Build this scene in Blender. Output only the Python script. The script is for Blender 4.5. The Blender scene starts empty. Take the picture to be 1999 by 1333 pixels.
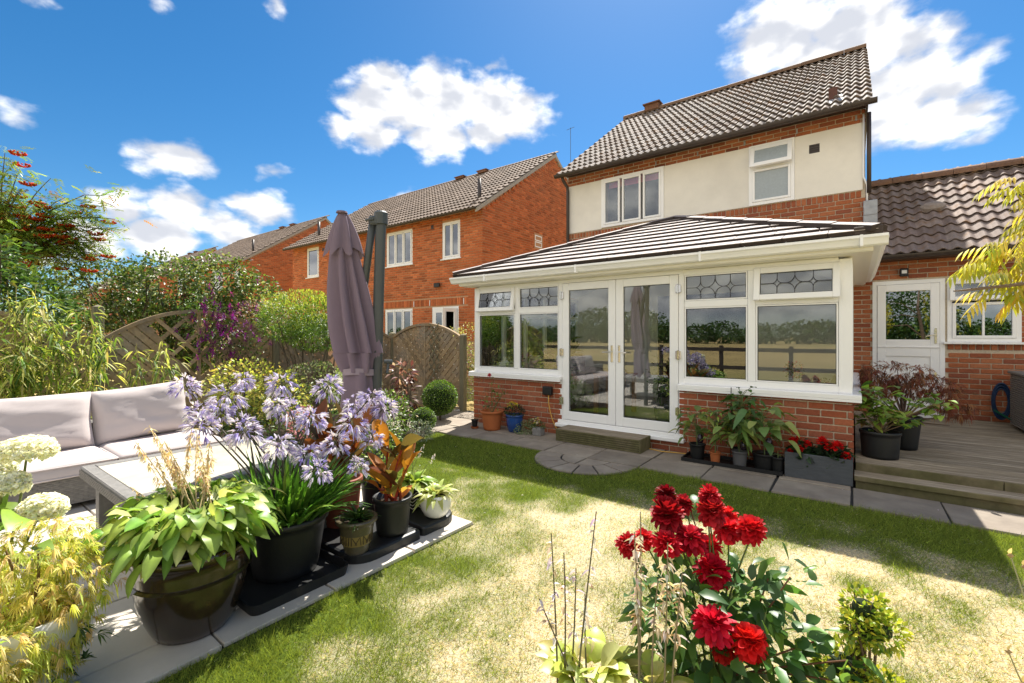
import bpy, math, random
import numpy as np
from mathutils import Vector, Matrix
R=math.radians
random.seed(7); rng=np.random.default_rng(11)
S=bpy.context.scene; COL=S.collection

# ---------------------------------------------------------------- camera
cd=bpy.data.cameras.new('camera'); cam=bpy.data.objects.new('camera',cd); COL.objects.link(cam)
cam.location=(0,0,1.45); cam.rotation_euler=(R(90),0,R(36.7))
cd.sensor_width=36; cd.lens=36*895/1999; cd.shift_y=-11.5/1999; cd.clip_start=.05; cd.clip_end=3000
S.camera=cam
# ---------------------------------------------------------------- light
SUN_EL=R(53.7); SUN_AZ=math.atan2(-.22,.70)          # azimuth measured from +Y towards +X
sl=bpy.data.lights.new('sun','SUN'); sl.energy=3.5; sl.angle=R(.5); sl.color=(1,.95,.86)
so=bpy.data.objects.new('sun',sl); COL.objects.link(so)
sd=Vector((math.sin(SUN_AZ)*math.cos(SUN_EL),math.cos(SUN_AZ)*math.cos(SUN_EL),math.sin(SUN_EL)))
so.rotation_euler=(-sd).to_track_quat('-Z','Y').to_euler(); so.location=(-3,10,20)
S.view_settings.view_transform='Standard'; S.view_settings.look='None'
S.view_settings.exposure=1.66; S.view_settings.gamma=1; S.view_settings.use_curve_mapping=False
S.cycles.max_bounces=8; S.cycles.transparent_max_bounces=24; S.cycles.diffuse_bounces=4
S.cycles.glossy_bounces=3; S.cycles.transmission_bounces=6
try: S.cycles.sample_clamp_indirect=6
except Exception: pass

# ---------------------------------------------------------------- world: sky with cumulus
W=bpy.data.worlds.new('World'); S.world=W; W.use_nodes=True
W.cycles.sampling_method='MANUAL'; W.cycles.sample_map_resolution=256
nt=W.node_tree; nt.nodes.clear()
def nd(t,ty,**k):
    n=t.nodes.new(ty)
    for a,v in k.items(): setattr(n,a,v)
    return n
def math_(t,op,a,b=None,c=None,clamp=False):
    n=nd(t,'ShaderNodeMath',operation=op,use_clamp=clamp)
    for i,v in enumerate((a,b,c)):
        if v is None: continue
        if hasattr(v,'is_output'): t.links.new(v,n.inputs[i])
        else: n.inputs[i].default_value=v
    return n.outputs[0]
# clouds: blobs in (azimuth, 1.6*elevation), their outline broken up by noise
CL=[(-.915,.495,.045),(-.925,.45,.062),(-.86,.455,.075),(-.78,.475,.075),(-.70,.465,.075),(-.62,.445,.06),(-1.0,.405,.035),(-.93,.41,.05),(-.80,.405,.062),(-.70,.42,.055),
(-.10,.515,.08),(-.15,.495,.05),(.0,.50,.075),(.06,.45,.05),(.08,.39,.07),(.125,.37,.035),(.11,.33,.05),(.03,.37,.085),(-.04,.455,.08),(.16,.312,.025),(-.04,.58,.09),
(-1.27,.303,.042),(-1.31,.285,.022),(-1.34,.212,.036),(-1.27,.222,.045),(-1.20,.195,.05),(-1.135,.243,.042),(-1.30,.17,.05),(-1.40,.15,.055),(-1.47,.13,.05),(-1.128,.306,.02),(-.674,.534,.014),(-1.115,.571,.02),(-1.29,.527,.016),(-1.47,.315,.016),(-1.45,.475,.016),(-.86,.28,.03),
(.62,.35,.16),(-2.0,.33,.17)]
def vm(t,op,a,b=None):
    n=nd(t,'ShaderNodeVectorMath',operation=op)
    for i,v in enumerate((a,b)):
        if v is None: continue
        if hasattr(v,'is_output'): t.links.new(v,n.inputs[i])
        else: n.inputs[i].default_value=v
    return n
def noise_(t,vec,scale,detail,rough=.55):
    n=nd(t,'ShaderNodeTexNoise'); n.inputs['Scale'].default_value=scale; n.inputs['Detail'].default_value=detail; n.inputs['Roughness'].default_value=rough; t.links.new(vec,n.inputs['Vector']); return n
tc=nd(nt,'ShaderNodeTexCoord'); sp=nd(nt,'ShaderNodeSeparateXYZ'); nt.links.new(tc.outputs['Generated'],sp.inputs[0])
az=math_(nt,'ARCTAN2',sp.outputs[0],sp.outputs[1]); el=math_(nt,'ARCSINE',sp.outputs[2])
cb=nd(nt,'ShaderNodeCombineXYZ'); nt.links.new(az,cb.inputs[0]); nt.links.new(math_(nt,'MULTIPLY',el,1.6),cb.inputs[1])
n1=noise_(nt,cb.outputs[0],9,2)
pp=vm(nt,'ADD',cb.outputs[0],vm(nt,'MULTIPLY',vm(nt,'SUBTRACT',n1.outputs['Color'],(.5,.5,.5)).outputs[0],(.07,.07,0)).outputs[0]).outputs[0]
acc=None
for a,e,r in CL:
    ds=vm(nt,'DISTANCE',pp,(a,e*1.6,0)).outputs['Value']; g_=min(1.0,r/.045)
    f=math_(nt,'MULTIPLY_ADD',ds,-g_/(r*1.32),g_)
    acc=f if acc is None else math_(nt,'MAXIMUM',acc,f)
# behind the viewer the sky is mostly clouded over, as the window panes show, the cover thickened for fill light
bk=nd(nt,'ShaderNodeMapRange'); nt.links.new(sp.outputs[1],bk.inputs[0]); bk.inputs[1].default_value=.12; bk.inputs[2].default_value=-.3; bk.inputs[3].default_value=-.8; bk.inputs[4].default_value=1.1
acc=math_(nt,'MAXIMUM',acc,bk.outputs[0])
n2=noise_(nt,cb.outputs[0],20,7,.52)
n3=noise_(nt,cb.outputs[0],11,2.5,.5); n4=noise_(nt,vm(nt,'ADD',cb.outputs[0],(.012,.045,0)).outputs[0],11,2.5,.5)
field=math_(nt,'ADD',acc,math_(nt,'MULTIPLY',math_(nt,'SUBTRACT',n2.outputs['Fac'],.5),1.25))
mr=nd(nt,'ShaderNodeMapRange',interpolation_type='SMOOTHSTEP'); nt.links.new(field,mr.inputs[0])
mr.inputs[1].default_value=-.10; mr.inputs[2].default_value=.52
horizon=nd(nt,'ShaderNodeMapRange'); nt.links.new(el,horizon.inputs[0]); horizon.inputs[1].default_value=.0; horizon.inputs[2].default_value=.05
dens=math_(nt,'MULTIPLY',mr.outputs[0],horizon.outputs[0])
lit=nd(nt,'ShaderNodeMapRange',interpolation_type='SMOOTHSTEP'); nt.links.new(math_(nt,'ADD',math_(nt,'SUBTRACT',n3.outputs['Fac'],n4.outputs['Fac']),math_(nt,'MULTIPLY',math_(nt,'SUBTRACT',n2.outputs['Fac'],.5),.45)),lit.inputs[0])
lit.inputs[1].default_value=-.16; lit.inputs[2].default_value=.24
ccol=nd(nt,'ShaderNodeMix',data_type='RGBA'); nt.links.new(lit.outputs[0],ccol.inputs[0])
ccol.inputs[6].default_value=(.235,.245,.27,1); ccol.inputs[7].default_value=(.50,.49,.47,1)
sky=nd(nt,'ShaderNodeTexSky',sky_type='NISHITA'); sky.sun_disc=False; sky.sun_elevation=SUN_EL; sky.sun_rotation=SUN_AZ
sky.air_density=1.0; sky.dust_density=.35; sky.ozone_density=2.5; sky.altitude=100
hsv=nd(nt,'ShaderNodeHueSaturation'); hsv.inputs['Hue'].default_value=.496; hsv.inputs['Saturation'].default_value=1.25; hsv.inputs['Value'].default_value=.40
nt.links.new(vm(nt,'MULTIPLY',sky.outputs[0],(.085,.097,.108)).outputs[0],hsv.inputs['Color']); skm=hsv.outputs[0]
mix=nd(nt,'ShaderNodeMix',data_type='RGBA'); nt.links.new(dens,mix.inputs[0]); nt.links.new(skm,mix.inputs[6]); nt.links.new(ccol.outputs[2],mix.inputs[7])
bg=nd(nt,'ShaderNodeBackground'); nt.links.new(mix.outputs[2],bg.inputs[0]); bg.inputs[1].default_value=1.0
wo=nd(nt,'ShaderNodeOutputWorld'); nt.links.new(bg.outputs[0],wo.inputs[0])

# ---------------------------------------------------------------- helpers: objects
def put(o,parent=None,label=None,cat=None,group=None,kind=None):
    COL.objects.link(o)
    if parent is not None: o.parent=parent
    if label: o['label']=label
    if cat: o['category']=cat
    if group: o['group']=group
    if kind: o['kind']=kind
    return o
def thing(name,label,cat,loc=(0,0,0),rz=0,group=None):
    o=bpy.data.objects.new(name,None); o.empty_display_size=.1
    o.location=loc; o.rotation_euler=(0,0,rz)
    return put(o,None,label,cat,group)
def copy_tree(o,parent=None):
    c=o.copy(); COL.objects.link(c); c.parent=parent
    for ch in list(o.children): copy_tree(ch,c)
    return c

class MB:
    def __init__(s): s.v=[]; s.f=[]; s.c=[]; s.col=(.5,.5,.5)
    def add(s,vs,fs):
        n=len(s.v); s.v+= [tuple(p) for p in vs]; s.c+=[s.col]*len(vs); s.f+=[tuple(i+n for i in f) for f in fs]; return s
    def box(s,x0,x1,y0,y1,z0,z1,M=None,b=0):
        if x1<x0:x0,x1=x1,x0
        if y1<y0:y0,y1=y1,y0
        if z1<z0:z0,z1=z1,z0
        vs=[(x0,y0,z0),(x1,y0,z0),(x1,y1,z0),(x0,y1,z0),(x0,y0,z1),(x1,y0,z1),(x1,y1,z1),(x0,y1,z1)]
        fs=[(3,2,1,0),(4,5,6,7),(0,1,5,4),(1,2,6,5),(2,3,7,6),(3,0,4,7)]
        if b>0:
            b=min(b,(x1-x0)*.45,(y1-y0)*.45,(z1-z0)*.45)
            vs=[];idx={}
            for i,(x,sx) in enumerate(((x0,1),(x1,-1))):
                for j,(y,sy) in enumerate(((y0,1),(y1,-1))):
                    for k,(z,sz) in enumerate(((z0,1),(z1,-1))):
                        for a,p in enumerate(((x,y+sy*b,z+sz*b),(x+sx*b,y,z+sz*b),(x+sx*b,y+sy*b,z))):
                            idx[i,j,k,a]=len(vs); vs.append(p)
            fs=[]
            for i in (0,1):
                q=[idx[i,0,0,0],idx[i,1,0,0],idx[i,1,1,0],idx[i,0,1,0]]; fs.append(q if i else q[::-1])
                q=[idx[0,i,0,1],idx[1,i,0,1],idx[1,i,1,1],idx[0,i,1,1]]; fs.append(q[::-1] if i else q)
                q=[idx[0,0,i,2],idx[1,0,i,2],idx[1,1,i,2],idx[0,1,i,2]]; fs.append(q if i else q[::-1])
            for j in (0,1):
                for k in (0,1):
                    q=[idx[0,j,k,1],idx[1,j,k,1],idx[1,j,k,2],idx[0,j,k,2]]; fs.append(q if (j==0)!=(k==0) else q[::-1])
                    q=[idx[j,0,k,0],idx[j,1,k,0],idx[j,1,k,2],idx[j,0,k,2]]; fs.append(q if (j==1)!=(k==0) else q[::-1])
                    q=[idx[j,k,0,0],idx[j,k,1,0],idx[j,k,1,1],idx[j,k,0,1]]; fs.append(q if (j==0)!=(k==0) else q[::-1])
            for i in (0,1):
                for j in (0,1):
                    for k in (0,1):
                        q=[idx[i,j,k,0],idx[i,j,k,1],idx[i,j,k,2]]; fs.append(q if (i+j+k)%2 else q[::-1])
        if M is not None: vs=[M@Vector(p) for p in vs]
        return s.add(vs,fs)
    def tube(s,pts,rad,n=8,cap=True):
        pts=[Vector(p) for p in pts]; m=len(pts)
        if not hasattr(rad,'__len__'): rad=[rad]*m
        vs=[];fs=[];u=None
        for i,p in enumerate(pts):
            t=(pts[min(i+1,m-1)]-pts[max(i-1,0)]).normalized()
            if u is None: u=t.orthogonal().normalized()
            u=(u-t*u.dot(t)); u=u.normalized() if u.length>1e-6 else t.orthogonal().normalized()
            w=t.cross(u)
            for k in range(n):
                a=2*math.pi*k/n; vs.append(p+(u*math.cos(a)+w*math.sin(a))*rad[i])
        for i in range(m-1):
            for k in range(n):
                k2=(k+1)%n; fs.append((i*n+k,i*n+k2,(i+1)*n+k2,(i+1)*n+k))
        if cap: fs.append(tuple(range(n-1,-1,-1))); fs.append(tuple((m-1)*n+k for k in range(n)))
        return s.add(vs,fs)
    def lathe(s,prof,n=28,cx=0,cy=0,sx=1,sy=1,z=0):
        vs=[];fs=[];m=len(prof)
        for r,h in prof:
            for k in range(n):
                a=2*math.pi*k/n; vs.append((cx+r*sx*math.cos(a),cy+r*sy*math.sin(a),z+h))
        for i in range(m-1):
            for k in range(n):
                k2=(k+1)%n; fs.append((i*n+k,i*n+k2,(i+1)*n+k2,(i+1)*n+k))
        fs.append(tuple(range(n-1,-1,-1))); fs.append(tuple((m-1)*n+k for k in range(n)))
        return s.add(vs,fs)
    def prism(s,poly,z0,z1):
        n=len(poly); vs=[(x,y,z0) for x,y in poly]+[(x,y,z1) for x,y in poly]
        fs=[tuple(range(n-1,-1,-1)),tuple(range(n,2*n))]+[(i,(i+1)%n,n+(i+1)%n,n+i) for i in range(n)]
        return s.add(vs,fs)
    def extr(s,prof,p0,p1,flip=False):
        """profile of (out,up) extruded from p0 to p1; out = right-hand side of travel"""
        p0=Vector(p0);p1=Vector(p1);t=(p1-p0).normalized();o=Vector((t.y,-t.x,0)).normalized();n=len(prof)
        up=Vector((0,0,1))
        vs=[p0+o*a+up*b for a,b in prof]+[p1+o*a+up*b for a,b in prof]
        fs=[(i,(i+1)%n,n+(i+1)%n,n+i) for i in range(n)]+[tuple(range(n-1,-1,-1)),tuple(range(n,2*n))]
        return s.add(vs,fs)
    def mesh(s,name,mat,smooth=False):
        me=bpy.data.meshes.new(name); me.from_pydata([tuple(p) for p in s.v],[],s.f)
        at=me.color_attributes.new('Col','FLOAT_COLOR','POINT')
        a=np.ones((len(s.v),4),'f'); a[:,:3]=np.array(s.c,'f'); at.data.foreach_set('color',a.ravel())
        if mat: me.materials.append(mat)
        if smooth: me.shade_smooth()
        me.update(); return me
    def build(s,name,mat,parent=None,label=None,cat=None,group=None,kind=None,smooth=False,loc=None,fix=True):
        me=s.mesh(name,mat,smooth)
        if fix:
            import bmesh
            bm=bmesh.new(); bm.from_mesh(me); bmesh.ops.recalc_face_normals(bm,faces=bm.faces); bm.to_mesh(me); bm.free()
            if smooth: me.shade_smooth()
        o=bpy.data.objects.new(name,me)
        if loc is not None: o.location=loc
        return put(o,parent,label,cat,group,kind)

def npmesh(name,V,Fq,C,mat,smooth=False):
    """V (n,3); Fq (m,k) constant-k faces; C (n,3)"""
    me=bpy.data.meshes.new(name); V=np.ascontiguousarray(V,'f'); Fq=np.ascontiguousarray(Fq,'i'); m,k=Fq.shape
    me.vertices.add(len(V)); me.vertices.foreach_set('co',V.ravel())
    me.loops.add(m*k); me.loops.foreach_set('vertex_index',Fq.ravel())
    me.polygons.add(m); me.polygons.foreach_set('loop_start',np.arange(0,m*k,k,dtype='i'))
    try: me.polygons.foreach_set('loop_total',np.full(m,k,'i'))
    except Exception: pass
    me.update(calc_edges=True)
    at=me.color_attributes.new('Col','FLOAT_COLOR','POINT')
    a=np.ones((len(V),4),'f'); a[:,:3]=C; at.data.foreach_set('color',a.ravel())
    me.materials.append(mat)
    if smooth: me.shade_smooth()
    return me
def nobj(name,V,F,C,mat,parent=None,label=None,cat=None,group=None,kind=None,smooth=False):
    return put(bpy.data.objects.new(name,npmesh(name,V,F,C,mat,smooth)),parent,label,cat,group,kind)
def unit(a): return a/np.maximum(np.linalg.norm(a,axis=-1,keepdims=True),1e-9)
def jit(c,n,a=.25,hue=.0):
    """n colours around c, lightness jitter a, small hue jitter"""
    c=np.asarray(c,float)
    if c.ndim==1: c=np.repeat(c[None],n,0)
    k=np.exp(rng.normal(0,a,(n,1))); return np.clip(c*k*np.exp(rng.normal(0,hue+1e-6,(n,3))),.002,.95)
def mixcol(a,b,t): t=np.asarray(t)[:,None]; return np.asarray(a)[None]*(1-t)+np.asarray(b)[None]*t
PROF={'lance':lambda t:np.sin(np.pi*np.clip(t,0,1)**.75)**.8,'ovate':lambda t:np.sin(np.pi*np.clip(t,0,1)**.62)**.75,
 'strap':lambda t:np.minimum(1,(1-t)*2.2+.03)*np.minimum(1,t*3+.6),'petal':lambda t:np.sin(np.pi*np.clip(t*.86+.06,0,1)**1.3)**.7,
 'hosta':lambda t:np.where(t<.42,np.sin(np.pi/2*np.clip(t/.42,0,1))**.6,np.cos(np.pi/2*np.clip((t-.42)/.58,0,1))**.72),'canna':lambda t:np.where(t<.45,(.25+.75*np.sin(np.pi/2*np.clip(t/.45,0,1))),np.cos(np.pi/2*np.clip((t-.45)/.55,0,1))**.85),
 'blade':lambda t:1-t*.97,'wide':lambda t:np.sin(np.pi*np.clip(t*.93+.05,0,1))**.55}
def ribbons(P,D,L,Wd,droop=.3,nseg=3,prof='lance',fold=.12,C=(.1,.2,.03),wave=0,roll=None,tipc=None,midc=None):
    """curved leaf ribbons with a folded mid rib; returns V,F,C"""
    P=np.atleast_2d(P).astype(float); M=len(P); D=unit(np.atleast_2d(D).astype(float))
    if len(D)==1: D=np.repeat(D,M,0)
    L=np.broadcast_to(np.asarray(L,float),(M,)); Wd=np.broadcast_to(np.asarray(Wd,float),(M,)); droop=np.broadcast_to(np.asarray(droop,float),(M,))
    t=np.linspace(0,1,nseg+1); pr=PROF[prof](t); pr=np.maximum(pr,.02)
    side=np.cross(D,np.array([0,0,1.])); bad=np.linalg.norm(side,axis=1)<.08
    if bad.any():
        a=rng.uniform(0,6.28,bad.sum()); side[bad]=np.stack([np.cos(a),np.sin(a),0*a],1)
    side=unit(side)
    if roll is not None:
        r=rng.normal(0,roll,M)[:,None]; nn=unit(np.cross(side,D)); side=side*np.cos(r)+nn*np.sin(r)
    nrm=unit(np.cross(side,D))
    cen=P[:,None]+D[:,None]*(L[:,None,None]*t[None,:,None]); cen=cen.copy(); cen[:,:,2]-=(droop*L)[:,None]*(t**2)[None]
    if wave: cen=cen+nrm[:,None]*(np.sin(t*9+rng.uniform(0,6,(M,1)))*wave*L[:,None])[:,:,None]
    off=side[:,None]*(Wd[:,None]*pr[None]*.5)[:,:,None]; up=nrm[:,None]*(Wd[:,None]*pr[None]*fold)[:,:,None]
    V=np.stack([cen-off+up,cen,cen+off+up],2).reshape(-1,3)
    n=nseg+1; base=(np.arange(M)*n*3)[:,None,None]
    i=np.arange(nseg)[:,None]*3
    q=np.concatenate([np.stack([i[:,0],i[:,0]+1,i[:,0]+4,i[:,0]+3],1),np.stack([i[:,0]+1,i[:,0]+2,i[:,0]+5,i[:,0]+4],1)],0)
    F=(base+q[None]).reshape(-1,4)
    C=np.asarray(C,float); C=np.repeat(C[None],M,0) if C.ndim==1 else C
    CC=np.repeat(C[:,None],n*3,1)
    if midc is not None:
        CC[:,1::3]=np.clip(CC[:,1::3]*midc,0,.8)
    if tipc is not None:
        tt=np.repeat(t,3)[None,:,None]; CC=CC*(1-tt)+np.asarray(tipc)[None,None]*tt
    return V,F,CC.reshape(-1,3)
def cat(*L):
    V=[];F=[];C=[];n=0
    for v,f,c in L: V.append(v);F.append(f+n);C.append(c);n+=len(v)
    return np.concatenate(V),np.concatenate(F),np.concatenate(C)
def tubes(paths,rads,n=5,C=(.1,.1,.05)):
    """list of (k,3) polylines -> quads"""
    V=[];F=[];b=0
    for pts,r in zip(paths,rads):
        pts=np.asarray(pts,float); k=len(pts); r=np.broadcast_to(np.asarray(r,float),(k,))
        T=unit(np.gradient(pts,axis=0)); ref=np.array([0,0,1.]) if abs(T[:,2]).mean()<.8 else np.array([1.,0,0])
        u=unit(np.cross(T,ref)); w=np.cross(T,u); a=np.arange(n)*2*np.pi/n
        ring=pts[:,None]+(u[:,None]*np.cos(a)[None,:,None]+w[:,None]*np.sin(a)[None,:,None])*r[:,None,None]
        V.append(ring.reshape(-1,3)); i=np.arange(k-1)[:,None]*n; j=np.arange(n)[None]; j2=(j+1)%n
        F.append(np.stack([i+j,i+j2,i+n+j2,i+n+j],-1).reshape(-1,4)+b); b+=k*n
    V=np.concatenate(V); return V,np.concatenate(F),np.repeat(np.asarray(C,float)[None],len(V),0)
def sph(n):
    return unit(rng.normal(size=(n,3)))
def fib(n):
    i=np.arange(n)+.5; ph=np.arccos(1-2*i/n); th=np.pi*(1+5**.5)*i
    return np.stack([np.cos(th)*np.sin(ph),np.sin(th)*np.sin(ph),np.cos(ph)],1)
_N=rng.random((64,64))
def vnoise(x,y):
    x=np.asarray(x,float);y=np.asarray(y,float);xi=np.floor(x).astype(int);yi=np.floor(y).astype(int);fx=x-xi;fy=y-yi
    fx=fx*fx*(3-2*fx);fy=fy*fy*(3-2*fy);g=lambda a,b:_N[a%64,b%64]
    return (g(xi,yi)*(1-fx)+g(xi+1,yi)*fx)*(1-fy)+(g(xi,yi+1)*(1-fx)+g(xi+1,yi+1)*fx)*fy
def fbm(x,y,o=4):
    s=0;a=.5
    for k in range(o): s=s+a*vnoise(x*2**k+k*7.3,y*2**k+k*3.1); a*=.5
    return s/(1-.5**o)

# ---------------------------------------------------------------- helpers: materials
MATS={}
def mat(name,color=(.5,.5,.5),attr=False,rough=.6,noise=(0,0),bump=(0,0),spec=.4,metal=0,transl=0,second=None,nscale2=None,coat=0,stretch=(1,1,1),rnd=0,subs=0):
    m=bpy.data.materials.new(name); m.use_nodes=True; t=m.node_tree; p=t.nodes['Principled BSDF']; o=t.nodes['Material Output']
    geo=nd(t,'ShaderNodeNewGeometry'); pos=geo.outputs['Position']
    if stretch!=(1,1,1): pos=vm(t,'MULTIPLY',pos,stretch).outputs[0]
    if attr:
        a=nd(t,'ShaderNodeVertexColor',layer_name='Col'); c=a.outputs[0]
    else:
        a=nd(t,'ShaderNodeRGB'); a.outputs[0].default_value=(*color,1); c=a.outputs[0]
    def mx(fac,A,B,bt='MIX'):
        x=nd(t,'ShaderNodeMix',data_type='RGBA',blend_type=bt)
        if hasattr(fac,'is_output'): t.links.new(fac,x.inputs[0])
        else: x.inputs[0].default_value=fac
        for i,v in ((6,A),(7,B)):
            if hasattr(v,'is_output'): t.links.new(v,x.inputs[i])
            else: x.inputs[i].default_value=(*v,1)
        return x.outputs[2]
    if second:   # a second colour in patches: (colour, scale, lo, hi)
        n=nd(t,'ShaderNodeTexNoise'); n.inputs['Scale'].default_value=second[1]; n.inputs['Detail'].default_value=6; t.links.new(pos,n.inputs['Vector'])
        r=nd(t,'ShaderNodeMapRange'); t.links.new(n.outputs['Fac'],r.inputs[0]); r.inputs[1].default_value=second[2]; r.inputs[2].default_value=second[3]
        c=mx(r.outputs[0],c,second[0])
    if noise[1]:
        n=nd(t,'ShaderNodeTexNoise'); n.inputs['Scale'].default_value=noise[0]; n.inputs['Detail'].default_value=5; n.inputs['Roughness'].default_value=.65; t.links.new(pos,n.inputs['Vector'])
        r=nd(t,'ShaderNodeMapRange'); t.links.new(n.outputs['Fac'],r.inputs[0]); r.inputs[1].default_value=.25; r.inputs[2].default_value=.75; r.inputs[3].default_value=1-noise[1]; r.inputs[4].default_value=1+noise[1]
        c2=vm(t,'SCALE',c); t.links.new(r.outputs[0],c2.inputs['Scale']); c=c2.outputs[0]
    if rnd:
        oi=nd(t,'ShaderNodeObjectInfo'); r=nd(t,'ShaderNodeMapRange'); t.links.new(oi.outputs['Random'],r.inputs[0]); r.inputs[3].default_value=1-rnd; r.inputs[4].default_value=1+rnd
        c2=vm(t,'SCALE',c); t.links.new(r.outputs[0],c2.inputs['Scale']); c=c2.outputs[0]
    t.links.new(c,p.inputs['Base Color']); p.inputs['Roughness'].default_value=rough; p.inputs['Metallic'].default_value=metal
    p.inputs['Specular IOR Level'].default_value=spec
    if coat: p.inputs['Coat Weight'].default_value=coat; p.inputs['Coat Roughness'].default_value=.08
    if bump[1]:
        n=nd(t,'ShaderNodeTexNoise'); n.inputs['Scale'].default_value=bump[0]; n.inputs['Detail'].default_value=4; t.links.new(pos,n.inputs['Vector'])
        b=nd(t,'ShaderNodeBump'); b.inputs['Strength'].default_value=bump[1]; b.inputs['Distance'].default_value=.01 if len(bump)<3 else bump[2]; t.links.new(n.outputs['Fac'],b.inputs['Height']); t.links.new(b.outputs[0],p.inputs['Normal'])
    if transl:
        tr=nd(t,'ShaderNodeBsdfTranslucent'); cc=vm(t,'MULTIPLY',c,(1.5,1.45,.9)); t.links.new(cc.outputs[0],tr.inputs[0])
        ms=nd(t,'ShaderNodeMixShader'); ms.inputs[0].default_value=transl; t.links.new(p.outputs[0],ms.inputs[1]); t.links.new(tr.outputs[0],ms.inputs[2]); t.links.new(ms.outputs[0],o.inputs[0])
    MATS[name]=m; return m
def glassmat(name,tint=(.9,.94,.93),refl=.1,k=1.6,rough=0.0):
    m=bpy.data.materials.new(name); m.use_nodes=True; t=m.node_tree; t.nodes.clear(); o=nd(t,'ShaderNodeOutputMaterial')
    tr=nd(t,'ShaderNodeBsdfTransparent'); tr.inputs[0].default_value=(*tint,1); gl=nd(t,'ShaderNodeBsdfGlossy'); gl.inputs['Roughness'].default_value=rough; gl.inputs[0].default_value=(.95,.97,1,1)
    fr=nd(t,'ShaderNodeFresnel'); fr.inputs[0].default_value=1.5
    n=nd(t,'ShaderNodeTexNoise'); n.inputs['Scale'].default_value=1.3; b=nd(t,'ShaderNodeBump'); b.inputs['Strength'].default_value=.02; b.inputs['Distance'].default_value=.02
    geo=nd(t,'ShaderNodeNewGeometry'); t.links.new(geo.outputs['Position'],n.inputs['Vector']); t.links.new(n.outputs['Fac'],b.inputs['Height']); t.links.new(b.outputs[0],gl.inputs['Normal'])
    f=math_(t,'MULTIPLY_ADD',fr.outputs[0],k,refl,clamp=True)
    ms=nd(t,'ShaderNodeMixShader'); t.links.new(f,ms.inputs[0]); t.links.new(tr.outputs[0],ms.inputs[1]); t.links.new(gl.outputs[0],ms.inputs[2]); t.links.new(ms.outputs[0],o.inputs[0])
    return m
M_brick=mat('brick',attr=True,rough=.85,noise=(45,.28),bump=(140,.35,.004),spec=.2,second=((.30,.14,.08),1.6,.62,.95))
M_mortar=mat('mortar',(.56,.47,.35),rough=.95,noise=(40,.2),bump=(120,.4,.004),spec=.1)
M_tile=mat('roof_tile',attr=True,rough=.8,noise=(28,.28),bump=(90,.4,.004),spec=.25,second=((.20,.115,.06),7,.56,.72),rnd=.14)
M_tilefar=mat('roof_tile_weathered',attr=True,rough=.85,noise=(20,.25),spec=.2,rnd=.12)
M_ctile=mat('slate_effect_tile',attr=True,rough=.75,noise=(45,.2),bump=(150,.5,.004),spec=.3,rnd=.1)
M_upvc=mat('white_upvc',(.89,.885,.875),rough=.3,noise=(3,.025),spec=.5)
M_cream=mat('cream_upvc',(.83,.80,.72),rough=.35,spec=.5,noise=(2,.03))
M_brownpl=mat('brown_plastic',(.045,.032,.026),rough=.45,spec=.5,noise=(6,.2))
M_render=mat('cream_render',(.81,.775,.70),rough=.9,noise=(3.5,.05),bump=(70,.25,.004),spec=.15,second=((.70,.665,.60),.9,.5,.75))
M_glass=glassmat('window_glass',(.95,.97,.96),.045,1.15)
M_glassfar=glassmat('window_glass_dark',(.35,.42,.42),.16,1.5)
M_frost=mat('net_curtain',(.62,.66,.68),rough=.7,noise=(14,.12),stretch=(6,6,.5))
M_dark=mat('interior_shade',(.018,.018,.018),rough=.9)  # near-black colour standing in for the shade inside rooms and hollows
M_lead=mat('lead_strip',(.05,.05,.055),rough=.4,metal=.5)
M_leadfl=mat('lead_flashing',(.34,.35,.37),rough=.55,metal=.2,noise=(8,.25),bump=(20,.3))
M_chrome=mat('chrome',(.62,.60,.56),rough=.18,metal=1)
M_dslab=mat('path_slab',(.245,.205,.165),rough=.85,noise=(6,.16),bump=(26,.35,.006),spec=.25,rnd=.16,second=((.32,.275,.22),2.6,.45,.7))
M_joint=mat('path_joint',(.035,.035,.036),rough=.95,noise=(50,.3))
M_pslab=mat('patio_slab',(.53,.48,.41),rough=.8,noise=(5,.1),bump=(22,.3,.005),spec=.3,rnd=.09,second=((.45,.41,.36),2.2,.5,.75))
M_soil=mat('soil',(.035,.025,.018),rough=1,noise=(40,.5),bump=(45,1,.02),spec=.1)
M_deck=mat('deck_board',(.215,.175,.125),rough=.85,noise=(9,.42),bump=(14,.5,.006),spec=.2,rnd=.18,stretch=(.55,9,9),second=((.38,.32,.25),3,.52,.7))
M_deckside=mat('mossy_timber',(.115,.105,.05),rough=.9,noise=(10,.3),bump=(20,.4,.006),spec=.15,second=((.17,.14,.085),2.2,.48,.65))
M_fence=mat('fence_timber',(.33,.235,.135),rough=.85,noise=(14,.28),bump=(30,.3,.004),spec=.2,rnd=.2,second=((.27,.22,.165),2.5,.45,.68))
M_post=mat('post_timber',(.19,.17,.11),rough=.9,noise=(10,.3),bump=(25,.4,.005),spec=.15,stretch=(6,6,.6))
M_blackpl=mat('black_plastic',(.011,.0115,.012),rough=.48,spec=.45,noise=(12,.25),bump=(60,.08))
M_terra=mat('terracotta',(.42,.125,.04),rough=.7,noise=(10,.12),spec=.3)
M_bluegl=mat('blue_glaze',(.012,.06,.24),rough=.2,spec=.6,noise=(6,.35),coat=.4)
M_browngl=mat('brown_glaze',(.028,.017,.010),rough=.18,spec=.6,noise=(5,.6),coat=.5,second=((.09,.045,.012),4,.55,.75))
M_olivegl=mat('olive_glaze',(.075,.062,.035),rough=.35,spec=.5,noise=(9,.3),coat=.2)
M_whitecer=mat('white_ceramic',(.74,.73,.70),rough=.25,spec=.5,noise=(4,.04),coat=.3)
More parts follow.
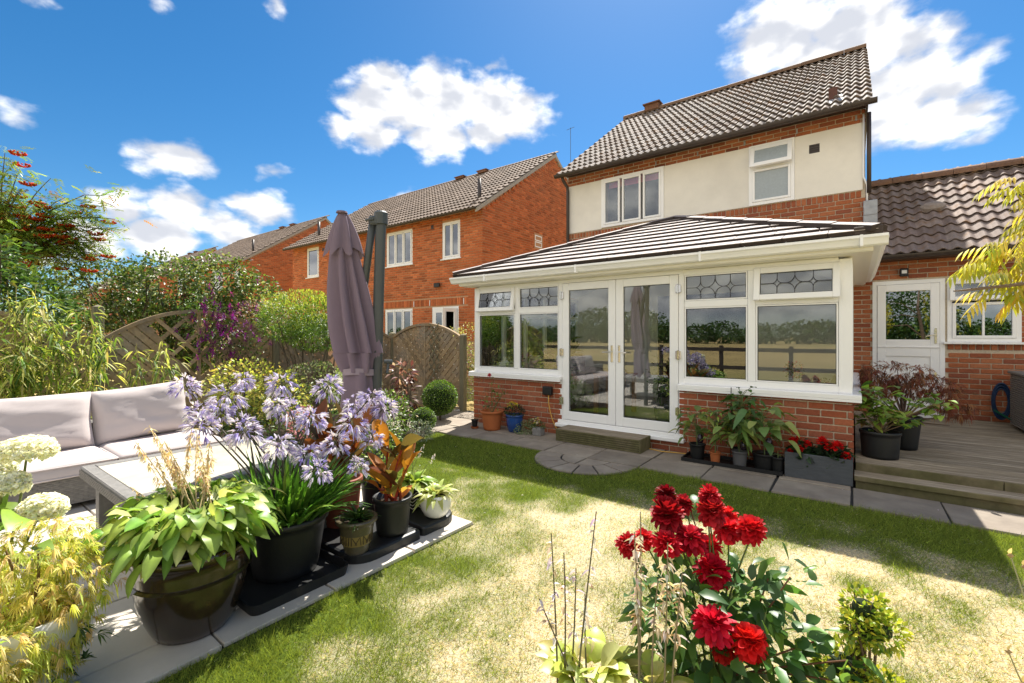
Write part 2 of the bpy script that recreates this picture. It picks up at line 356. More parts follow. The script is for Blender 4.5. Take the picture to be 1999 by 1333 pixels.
M_greypl=mat('grey_planter',(.075,.082,.09),rough=.7,noise=(8,.2),bump=(30,.8,.006),stretch=(1,1,5),spec=.35)
M_leaf=mat('leaf',attr=True,rough=.42,transl=.34,spec=.45,noise=(35,.12))
M_leafthin=mat('thin_leaf',attr=True,rough=.5,transl=.48,spec=.35)
M_petal=mat('petal',attr=True,rough=.55,transl=.32,spec=.25)
M_bark=mat('bark',(.11,.08,.055),rough=.95,noise=(22,.4),bump=(40,.8,.01),spec=.1)
M_stem=mat('stem',attr=True,rough=.6,spec=.3)
M_grass=mat('grass_blade',attr=True,rough=.6,transl=.3,spec=.25)
M_turf=mat('turf',attr=True,rough=1,noise=(90,.5),bump=(120,.6,.01),spec=.05)
M_fabric=mat('cushion_fabric',(.51,.45,.43),rough=.9,noise=(2.5,.05),bump=(260,.25,.002),spec=.15)
M_wicker=mat('wicker',(.19,.18,.165),rough=.6,noise=(30,.25),spec=.35)
M_wickertop=mat('glass_table_top',(.68,.63,.53),rough=.12,spec=.6,noise=(5,.16),coat=.6)
M_canopy=mat('parasol_fabric',(.20,.152,.19),rough=.85,noise=(3,.06),bump=(300,.15,.002),spec=.15,transl=.08)
M_metal=mat('grey_metal',(.055,.062,.06),rough=.42,spec=.5,noise=(5,.1))
M_woodint=mat('oak',(.36,.19,.075),rough=.5,noise=(14,.2),stretch=(4,4,1))
# ================================================================ SETTING: ground, lawn, path, patio
CONS_Y=5.78
def in_path(x,y):
    x=np.asarray(x);y=np.asarray(y)
    a=(y>4.80+.03*np.sin(x*3))&(x>-4.95)
    b=((x+2.5)**2+(y-4.85)**2)<.62**2
    c=(x<=-4.95)&(y>4.62+(-4.95-x)*.15)
    return a|b|c
def in_bed(x,y):   # planted border on the left of the lawn
    x=np.asarray(x);y=np.asarray(y)
    edge=-3.55-1.45*np.clip((y-2.6)/2.1,0,1)**.8
    return (x<edge)&(y>2.64)
def in_patio(x,y): return (np.asarray(x)<-2.33)&(np.asarray(y)<2.64)
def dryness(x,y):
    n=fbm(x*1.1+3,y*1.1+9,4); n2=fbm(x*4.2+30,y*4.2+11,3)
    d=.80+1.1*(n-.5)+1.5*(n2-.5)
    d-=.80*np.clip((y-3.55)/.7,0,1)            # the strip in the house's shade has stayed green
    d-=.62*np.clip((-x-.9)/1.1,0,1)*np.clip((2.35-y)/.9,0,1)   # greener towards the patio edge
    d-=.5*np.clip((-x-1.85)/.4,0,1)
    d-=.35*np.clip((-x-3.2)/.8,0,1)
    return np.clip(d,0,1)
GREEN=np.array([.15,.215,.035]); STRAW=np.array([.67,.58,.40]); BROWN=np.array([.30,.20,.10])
g=MB(); g.box(-400,400,-400,400,-.6,-.02); 
M_field=mat('field_grass',(.40,.30,.13),rough=1,noise=(.15,.25),spec=.05,second=((.22,.22,.07),.05,.5,.7))
g.build('ground',M_field,kind='structure',fix=False)
nx,ny=150,120; xs=np.linspace(-6.6,4.2,nx); ys=np.linspace(-1.6,6.6,ny); X,Y=np.meshgrid(xs,ys)
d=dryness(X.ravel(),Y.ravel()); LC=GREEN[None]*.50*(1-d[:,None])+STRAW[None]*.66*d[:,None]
i=np.arange(nx*ny).reshape(ny,nx); F=np.stack([i[:-1,:-1],i[:-1,1:],i[1:,1:],i[1:,:-1]],-1).reshape(-1,4)
Z=.006*(fbm(X.ravel()*3,Y.ravel()*3)-.5)
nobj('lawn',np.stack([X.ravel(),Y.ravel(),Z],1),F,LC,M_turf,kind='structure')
# grass blades
def blades(n,x0,x1,y0,y1,near):
    x=rng.uniform(x0,x1,n*3); y=rng.uniform(y0,y1,n*3)
    zc=-x*math.sin(R(36.7))+y*math.cos(R(36.7)); xc=x*math.cos(R(36.7))+y*math.sin(R(36.7))
    k=(zc>1.2)&(np.abs(xc/zc)<1.25)&~in_path(x,y)&~in_bed(x,y)&~in_patio(x,y)&(rng.random(n*3)<np.clip((near/zc)**1.1,.12,1))
    x=x[k][:n];y=y[k][:n]; return x,y
x,y=blades(300000,-4.9,2.6,.1,4.86,2.0)
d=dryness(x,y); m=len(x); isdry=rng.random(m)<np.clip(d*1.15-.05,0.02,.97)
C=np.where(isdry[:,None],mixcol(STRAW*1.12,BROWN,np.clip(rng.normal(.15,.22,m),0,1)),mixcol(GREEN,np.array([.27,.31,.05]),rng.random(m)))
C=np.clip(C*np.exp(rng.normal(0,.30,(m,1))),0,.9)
ang=rng.uniform(0,6.28,m); tilt=np.where(isdry,rng.uniform(.5,1.5,m),rng.uniform(.1,1.0,m))
D=np.stack([np.cos(ang)*np.sin(tilt),np.sin(ang)*np.sin(tilt),np.cos(tilt)],1)
tuft=.6+1.1*fbm(x*7+5,y*7+1,2)
L=np.where(isdry,rng.uniform(.012,.030,m),rng.uniform(.018,.046,m)*tuft)*(1+.3*(y>4.3))
wd=rng.uniform(.0020,.0040,m)
sd_=unit(np.cross(D,np.stack([np.cos(ang+1.3),np.sin(ang+1.3),0*ang],1)))
P=np.stack([x,y,np.zeros(m)],1); tip=P+D*L[:,None]; tip[:,2]-=.25*L*np.sin(tilt)
V=np.stack([P-sd_*wd[:,None]*.5,P+sd_*wd[:,None]*.5,tip],1).reshape(-1,3)
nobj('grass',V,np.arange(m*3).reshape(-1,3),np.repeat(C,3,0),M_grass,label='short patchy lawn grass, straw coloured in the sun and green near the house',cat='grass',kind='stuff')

# path of dark riven slabs along the house
path=MB(); path.box(-6.3,3.9,4.86,5.74,-.03,.004)
path.box(-6.3,-5.0,5.6,6.6,-.03,.004)
path_o=path.build('path',M_joint,kind='structure')
def slab(parent,x0,x1,y0,y1,m,z1=.02,gap=.009,name='slab',poly=None,jitter=.006):
    b=MB()
    if poly is None:
        j=lambda:random.uniform(-jitter,jitter)
        poly=[(x0+gap+j(),y0+gap+j()),(x1-gap+j(),y0+gap+j()),(x1-gap+j(),y1-gap+j()),(x0+gap+j(),y1-gap+j())]
    cx=sum(p[0] for p in poly)/len(poly); cy=sum(p[1] for p in poly)/len(poly)
    z1+=random.uniform(-.002,.002); s=1-.012
    inner=[(cx+(px-cx)*s,cy+(py-cy)*s) for px,py in poly]
    n=len(poly); vs=[(a-cx,c-cy,-.02) for a,c in poly]+[(a-cx,c-cy,z1-.005) for a,c in poly]+[(a-cx,c-cy,z1) for a,c in inner]
    fs=[(i,(i+1)%n,n+(i+1)%n,n+i) for i in range(n)]+[(n+i,n+(i+1)%n,2*n+(i+1)%n,2*n+i) for i in range(n)]+[tuple(range(2*n,3*n))]
    b.add(vs,fs); return b.build(name,m,parent,loc=(cx,cy,0))
xe=[-6.2,-5.6,-4.98,-4.36,-3.72,-3.1,-2.5,-1.88,-1.24,-.62,-.01,.6,1.22,1.84,2.46,3.1,3.8]
for a,b in zip(xe[:-1],xe[1:]):
    if b>0: slab(path_o,a,b,4.80+random.uniform(-.02,.03),5.37,M_dslab)
    else:
        slab(path_o,a,b,4.82 if a>-5 else 4.72,5.28,M_dslab); 
        if a>-5.2: slab(path_o,a+.0,b+.0,5.29,5.76,M_dslab)
for a,b in zip(xe[:2],xe[1:3]):
    slab(path_o,a,b,5.29,5.86,M_dslab); slab(path_o,a,b,5.87,6.4,M_dslab)
# half round of wedge slabs in front of the doors
cx,cy=-2.5,4.83
hb=MB(); hb.prism([(cx+.63*math.cos(a),cy+.63*math.sin(a)) for a in np.linspace(math.pi,2*math.pi,24)],-.03,.005); hb.build('joint_bed',M_joint,path_o)
def wedge(r0,r1,a0,a1):
    g=.010; A=np.linspace(a0+g/r1,a1-g/r1,7); 
    if r0>0: B=np.linspace(a1-g/r0,a0+g/r0,7); poly=[(cx+(r1-g)*math.cos(a),cy-g+(r1-g)*math.sin(a)) for a in A]+[(cx+(r0+g)*math.cos(a),cy-g+(r0+g)*math.sin(a)) for a in B]
    else: poly=[(cx+(r1-g)*math.cos(a),cy-g+(r1-g)*math.sin(a)) for a in A]+[(cx+g*(1 if math.cos((a0+a1)/2)>0 else -1),cy-.02)]
    slab(path_o,0,0,0,0,M_dslab,poly=poly)
for k in range(7): wedge(.30,.62,math.pi*(1+k/7),math.pi*(1+(k+1)/7))
for k in range(2): wedge(0,.30,math.pi*(1+k/2),math.pi*(1+(k+1)/2))
# gravel at the fence foot and soil border
bed=MB(); bed.prism([(-8.0,2.66),(-3.62,2.66),(-4.0,3.2),(-4.5,3.8),(-4.85,4.3),(-5.02,4.62),(-6.25,4.82),(-6.25,6.36),(-8,6.36)],-.05,.018); bed.build('border_soil',M_soil,kind='structure')
# patio
pat=MB(); pat.box(-8.2,-2.335,-2.2,2.64,-.05,.006); pat_o=pat.build('patio',M_joint,kind='structure')
yy=[-2.0,-1.42,-.84,-.26,.32,.90,1.47,2.05,2.64]
for a,b in zip(yy[:-1],yy[1:]): slab(pat_o,-2.575,-2.33,a,b,M_pslab,z1=.026,gap=.006,jitter=.003)
xcol=-2.575; ci=0
for wdt in (.6,.6,.45,.6,.6,.6,.6,.6,.5):
    x0=xcol-wdt; y0=-1.9+(.3 if ci%2 else 0)-random.random()*.2
    while y0<2.64:
        ln=random.choice((.6,.9,.6,.75)); y1=min(2.64,y0+ln)
        if y1-y0>.12: slab(pat_o,x0,xcol,y0,y1,M_pslab,z1=.026,gap=.006,jitter=.003)
        y0=y1
    xcol=x0; ci+=1

# ================================================================ walls of brick
BRICKS=[(.36,.115,.048),(.33,.10,.04),(.39,.135,.06),(.30,.092,.044),(.36,.125,.06),(.27,.085,.046),(.41,.15,.068)]
_bc={}
def brick_mesh(w,h,var,pal):
    k=(round(w,3),round(h,3),var,id(pal))
    if k not in _bc:
        b=MB(); b.col=pal[var]; b.box(-w/2,w/2,-.012,.03,-h/2,h/2,b=.004); _bc[k]=b.mesh('brick',M_brick)
    return _bc[k]
def brick_wall(parent,p0,udir,length,z0,z1,openings=(),n_ind=300,soldiers=(),pal=BRICKS,keep=None,full=True,course=.075,zoff=0):
    """p0: wall corner at z=0; udir: unit 2D along the wall; the face looks to the right of udir. Bricks nearest the camera are single parts."""
    ux,uy=udir; L=[]
    k=int(math.floor(z0/course)); 
    while k*course<z1:
        za=k*course+.0062; zb=(k+1)*course-.0062; off=0 if k%2 else -.1125
        segs=[(0,length)]
        for (a,b,c,e) in list(openings)+[(s[0],s[1],s[2],s[3]) for s in soldiers]:
            if c<zb-.012 and e>za+.012:
                ns=[]
                for s0,s1 in segs:
                    if b<=s0 or a>=s1: ns.append((s0,s1)); continue
                    if a>s0: ns.append((s0,a))
                    if b<s1: ns.append((b,s1))
                segs=ns
        j=0
        while off+j*.225<length:
            a=off+j*.225; b=a+.2125
            for s0,s1 in segs:
                aa=max(a,s0);bb=min(b,s1)
                if bb-aa>.03:
                    zz0=max(za,z0);zz1=min(zb,z1)
                    if zz1-zz0>.02 and (keep is None or keep((aa+bb)/2,(zz0+zz1)/2)): L.append(((aa+bb)/2,(zz0+zz1)/2,bb-aa,zz1-zz0))
            j+=1
        k+=1
    for (a,b,c,e) in soldiers:
        u=a
        while u+.065<b+.01:
            L.append((u+.0375,(c+e)/2,.064,e-c-.01)); u+=.075
    ang=math.atan2(uy,ux)
    def dist(q): 
        x=p0[0]+ux*q[0];y=p0[1]+uy*q[0]; return x*x+y*y+(q[1]-1.4)**2
    L.sort(key=dist); rest=MB()
    for n,(u,z,w,h) in enumerate(L):
        var=random.randrange(len(pal)); pr=random.uniform(-.0015,.0015)
        if n<n_ind:
            o=bpy.data.objects.new('brick',brick_mesh(w,h,var,pal)); o.location=(p0[0]+ux*u+uy*pr,p0[1]+uy*u-ux*pr,z); o.rotation_euler=(0,0,ang); put(o,parent)
        else:
            c=pal[var]; f=random.choice((.72,.9,1,1,1.08,1.2))*random.uniform(.93,1.07); rest.col=(c[0]*f,c[1]*f,c[2]*f)
            M=Matrix.Translation((p0[0]+ux*u,p0[1]+uy*u,z))@Matrix.Rotation(ang,4,'Z')
            x0,x1,zz0,zz1=-w/2,w/2,-h/2,h/2; y=-.012; s=.004
            vs=[(x0,.02,zz0),(x1,.02,zz0),(x1,.02,zz1),(x0,.02,zz1),(x0+s,y,zz0+s),(x1-s,y,zz0+s),(x1-s,y,zz1-s),(x0+s,y,zz1-s)]
            rest.add([M@Vector(p) for p in vs],[(4,5,6,7),(0,1,5,4),(1,2,6,5),(2,3,7,6),(3,0,4,7)])
    if rest.v: rest.build('brickwork',M_brick,parent,kind='stuff',fix=False)
def wall_with_holes(b,x0,x1,y0,y1,z0,z1,holes):
    """box wall along X with rectangular openings (xa,xb,za,zb)"""
    xsplit=sorted({x0,x1,*[h[0] for h in holes],*[h[1] for h in holes]}); zsplit=sorted({z0,z1,*[h[2] for h in holes],*[h[3] for h in holes]})
    for a,c in zip(xsplit[:-1],xsplit[1:]):
        runs=[]
        for e,f in zip(zsplit[:-1],zsplit[1:]):
            mx_,mz=(a+c)/2,(e+f)/2
            if a<x0-1e-6 or c>x1+1e-6: continue
            if not any(h[0]<mx_<h[1] and h[2]<mz<h[3] for h in holes):
                if runs and abs(runs[-1][1]-e)<1e-6: runs[-1][1]=f
                else: runs.append([e,f])
        for e,f in runs: b.box(a,c,y0,y1,e,f)

# roof tiles --------------------------------------------------------
def tile_mesh(cover,length,waves,amp,th,col,edge,nseg=10,name='roof_tile',mat_=None):
    """local: x along eave 0..cover(+lap), y up the slope, z normal"""
    n=nseg*waves; b=MB(); vs=[];c=[]
    over=.012
    for row,(yy_,lift) in enumerate(((0,.046),(length,0.0))):
        for layer in (0,1):
            for i in range(n+1):
                u=i/n; x=u*(cover+over)-over/2
                ph=(u*waves)%1.0
                h=amp*(.5-.5*math.cos(2*math.pi*ph))**1.15
                vs.append((x,yy_,h+lift-(th if layer==0 else 0))); c.append(edge if layer==0 else col)  # front edge and underside near-black: shade of the course gap put into colour
    m=n+1; fs=[]
    for i in range(n):
        fs.append((m+i,m+i+1,3*m+i+1,3*m+i)); fs.append((i,i+1,m+i+1,m+i)); fs.append((i+1,i,2*m+i,2*m+i+1))
    fs.append((0,m,3*m,2*m)); fs.append((m-1,2*m-1,4*m-1,3*m-1)[::-1])
    b.v=vs;b.f=fs;b.c=c
    me=b.mesh(name,mat_ or M_tile); 
    for p in me.polygons: p.use_smooth=False
    return me
def tiled_slope(parent,x0,x1,eave,ridge,cover,gauge,meshes,n_ind=300,over=.06,skip=None):
    """slope facing -Y; eave=(y,z), ridge=(y,z)"""
    dy=ridge[0]-eave[0];dz=ridge[1]-eave[1];L=math.hypot(dy,dz);pitch=math.atan2(dz,dy)
    rows=int(L/gauge); nt_=int(round((x1-x0)/cover)); cover=(x1-x0)/nt_
    lst=[]
    for r in range(rows+1):
        s=-over+r*gauge
        for k in range(nt_):
            x=x0+k*cover; y=eave[0]+math.cos(pitch)*s; z=eave[1]+math.sin(pitch)*s
            if s>L-.08: continue
            lst.append((x*x+y*y+(z-1.4)**2,x,y,z,s))
    lst.sort(key=lambda q:-q[0] if False else q[0])
    rest=MB()
    for n,(d_,x,y,z,s) in enumerate(lst):
        me=random.choice(meshes); Mx=Matrix.Translation((x,y,z))@Matrix.Rotation(pitch+random.uniform(-.006,.006),4,'X')@Matrix.Rotation(random.uniform(-.006,.006),4,'Z')
        if n<n_ind:
            o=bpy.data.objects.new('tile',me); o.matrix_world=Mx; put(o,parent); o.matrix_basis=Mx
        else:
            b0=len(rest.v); cols=me.color_attributes['Col'].data; f=random.uniform(.85,1.15)
            rest.v+=[tuple(Mx@v.co) for v in me.vertices]; rest.c+=[tuple(cols[i].color[j]*f for j in range(3)) for i in range(len(me.vertices))]
            rest.f+=[tuple(b0+i for i in p.vertices) for p in me.polygons]
    if rest.v: rest.build('tiling',meshes[0].materials[0],parent,kind='stuff',fix=False)
    return pitch
def ridge_caps(parent,x0,x1,y,z,m,col=(.20,.13,.09),r=.11,step=.42):
    n=int(round((x1-x0)/step)); st=(x1-x0)/n
    prof=[(math.cos(a)*r,math.sin(a)*r*.8) for a in np.linspace(-.25,math.pi+.25,9)]
    b=MB(); b.col=col
    outer=[(0,a,c) for a,c in prof]+[(st-.006,a*.97,c*.97) for a,c in prof]
    k=len(prof); b.add(outer,[(i,i+1,k+i+1,k+i) for i in range(k-1)]+[tuple(range(k)),tuple(range(2*k-1,k-1,-1))])
    me=b.mesh('ridge_cap',m)
    for i in range(n):
        o=bpy.data.objects.new('ridge_tile',me); o.location=(x0+i*st,y,z+random.uniform(-.004,.004)); put(o,parent)
TILE_A=[tile_mesh(.27,.40,2,.042,.045,c,e) for c,e in (((.225,.19,.17),(.022,.017,.014)),((.20,.165,.145),(.022,.017,.014)),((.25,.215,.19),(.022,.017,.014)),((.185,.14,.115),(.022,.017,.014)))]
TILE_G=[tile_mesh(.30,.42,2,.040,.022,c,e) for c,e in (((.21,.16,.14),(.03,.022,.018)),((.23,.18,.155),(.03,.022,.018)),((.19,.14,.12),(.03,.022,.018)),((.25,.19,.16),(.03,.022,.018)))]
TILE_F=[tile_mesh(.30,.40,2,.034,.020,c,e,nseg=6,name='far_roof_tile',mat_=M_tilefar) for c,e in (((.235,.18,.14),(.06,.042,.032)),((.215,.165,.13),(.055,.04,.03)),((.26,.20,.16),(.06,.044,.034)))]

# windows -----------------------------------------------------------
def window(parent,x0,x1,z0,z1,y,lights,fw=.055,dep=.07,glass=None,mat_=None,curtain=None,sill=True,name='window',back=.35,bars=None):
    """casement in a wall facing -Y: frame face at y. lights: list of (xa,xb,za,zb) fractions of the opening"""
    glass=glass or M_glass; mat_=mat_ or M_upvc
    b=MB(); W_=x1-x0;H_=z1-z0
    b.box(x0,x0+fw,y,y+dep,z0,z1); b.box(x1-fw,x1,y,y+dep,z0,z1); b.box(x0+fw,x1-fw,y,y+dep,z0,z0+fw); b.box(x0+fw,x1-fw,y,y+dep,z1-fw,z1)
    w=b.build(name,mat_,parent)
    for l in lights:
        xa,xb,za,zb=x0+fw+(W_-2*fw)*l[0],x0+fw+(W_-2*fw)*l[1],z0+fw+(H_-2*fw)*l[2],z0+fw+(H_-2*fw)*l[3]
        f=MB(); s=.042; yy0=y-.012
        f.box(xa+.002,xa+s,yy0,y+.05,za+.002,zb-.002,b=.004); f.box(xb-s,xb-.002,yy0,y+.05,za+.002,zb-.002,b=.004); f.box(xa+s,xb-s,yy0,y+.05,za+.002,za+s,b=.004); f.box(xa+s,xb-s,yy0,y+.05,zb-s,zb-.002,b=.004)
        f.build('sash',mat_,w)
        p=MB(); p.box(xa+s-.004,xb-s+.004,y+.014,y+.022,za+s-.004,zb-s+.004); p.build('pane',glass,w)
        if curtain: c=MB(); c.box(xa+s,xb-s,y+.058,y+.062,za+s,zb-s); c.build('curtain',curtain,w)
    if sill:
        s=MB(); s.box(x0-.05,x1+.05,y-.06,y+.03,z0-.035,z0-.002,b=.006); s.build('sill',mat_,w)
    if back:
        d=MB(); d.box(x0,x1,y+back,y+back+.02,z0,z1); d.build('room_shade_card',M_dark,w)  # near-black card behind the glass, the unlit room put into its colour
    return w
def gutter(parent,x0,x1,y,z,m,r=.06,name='gutter'):
    prof=[(math.cos(a)*r,math.sin(a)*r) for a in np.linspace(math.pi,2*math.pi,9)]+[(r*.88,0),(r*.6,-.6*r),(0,-.86*r),(-.6*r,-.6*r),(-.88*r,0)]
    b=MB(); b.extr(prof,(x0,y,z),(x1,y,z)); o=b.build(name,m,parent,smooth=False)
    return o

# ================================================================ MAIN HOUSE
HX0,HX1,HY=-5.3,.15,9.3
house=thing('brick_house','two storey brick house with cream rendered band and tiled roof behind the conservatory','house',(-2.5,9.3,0))
def hp(o): o.parent=house; o.matrix_parent_inverse=Matrix.Translation((2.5,-9.3,0)); return o
W1=(-4.45,-3.08,3.82,4.88); W2=(-1.53,-.82,3.80,4.88)
vent=(-.61,-.46,4.54,4.69)
b=MB(); wall_with_holes(b,HX0,HX1,HY,HY+.3,0,5.12,[W1,W2])
b.box(HX1-.3,HX1,HY+.3,16.3,0,5.12); b.box(HX0,HX0+.3,HY+.3,16.3,0,5.12); b.box(HX0+.3,HX1-.3,16.0,16.3,0,5.12)
for xg in (HX0,HX1-.3):
    b.add([(xg,HY,5.12),(xg,16.3,5.12),(xg,12.8,7.68),(xg+.3,HY,5.12),(xg+.3,16.3,5.12),(xg+.3,12.8,7.68)],[(0,1,2),(3,5,4),(0,2,5,3),(1,4,5,2),(0,3,4,1)])
wallo=hp(b.build('wall',M_mortar,None))
brick_wall(wallo,(HX0,HY,0),(1,0),HX1-HX0,2.55,5.1,[(0,HX1-HX0-.02,3.80,4.89)],n_ind=300,soldiers=[(.0,HX1-HX0-.02,3.675,3.79)])
# brick strip between conservatory and garage door is part of the garage side; render band in panels round the windows
rb=MB(); y0=HY-.022
def rpanel(x0,x1,z0,z1,holes=()):
    r=MB(); wall_with_holes(r,x0,x1,y0,HY-.002,z0,z1,holes); r.build('render_panel',M_render,house).matrix_parent_inverse=Matrix.Translation((2.5,-9.3,0))
rpanel(HX0+.02,W1[0]-.002,3.80,4.88); rpanel(W1[1]+.002,W2[0]-.002,3.80,4.88); rpanel(W2[1]+.002,HX1-.035,3.80,4.88,[vent])
v=MB(); v.box(vent[0],vent[1],HY-.012,HY-.004,vent[2],vent[3]); 
for k in range(4): v.box(vent[0],vent[1],HY-.024,HY-.012,vent[2]+.01+k*.038,vent[2]+.018+k*.038)
hp(v.build('air_vent',M_brownpl))
def hwindow(*a,**k):
    w=window(None,*a,**k); w.parent=house; w.matrix_parent_inverse=Matrix.Translation((2.5,-9.3,0)); return w
w=hwindow(*W1,HY-.045,[(0,.3,0,1),(.335,.665,0,1),(.70,1,0,1)],sill=False)
cpink=mat('pink_blind',(.55,.13,.22),rough=.8,noise=(6,.2)); 
c=MB(); c.box(W1[0]+.1,W1[1]-.1,HY+.13,HY+.14,4.70,4.86); c.build('window_blind',cpink,w)
M_bath=mat('frosted_glass',(.34,.385,.41),rough=.28,spec=.6,noise=(30,.12),bump=(120,.4,.003))
w=hwindow(*W2,HY-.045,[(0,1,0,.60)],sill=False,glass=M_bath)
# top hung sash standing open
sx0,sx1=W2[0]+.03,W2[1]-.03; zt=W2[3]-.03; zl=.40
f=MB(); Mx=Matrix.Translation((0,HY-.06,zt))@Matrix.Rotation(R(-17),4,'X')
for a_ in ((sx0,sx0+.07,0,.05,-zl,0),(sx1-.07,sx1,0,.05,-zl,0),(sx0+.07,sx1-.07,0,.05,-zl,-zl+.07),(sx0+.07,sx1-.07,0,.05,-.07,0)): f.box(*a_,M=Mx,b=.004)
f.build('open_sash',M_upvc,w)
p=MB(); p.box(sx0+.065,sx1-.065,.012,.028,-zl+.065,-.065,M=Mx); p.build('pane',M_bath,w)
f=MB(); f.box(W2[0]+.05,W2[1]-.05,HY-.04,HY+.03,4.43,4.485); f.build('transom',M_upvc,w)
# roof
roof=hp(MB().add([(HX0-.05,8.93,5.03),(HX1+.05,8.93,5.03),(HX1+.05,12.8,7.72),(HX0-.05,12.8,7.72),(HX1+.05,16.67,5.03),(HX0-.05,16.67,5.03)],[(0,1,2,3),(3,2,4,5)]).build('roof',M_tilefar,None,fix=False))
tiled_slope(roof,HX0-.10,HX1+.08,(8.95,5.06),(12.8,7.76),.27,.325,TILE_A)
ridge_caps(roof,HX0-.10,HX1+.08,12.8,7.80,M_tile,(.19,.12,.08),r=.13,step=.40)
ch=MB(); ch.col=(.2,.1,.06); ch.box(-4.75,-4.35,12.65,12.98,7.80,7.96); ch.box(-4.79,-4.31,12.6,13.02,7.96,7.99); ch.build('ridge_vent',M_tile,roof)
sp_=MB(); sp_.col=(.13,.065,.055); sp_.box(-.34,-.22,9.40,9.52,5.30,5.62); sp_.build('soil_vent_pipe',M_tilefar,roof)
sp_=MB(); sp_.add([(-.42,9.2,5.285),(-.12,9.2,5.285),(-.16,9.6,5.56),(-.38,9.6,5.56)],[(0,1,2,3)]); sp_.build('vent_flashing',M_leadfl,roof,fix=False)
gt=hp(gutter(None,HX0-.12,HX1+.14,8.90,5.06,M_brownpl,.065))
for x in np.arange(-4.9,.1,.82):
    k=MB(); k.box(x,x+.025,9.28,9.285,4.93,5.02); k.build('gutter_bracket',M_leadfl,gt)
k=MB(); k.box(HX0-.02,HX1+.02,8.96,9.30,5.105,5.125); hp(k.build('soffit',M_brownpl))
k=MB(); k.tube([(HX0+.03,8.97,5.02),(HX0+.03,8.99,4.97),(HX0+.03,9.2,4.85),(HX0+.03,9.22,4.75),(HX0+.03,9.22,.3)],.036,10); hp(k.build('downpipe',M_brownpl,smooth=True))
k=MB(); k.tube([(HX1-.025,9.26,5.0),(HX1-.025,9.26,4.0),(HX1+.02,9.25,3.86),(HX1+.02,9.25,3.55)],.014,8); hp(k.build('overflow_pipe',M_upvc,smooth=True))
k=MB(); k.box(HX1+.001,HX1+.03,8.95,12.8,5.0,5.1); hp(k.build('barge_end',M_brownpl))
k=MB(); k.tube([(HX1+.045,9.24,5.0),(HX1+.045,9.24,3.72)],.03,8); hp(k.build('corner_pipe',M_brownpl,smooth=True))
b=MB(); 
for i in range(7): b.box(HX1-.03+.004*(i%2),HX1+.15,9.19-.006*(i%2),9.285,2.78+i*.115,2.905+i*.115,b=.01)
hp(b.build('lead_flashing',M_leadfl))

# ================================================================ GARAGE / UTILITY WING
gar=thing('brick_outbuilding','low brick wing with dark tiled roof, white half glazed door and deck in front','outbuilding',(2,9.3,0))
GI=Matrix.Translation((-2,-9.3,0))
def gp(o): o.parent=gar; o.matrix_parent_inverse=GI; return o
D_=(.24,1.085,.21,2.30); GW=(1.11,1.86,1.36,2.30)
GY=9.30
b=MB(); wall_with_holes(b,HX1+.001,4.2,GY+.005,GY+.3,0,2.68,[D_,GW]); b.box(3.9,4.2,GY+.3,13,0,2.68); gw=gp(b.build('wall',M_mortar))
LX=4.2-.0
brick_wall(gw,(.0,GY+.004,0),(1,0),4.2,.2,2.64,[(D_[0],D_[1],0,D_[3]),(GW[0],GW[1],GW[2],GW[3])],n_ind=300,soldiers=[(GW[0],2.6,1.24,1.355)],keep=lambda u,z:u<2.9)
# door
dr=MB(); x0,x1,z0,z1=D_; y=GY-.02; fw=.055
dr.box(x0,x0+fw,y,y+.07,z0,z1); dr.box(x1-fw,x1,y,y+.07,z0,z1); dr.box(x0+fw,x1-fw,y,y+.07,z1-fw,z1); dr.box(x0+fw,x1-fw,y-.01,y+.07,z0,z0+.04)
door=gp(dr.build('door',M_upvc))
lf=MB(); a,c=x0+fw+.004,x1-fw-.004; yy0=y-.014; s=.105; zm=1.30
lf.box(a,a+s,yy0,y+.05,z0+.05,z1-fw-.004,b=.005); lf.box(c-s,c,yy0,y+.05,z0+.05,z1-fw-.004,b=.005); lf.box(a+s,c-s,yy0,y+.05,z1-fw-.11,z1-fw-.004,b=.005); lf.box(a+s,c-s,yy0,y+.05,zm-.02,zm+.09,b=.005); lf.box(a+s,c-s,yy0,y+.05,zm-.17,zm-.03,b=.005); lf.box(a+s,c-s,yy0,y+.05,z0+.05,z0+.2,b=.005); lf.box(a+s,c-s,y+.002,y+.04,z0+.2,zm-.17); lf.box(a+.004,c-.004,yy0-.012,y,zm-.035,zm-.015,b=.004)
lf.build('door_leaf',M_upvc,door)
p=MB(); p.box(a+s-.004,c-s+.004,y+.012,y+.02,zm+.086,z1-fw-.106); p.build('pane',M_glassfar,door)
bl=MB(); 
for k in range(3): bl.box(a+s,c-s,y+.03,y+.034,z1-fw-.135-k*.022,z1-fw-.118-k*.022)
bl.build('window_blind',M_upvc,door)
hd=MB(); hd.box(c-.06,c-.03,yy0-.012,yy0,1.33,1.56,b=.004); hd.build('handle_plate',M_chrome,door); hd=MB(); hd.box(c-.06,c-.035,yy0-.006,yy0,.84,.9); hd.build('keyhole_plate',M_chrome,door); hd=MB(); hd.tube([(c-.045,yy0-.01,1.47),(c-.045,yy0-.05,1.47),(c-.16,yy0-.05,1.44)],.009,8); hd.build('handle',M_chrome,door,smooth=False)
d=MB(); d.box(x0,x1,GY+.5,GY+.52,z0,z1); d.build('room_shade_card',M_dark,door)  # dark card in place of the unlit space behind the door
gwn=gp(window(None,*GW,GY-.02,[(0,1,0,.62)],fw=.05,sill=True,glass=M_glassfar))
b=MB(); b.box((GW[0]+GW[1])/2-.012,(GW[0]+GW[1])/2+.012,GY-.035,GY+.01,GW[2]+.09,GW[2]+.56); b.build('glazing_bar',M_upvc,gwn)
f=MB(); Mx=Matrix.Translation((0,GY-.035,GW[3]-.04))@Matrix.Rotation(R(-13),4,'X'); zl=.30; sx0,sx1=GW[0]+.02,GW[1]-.02
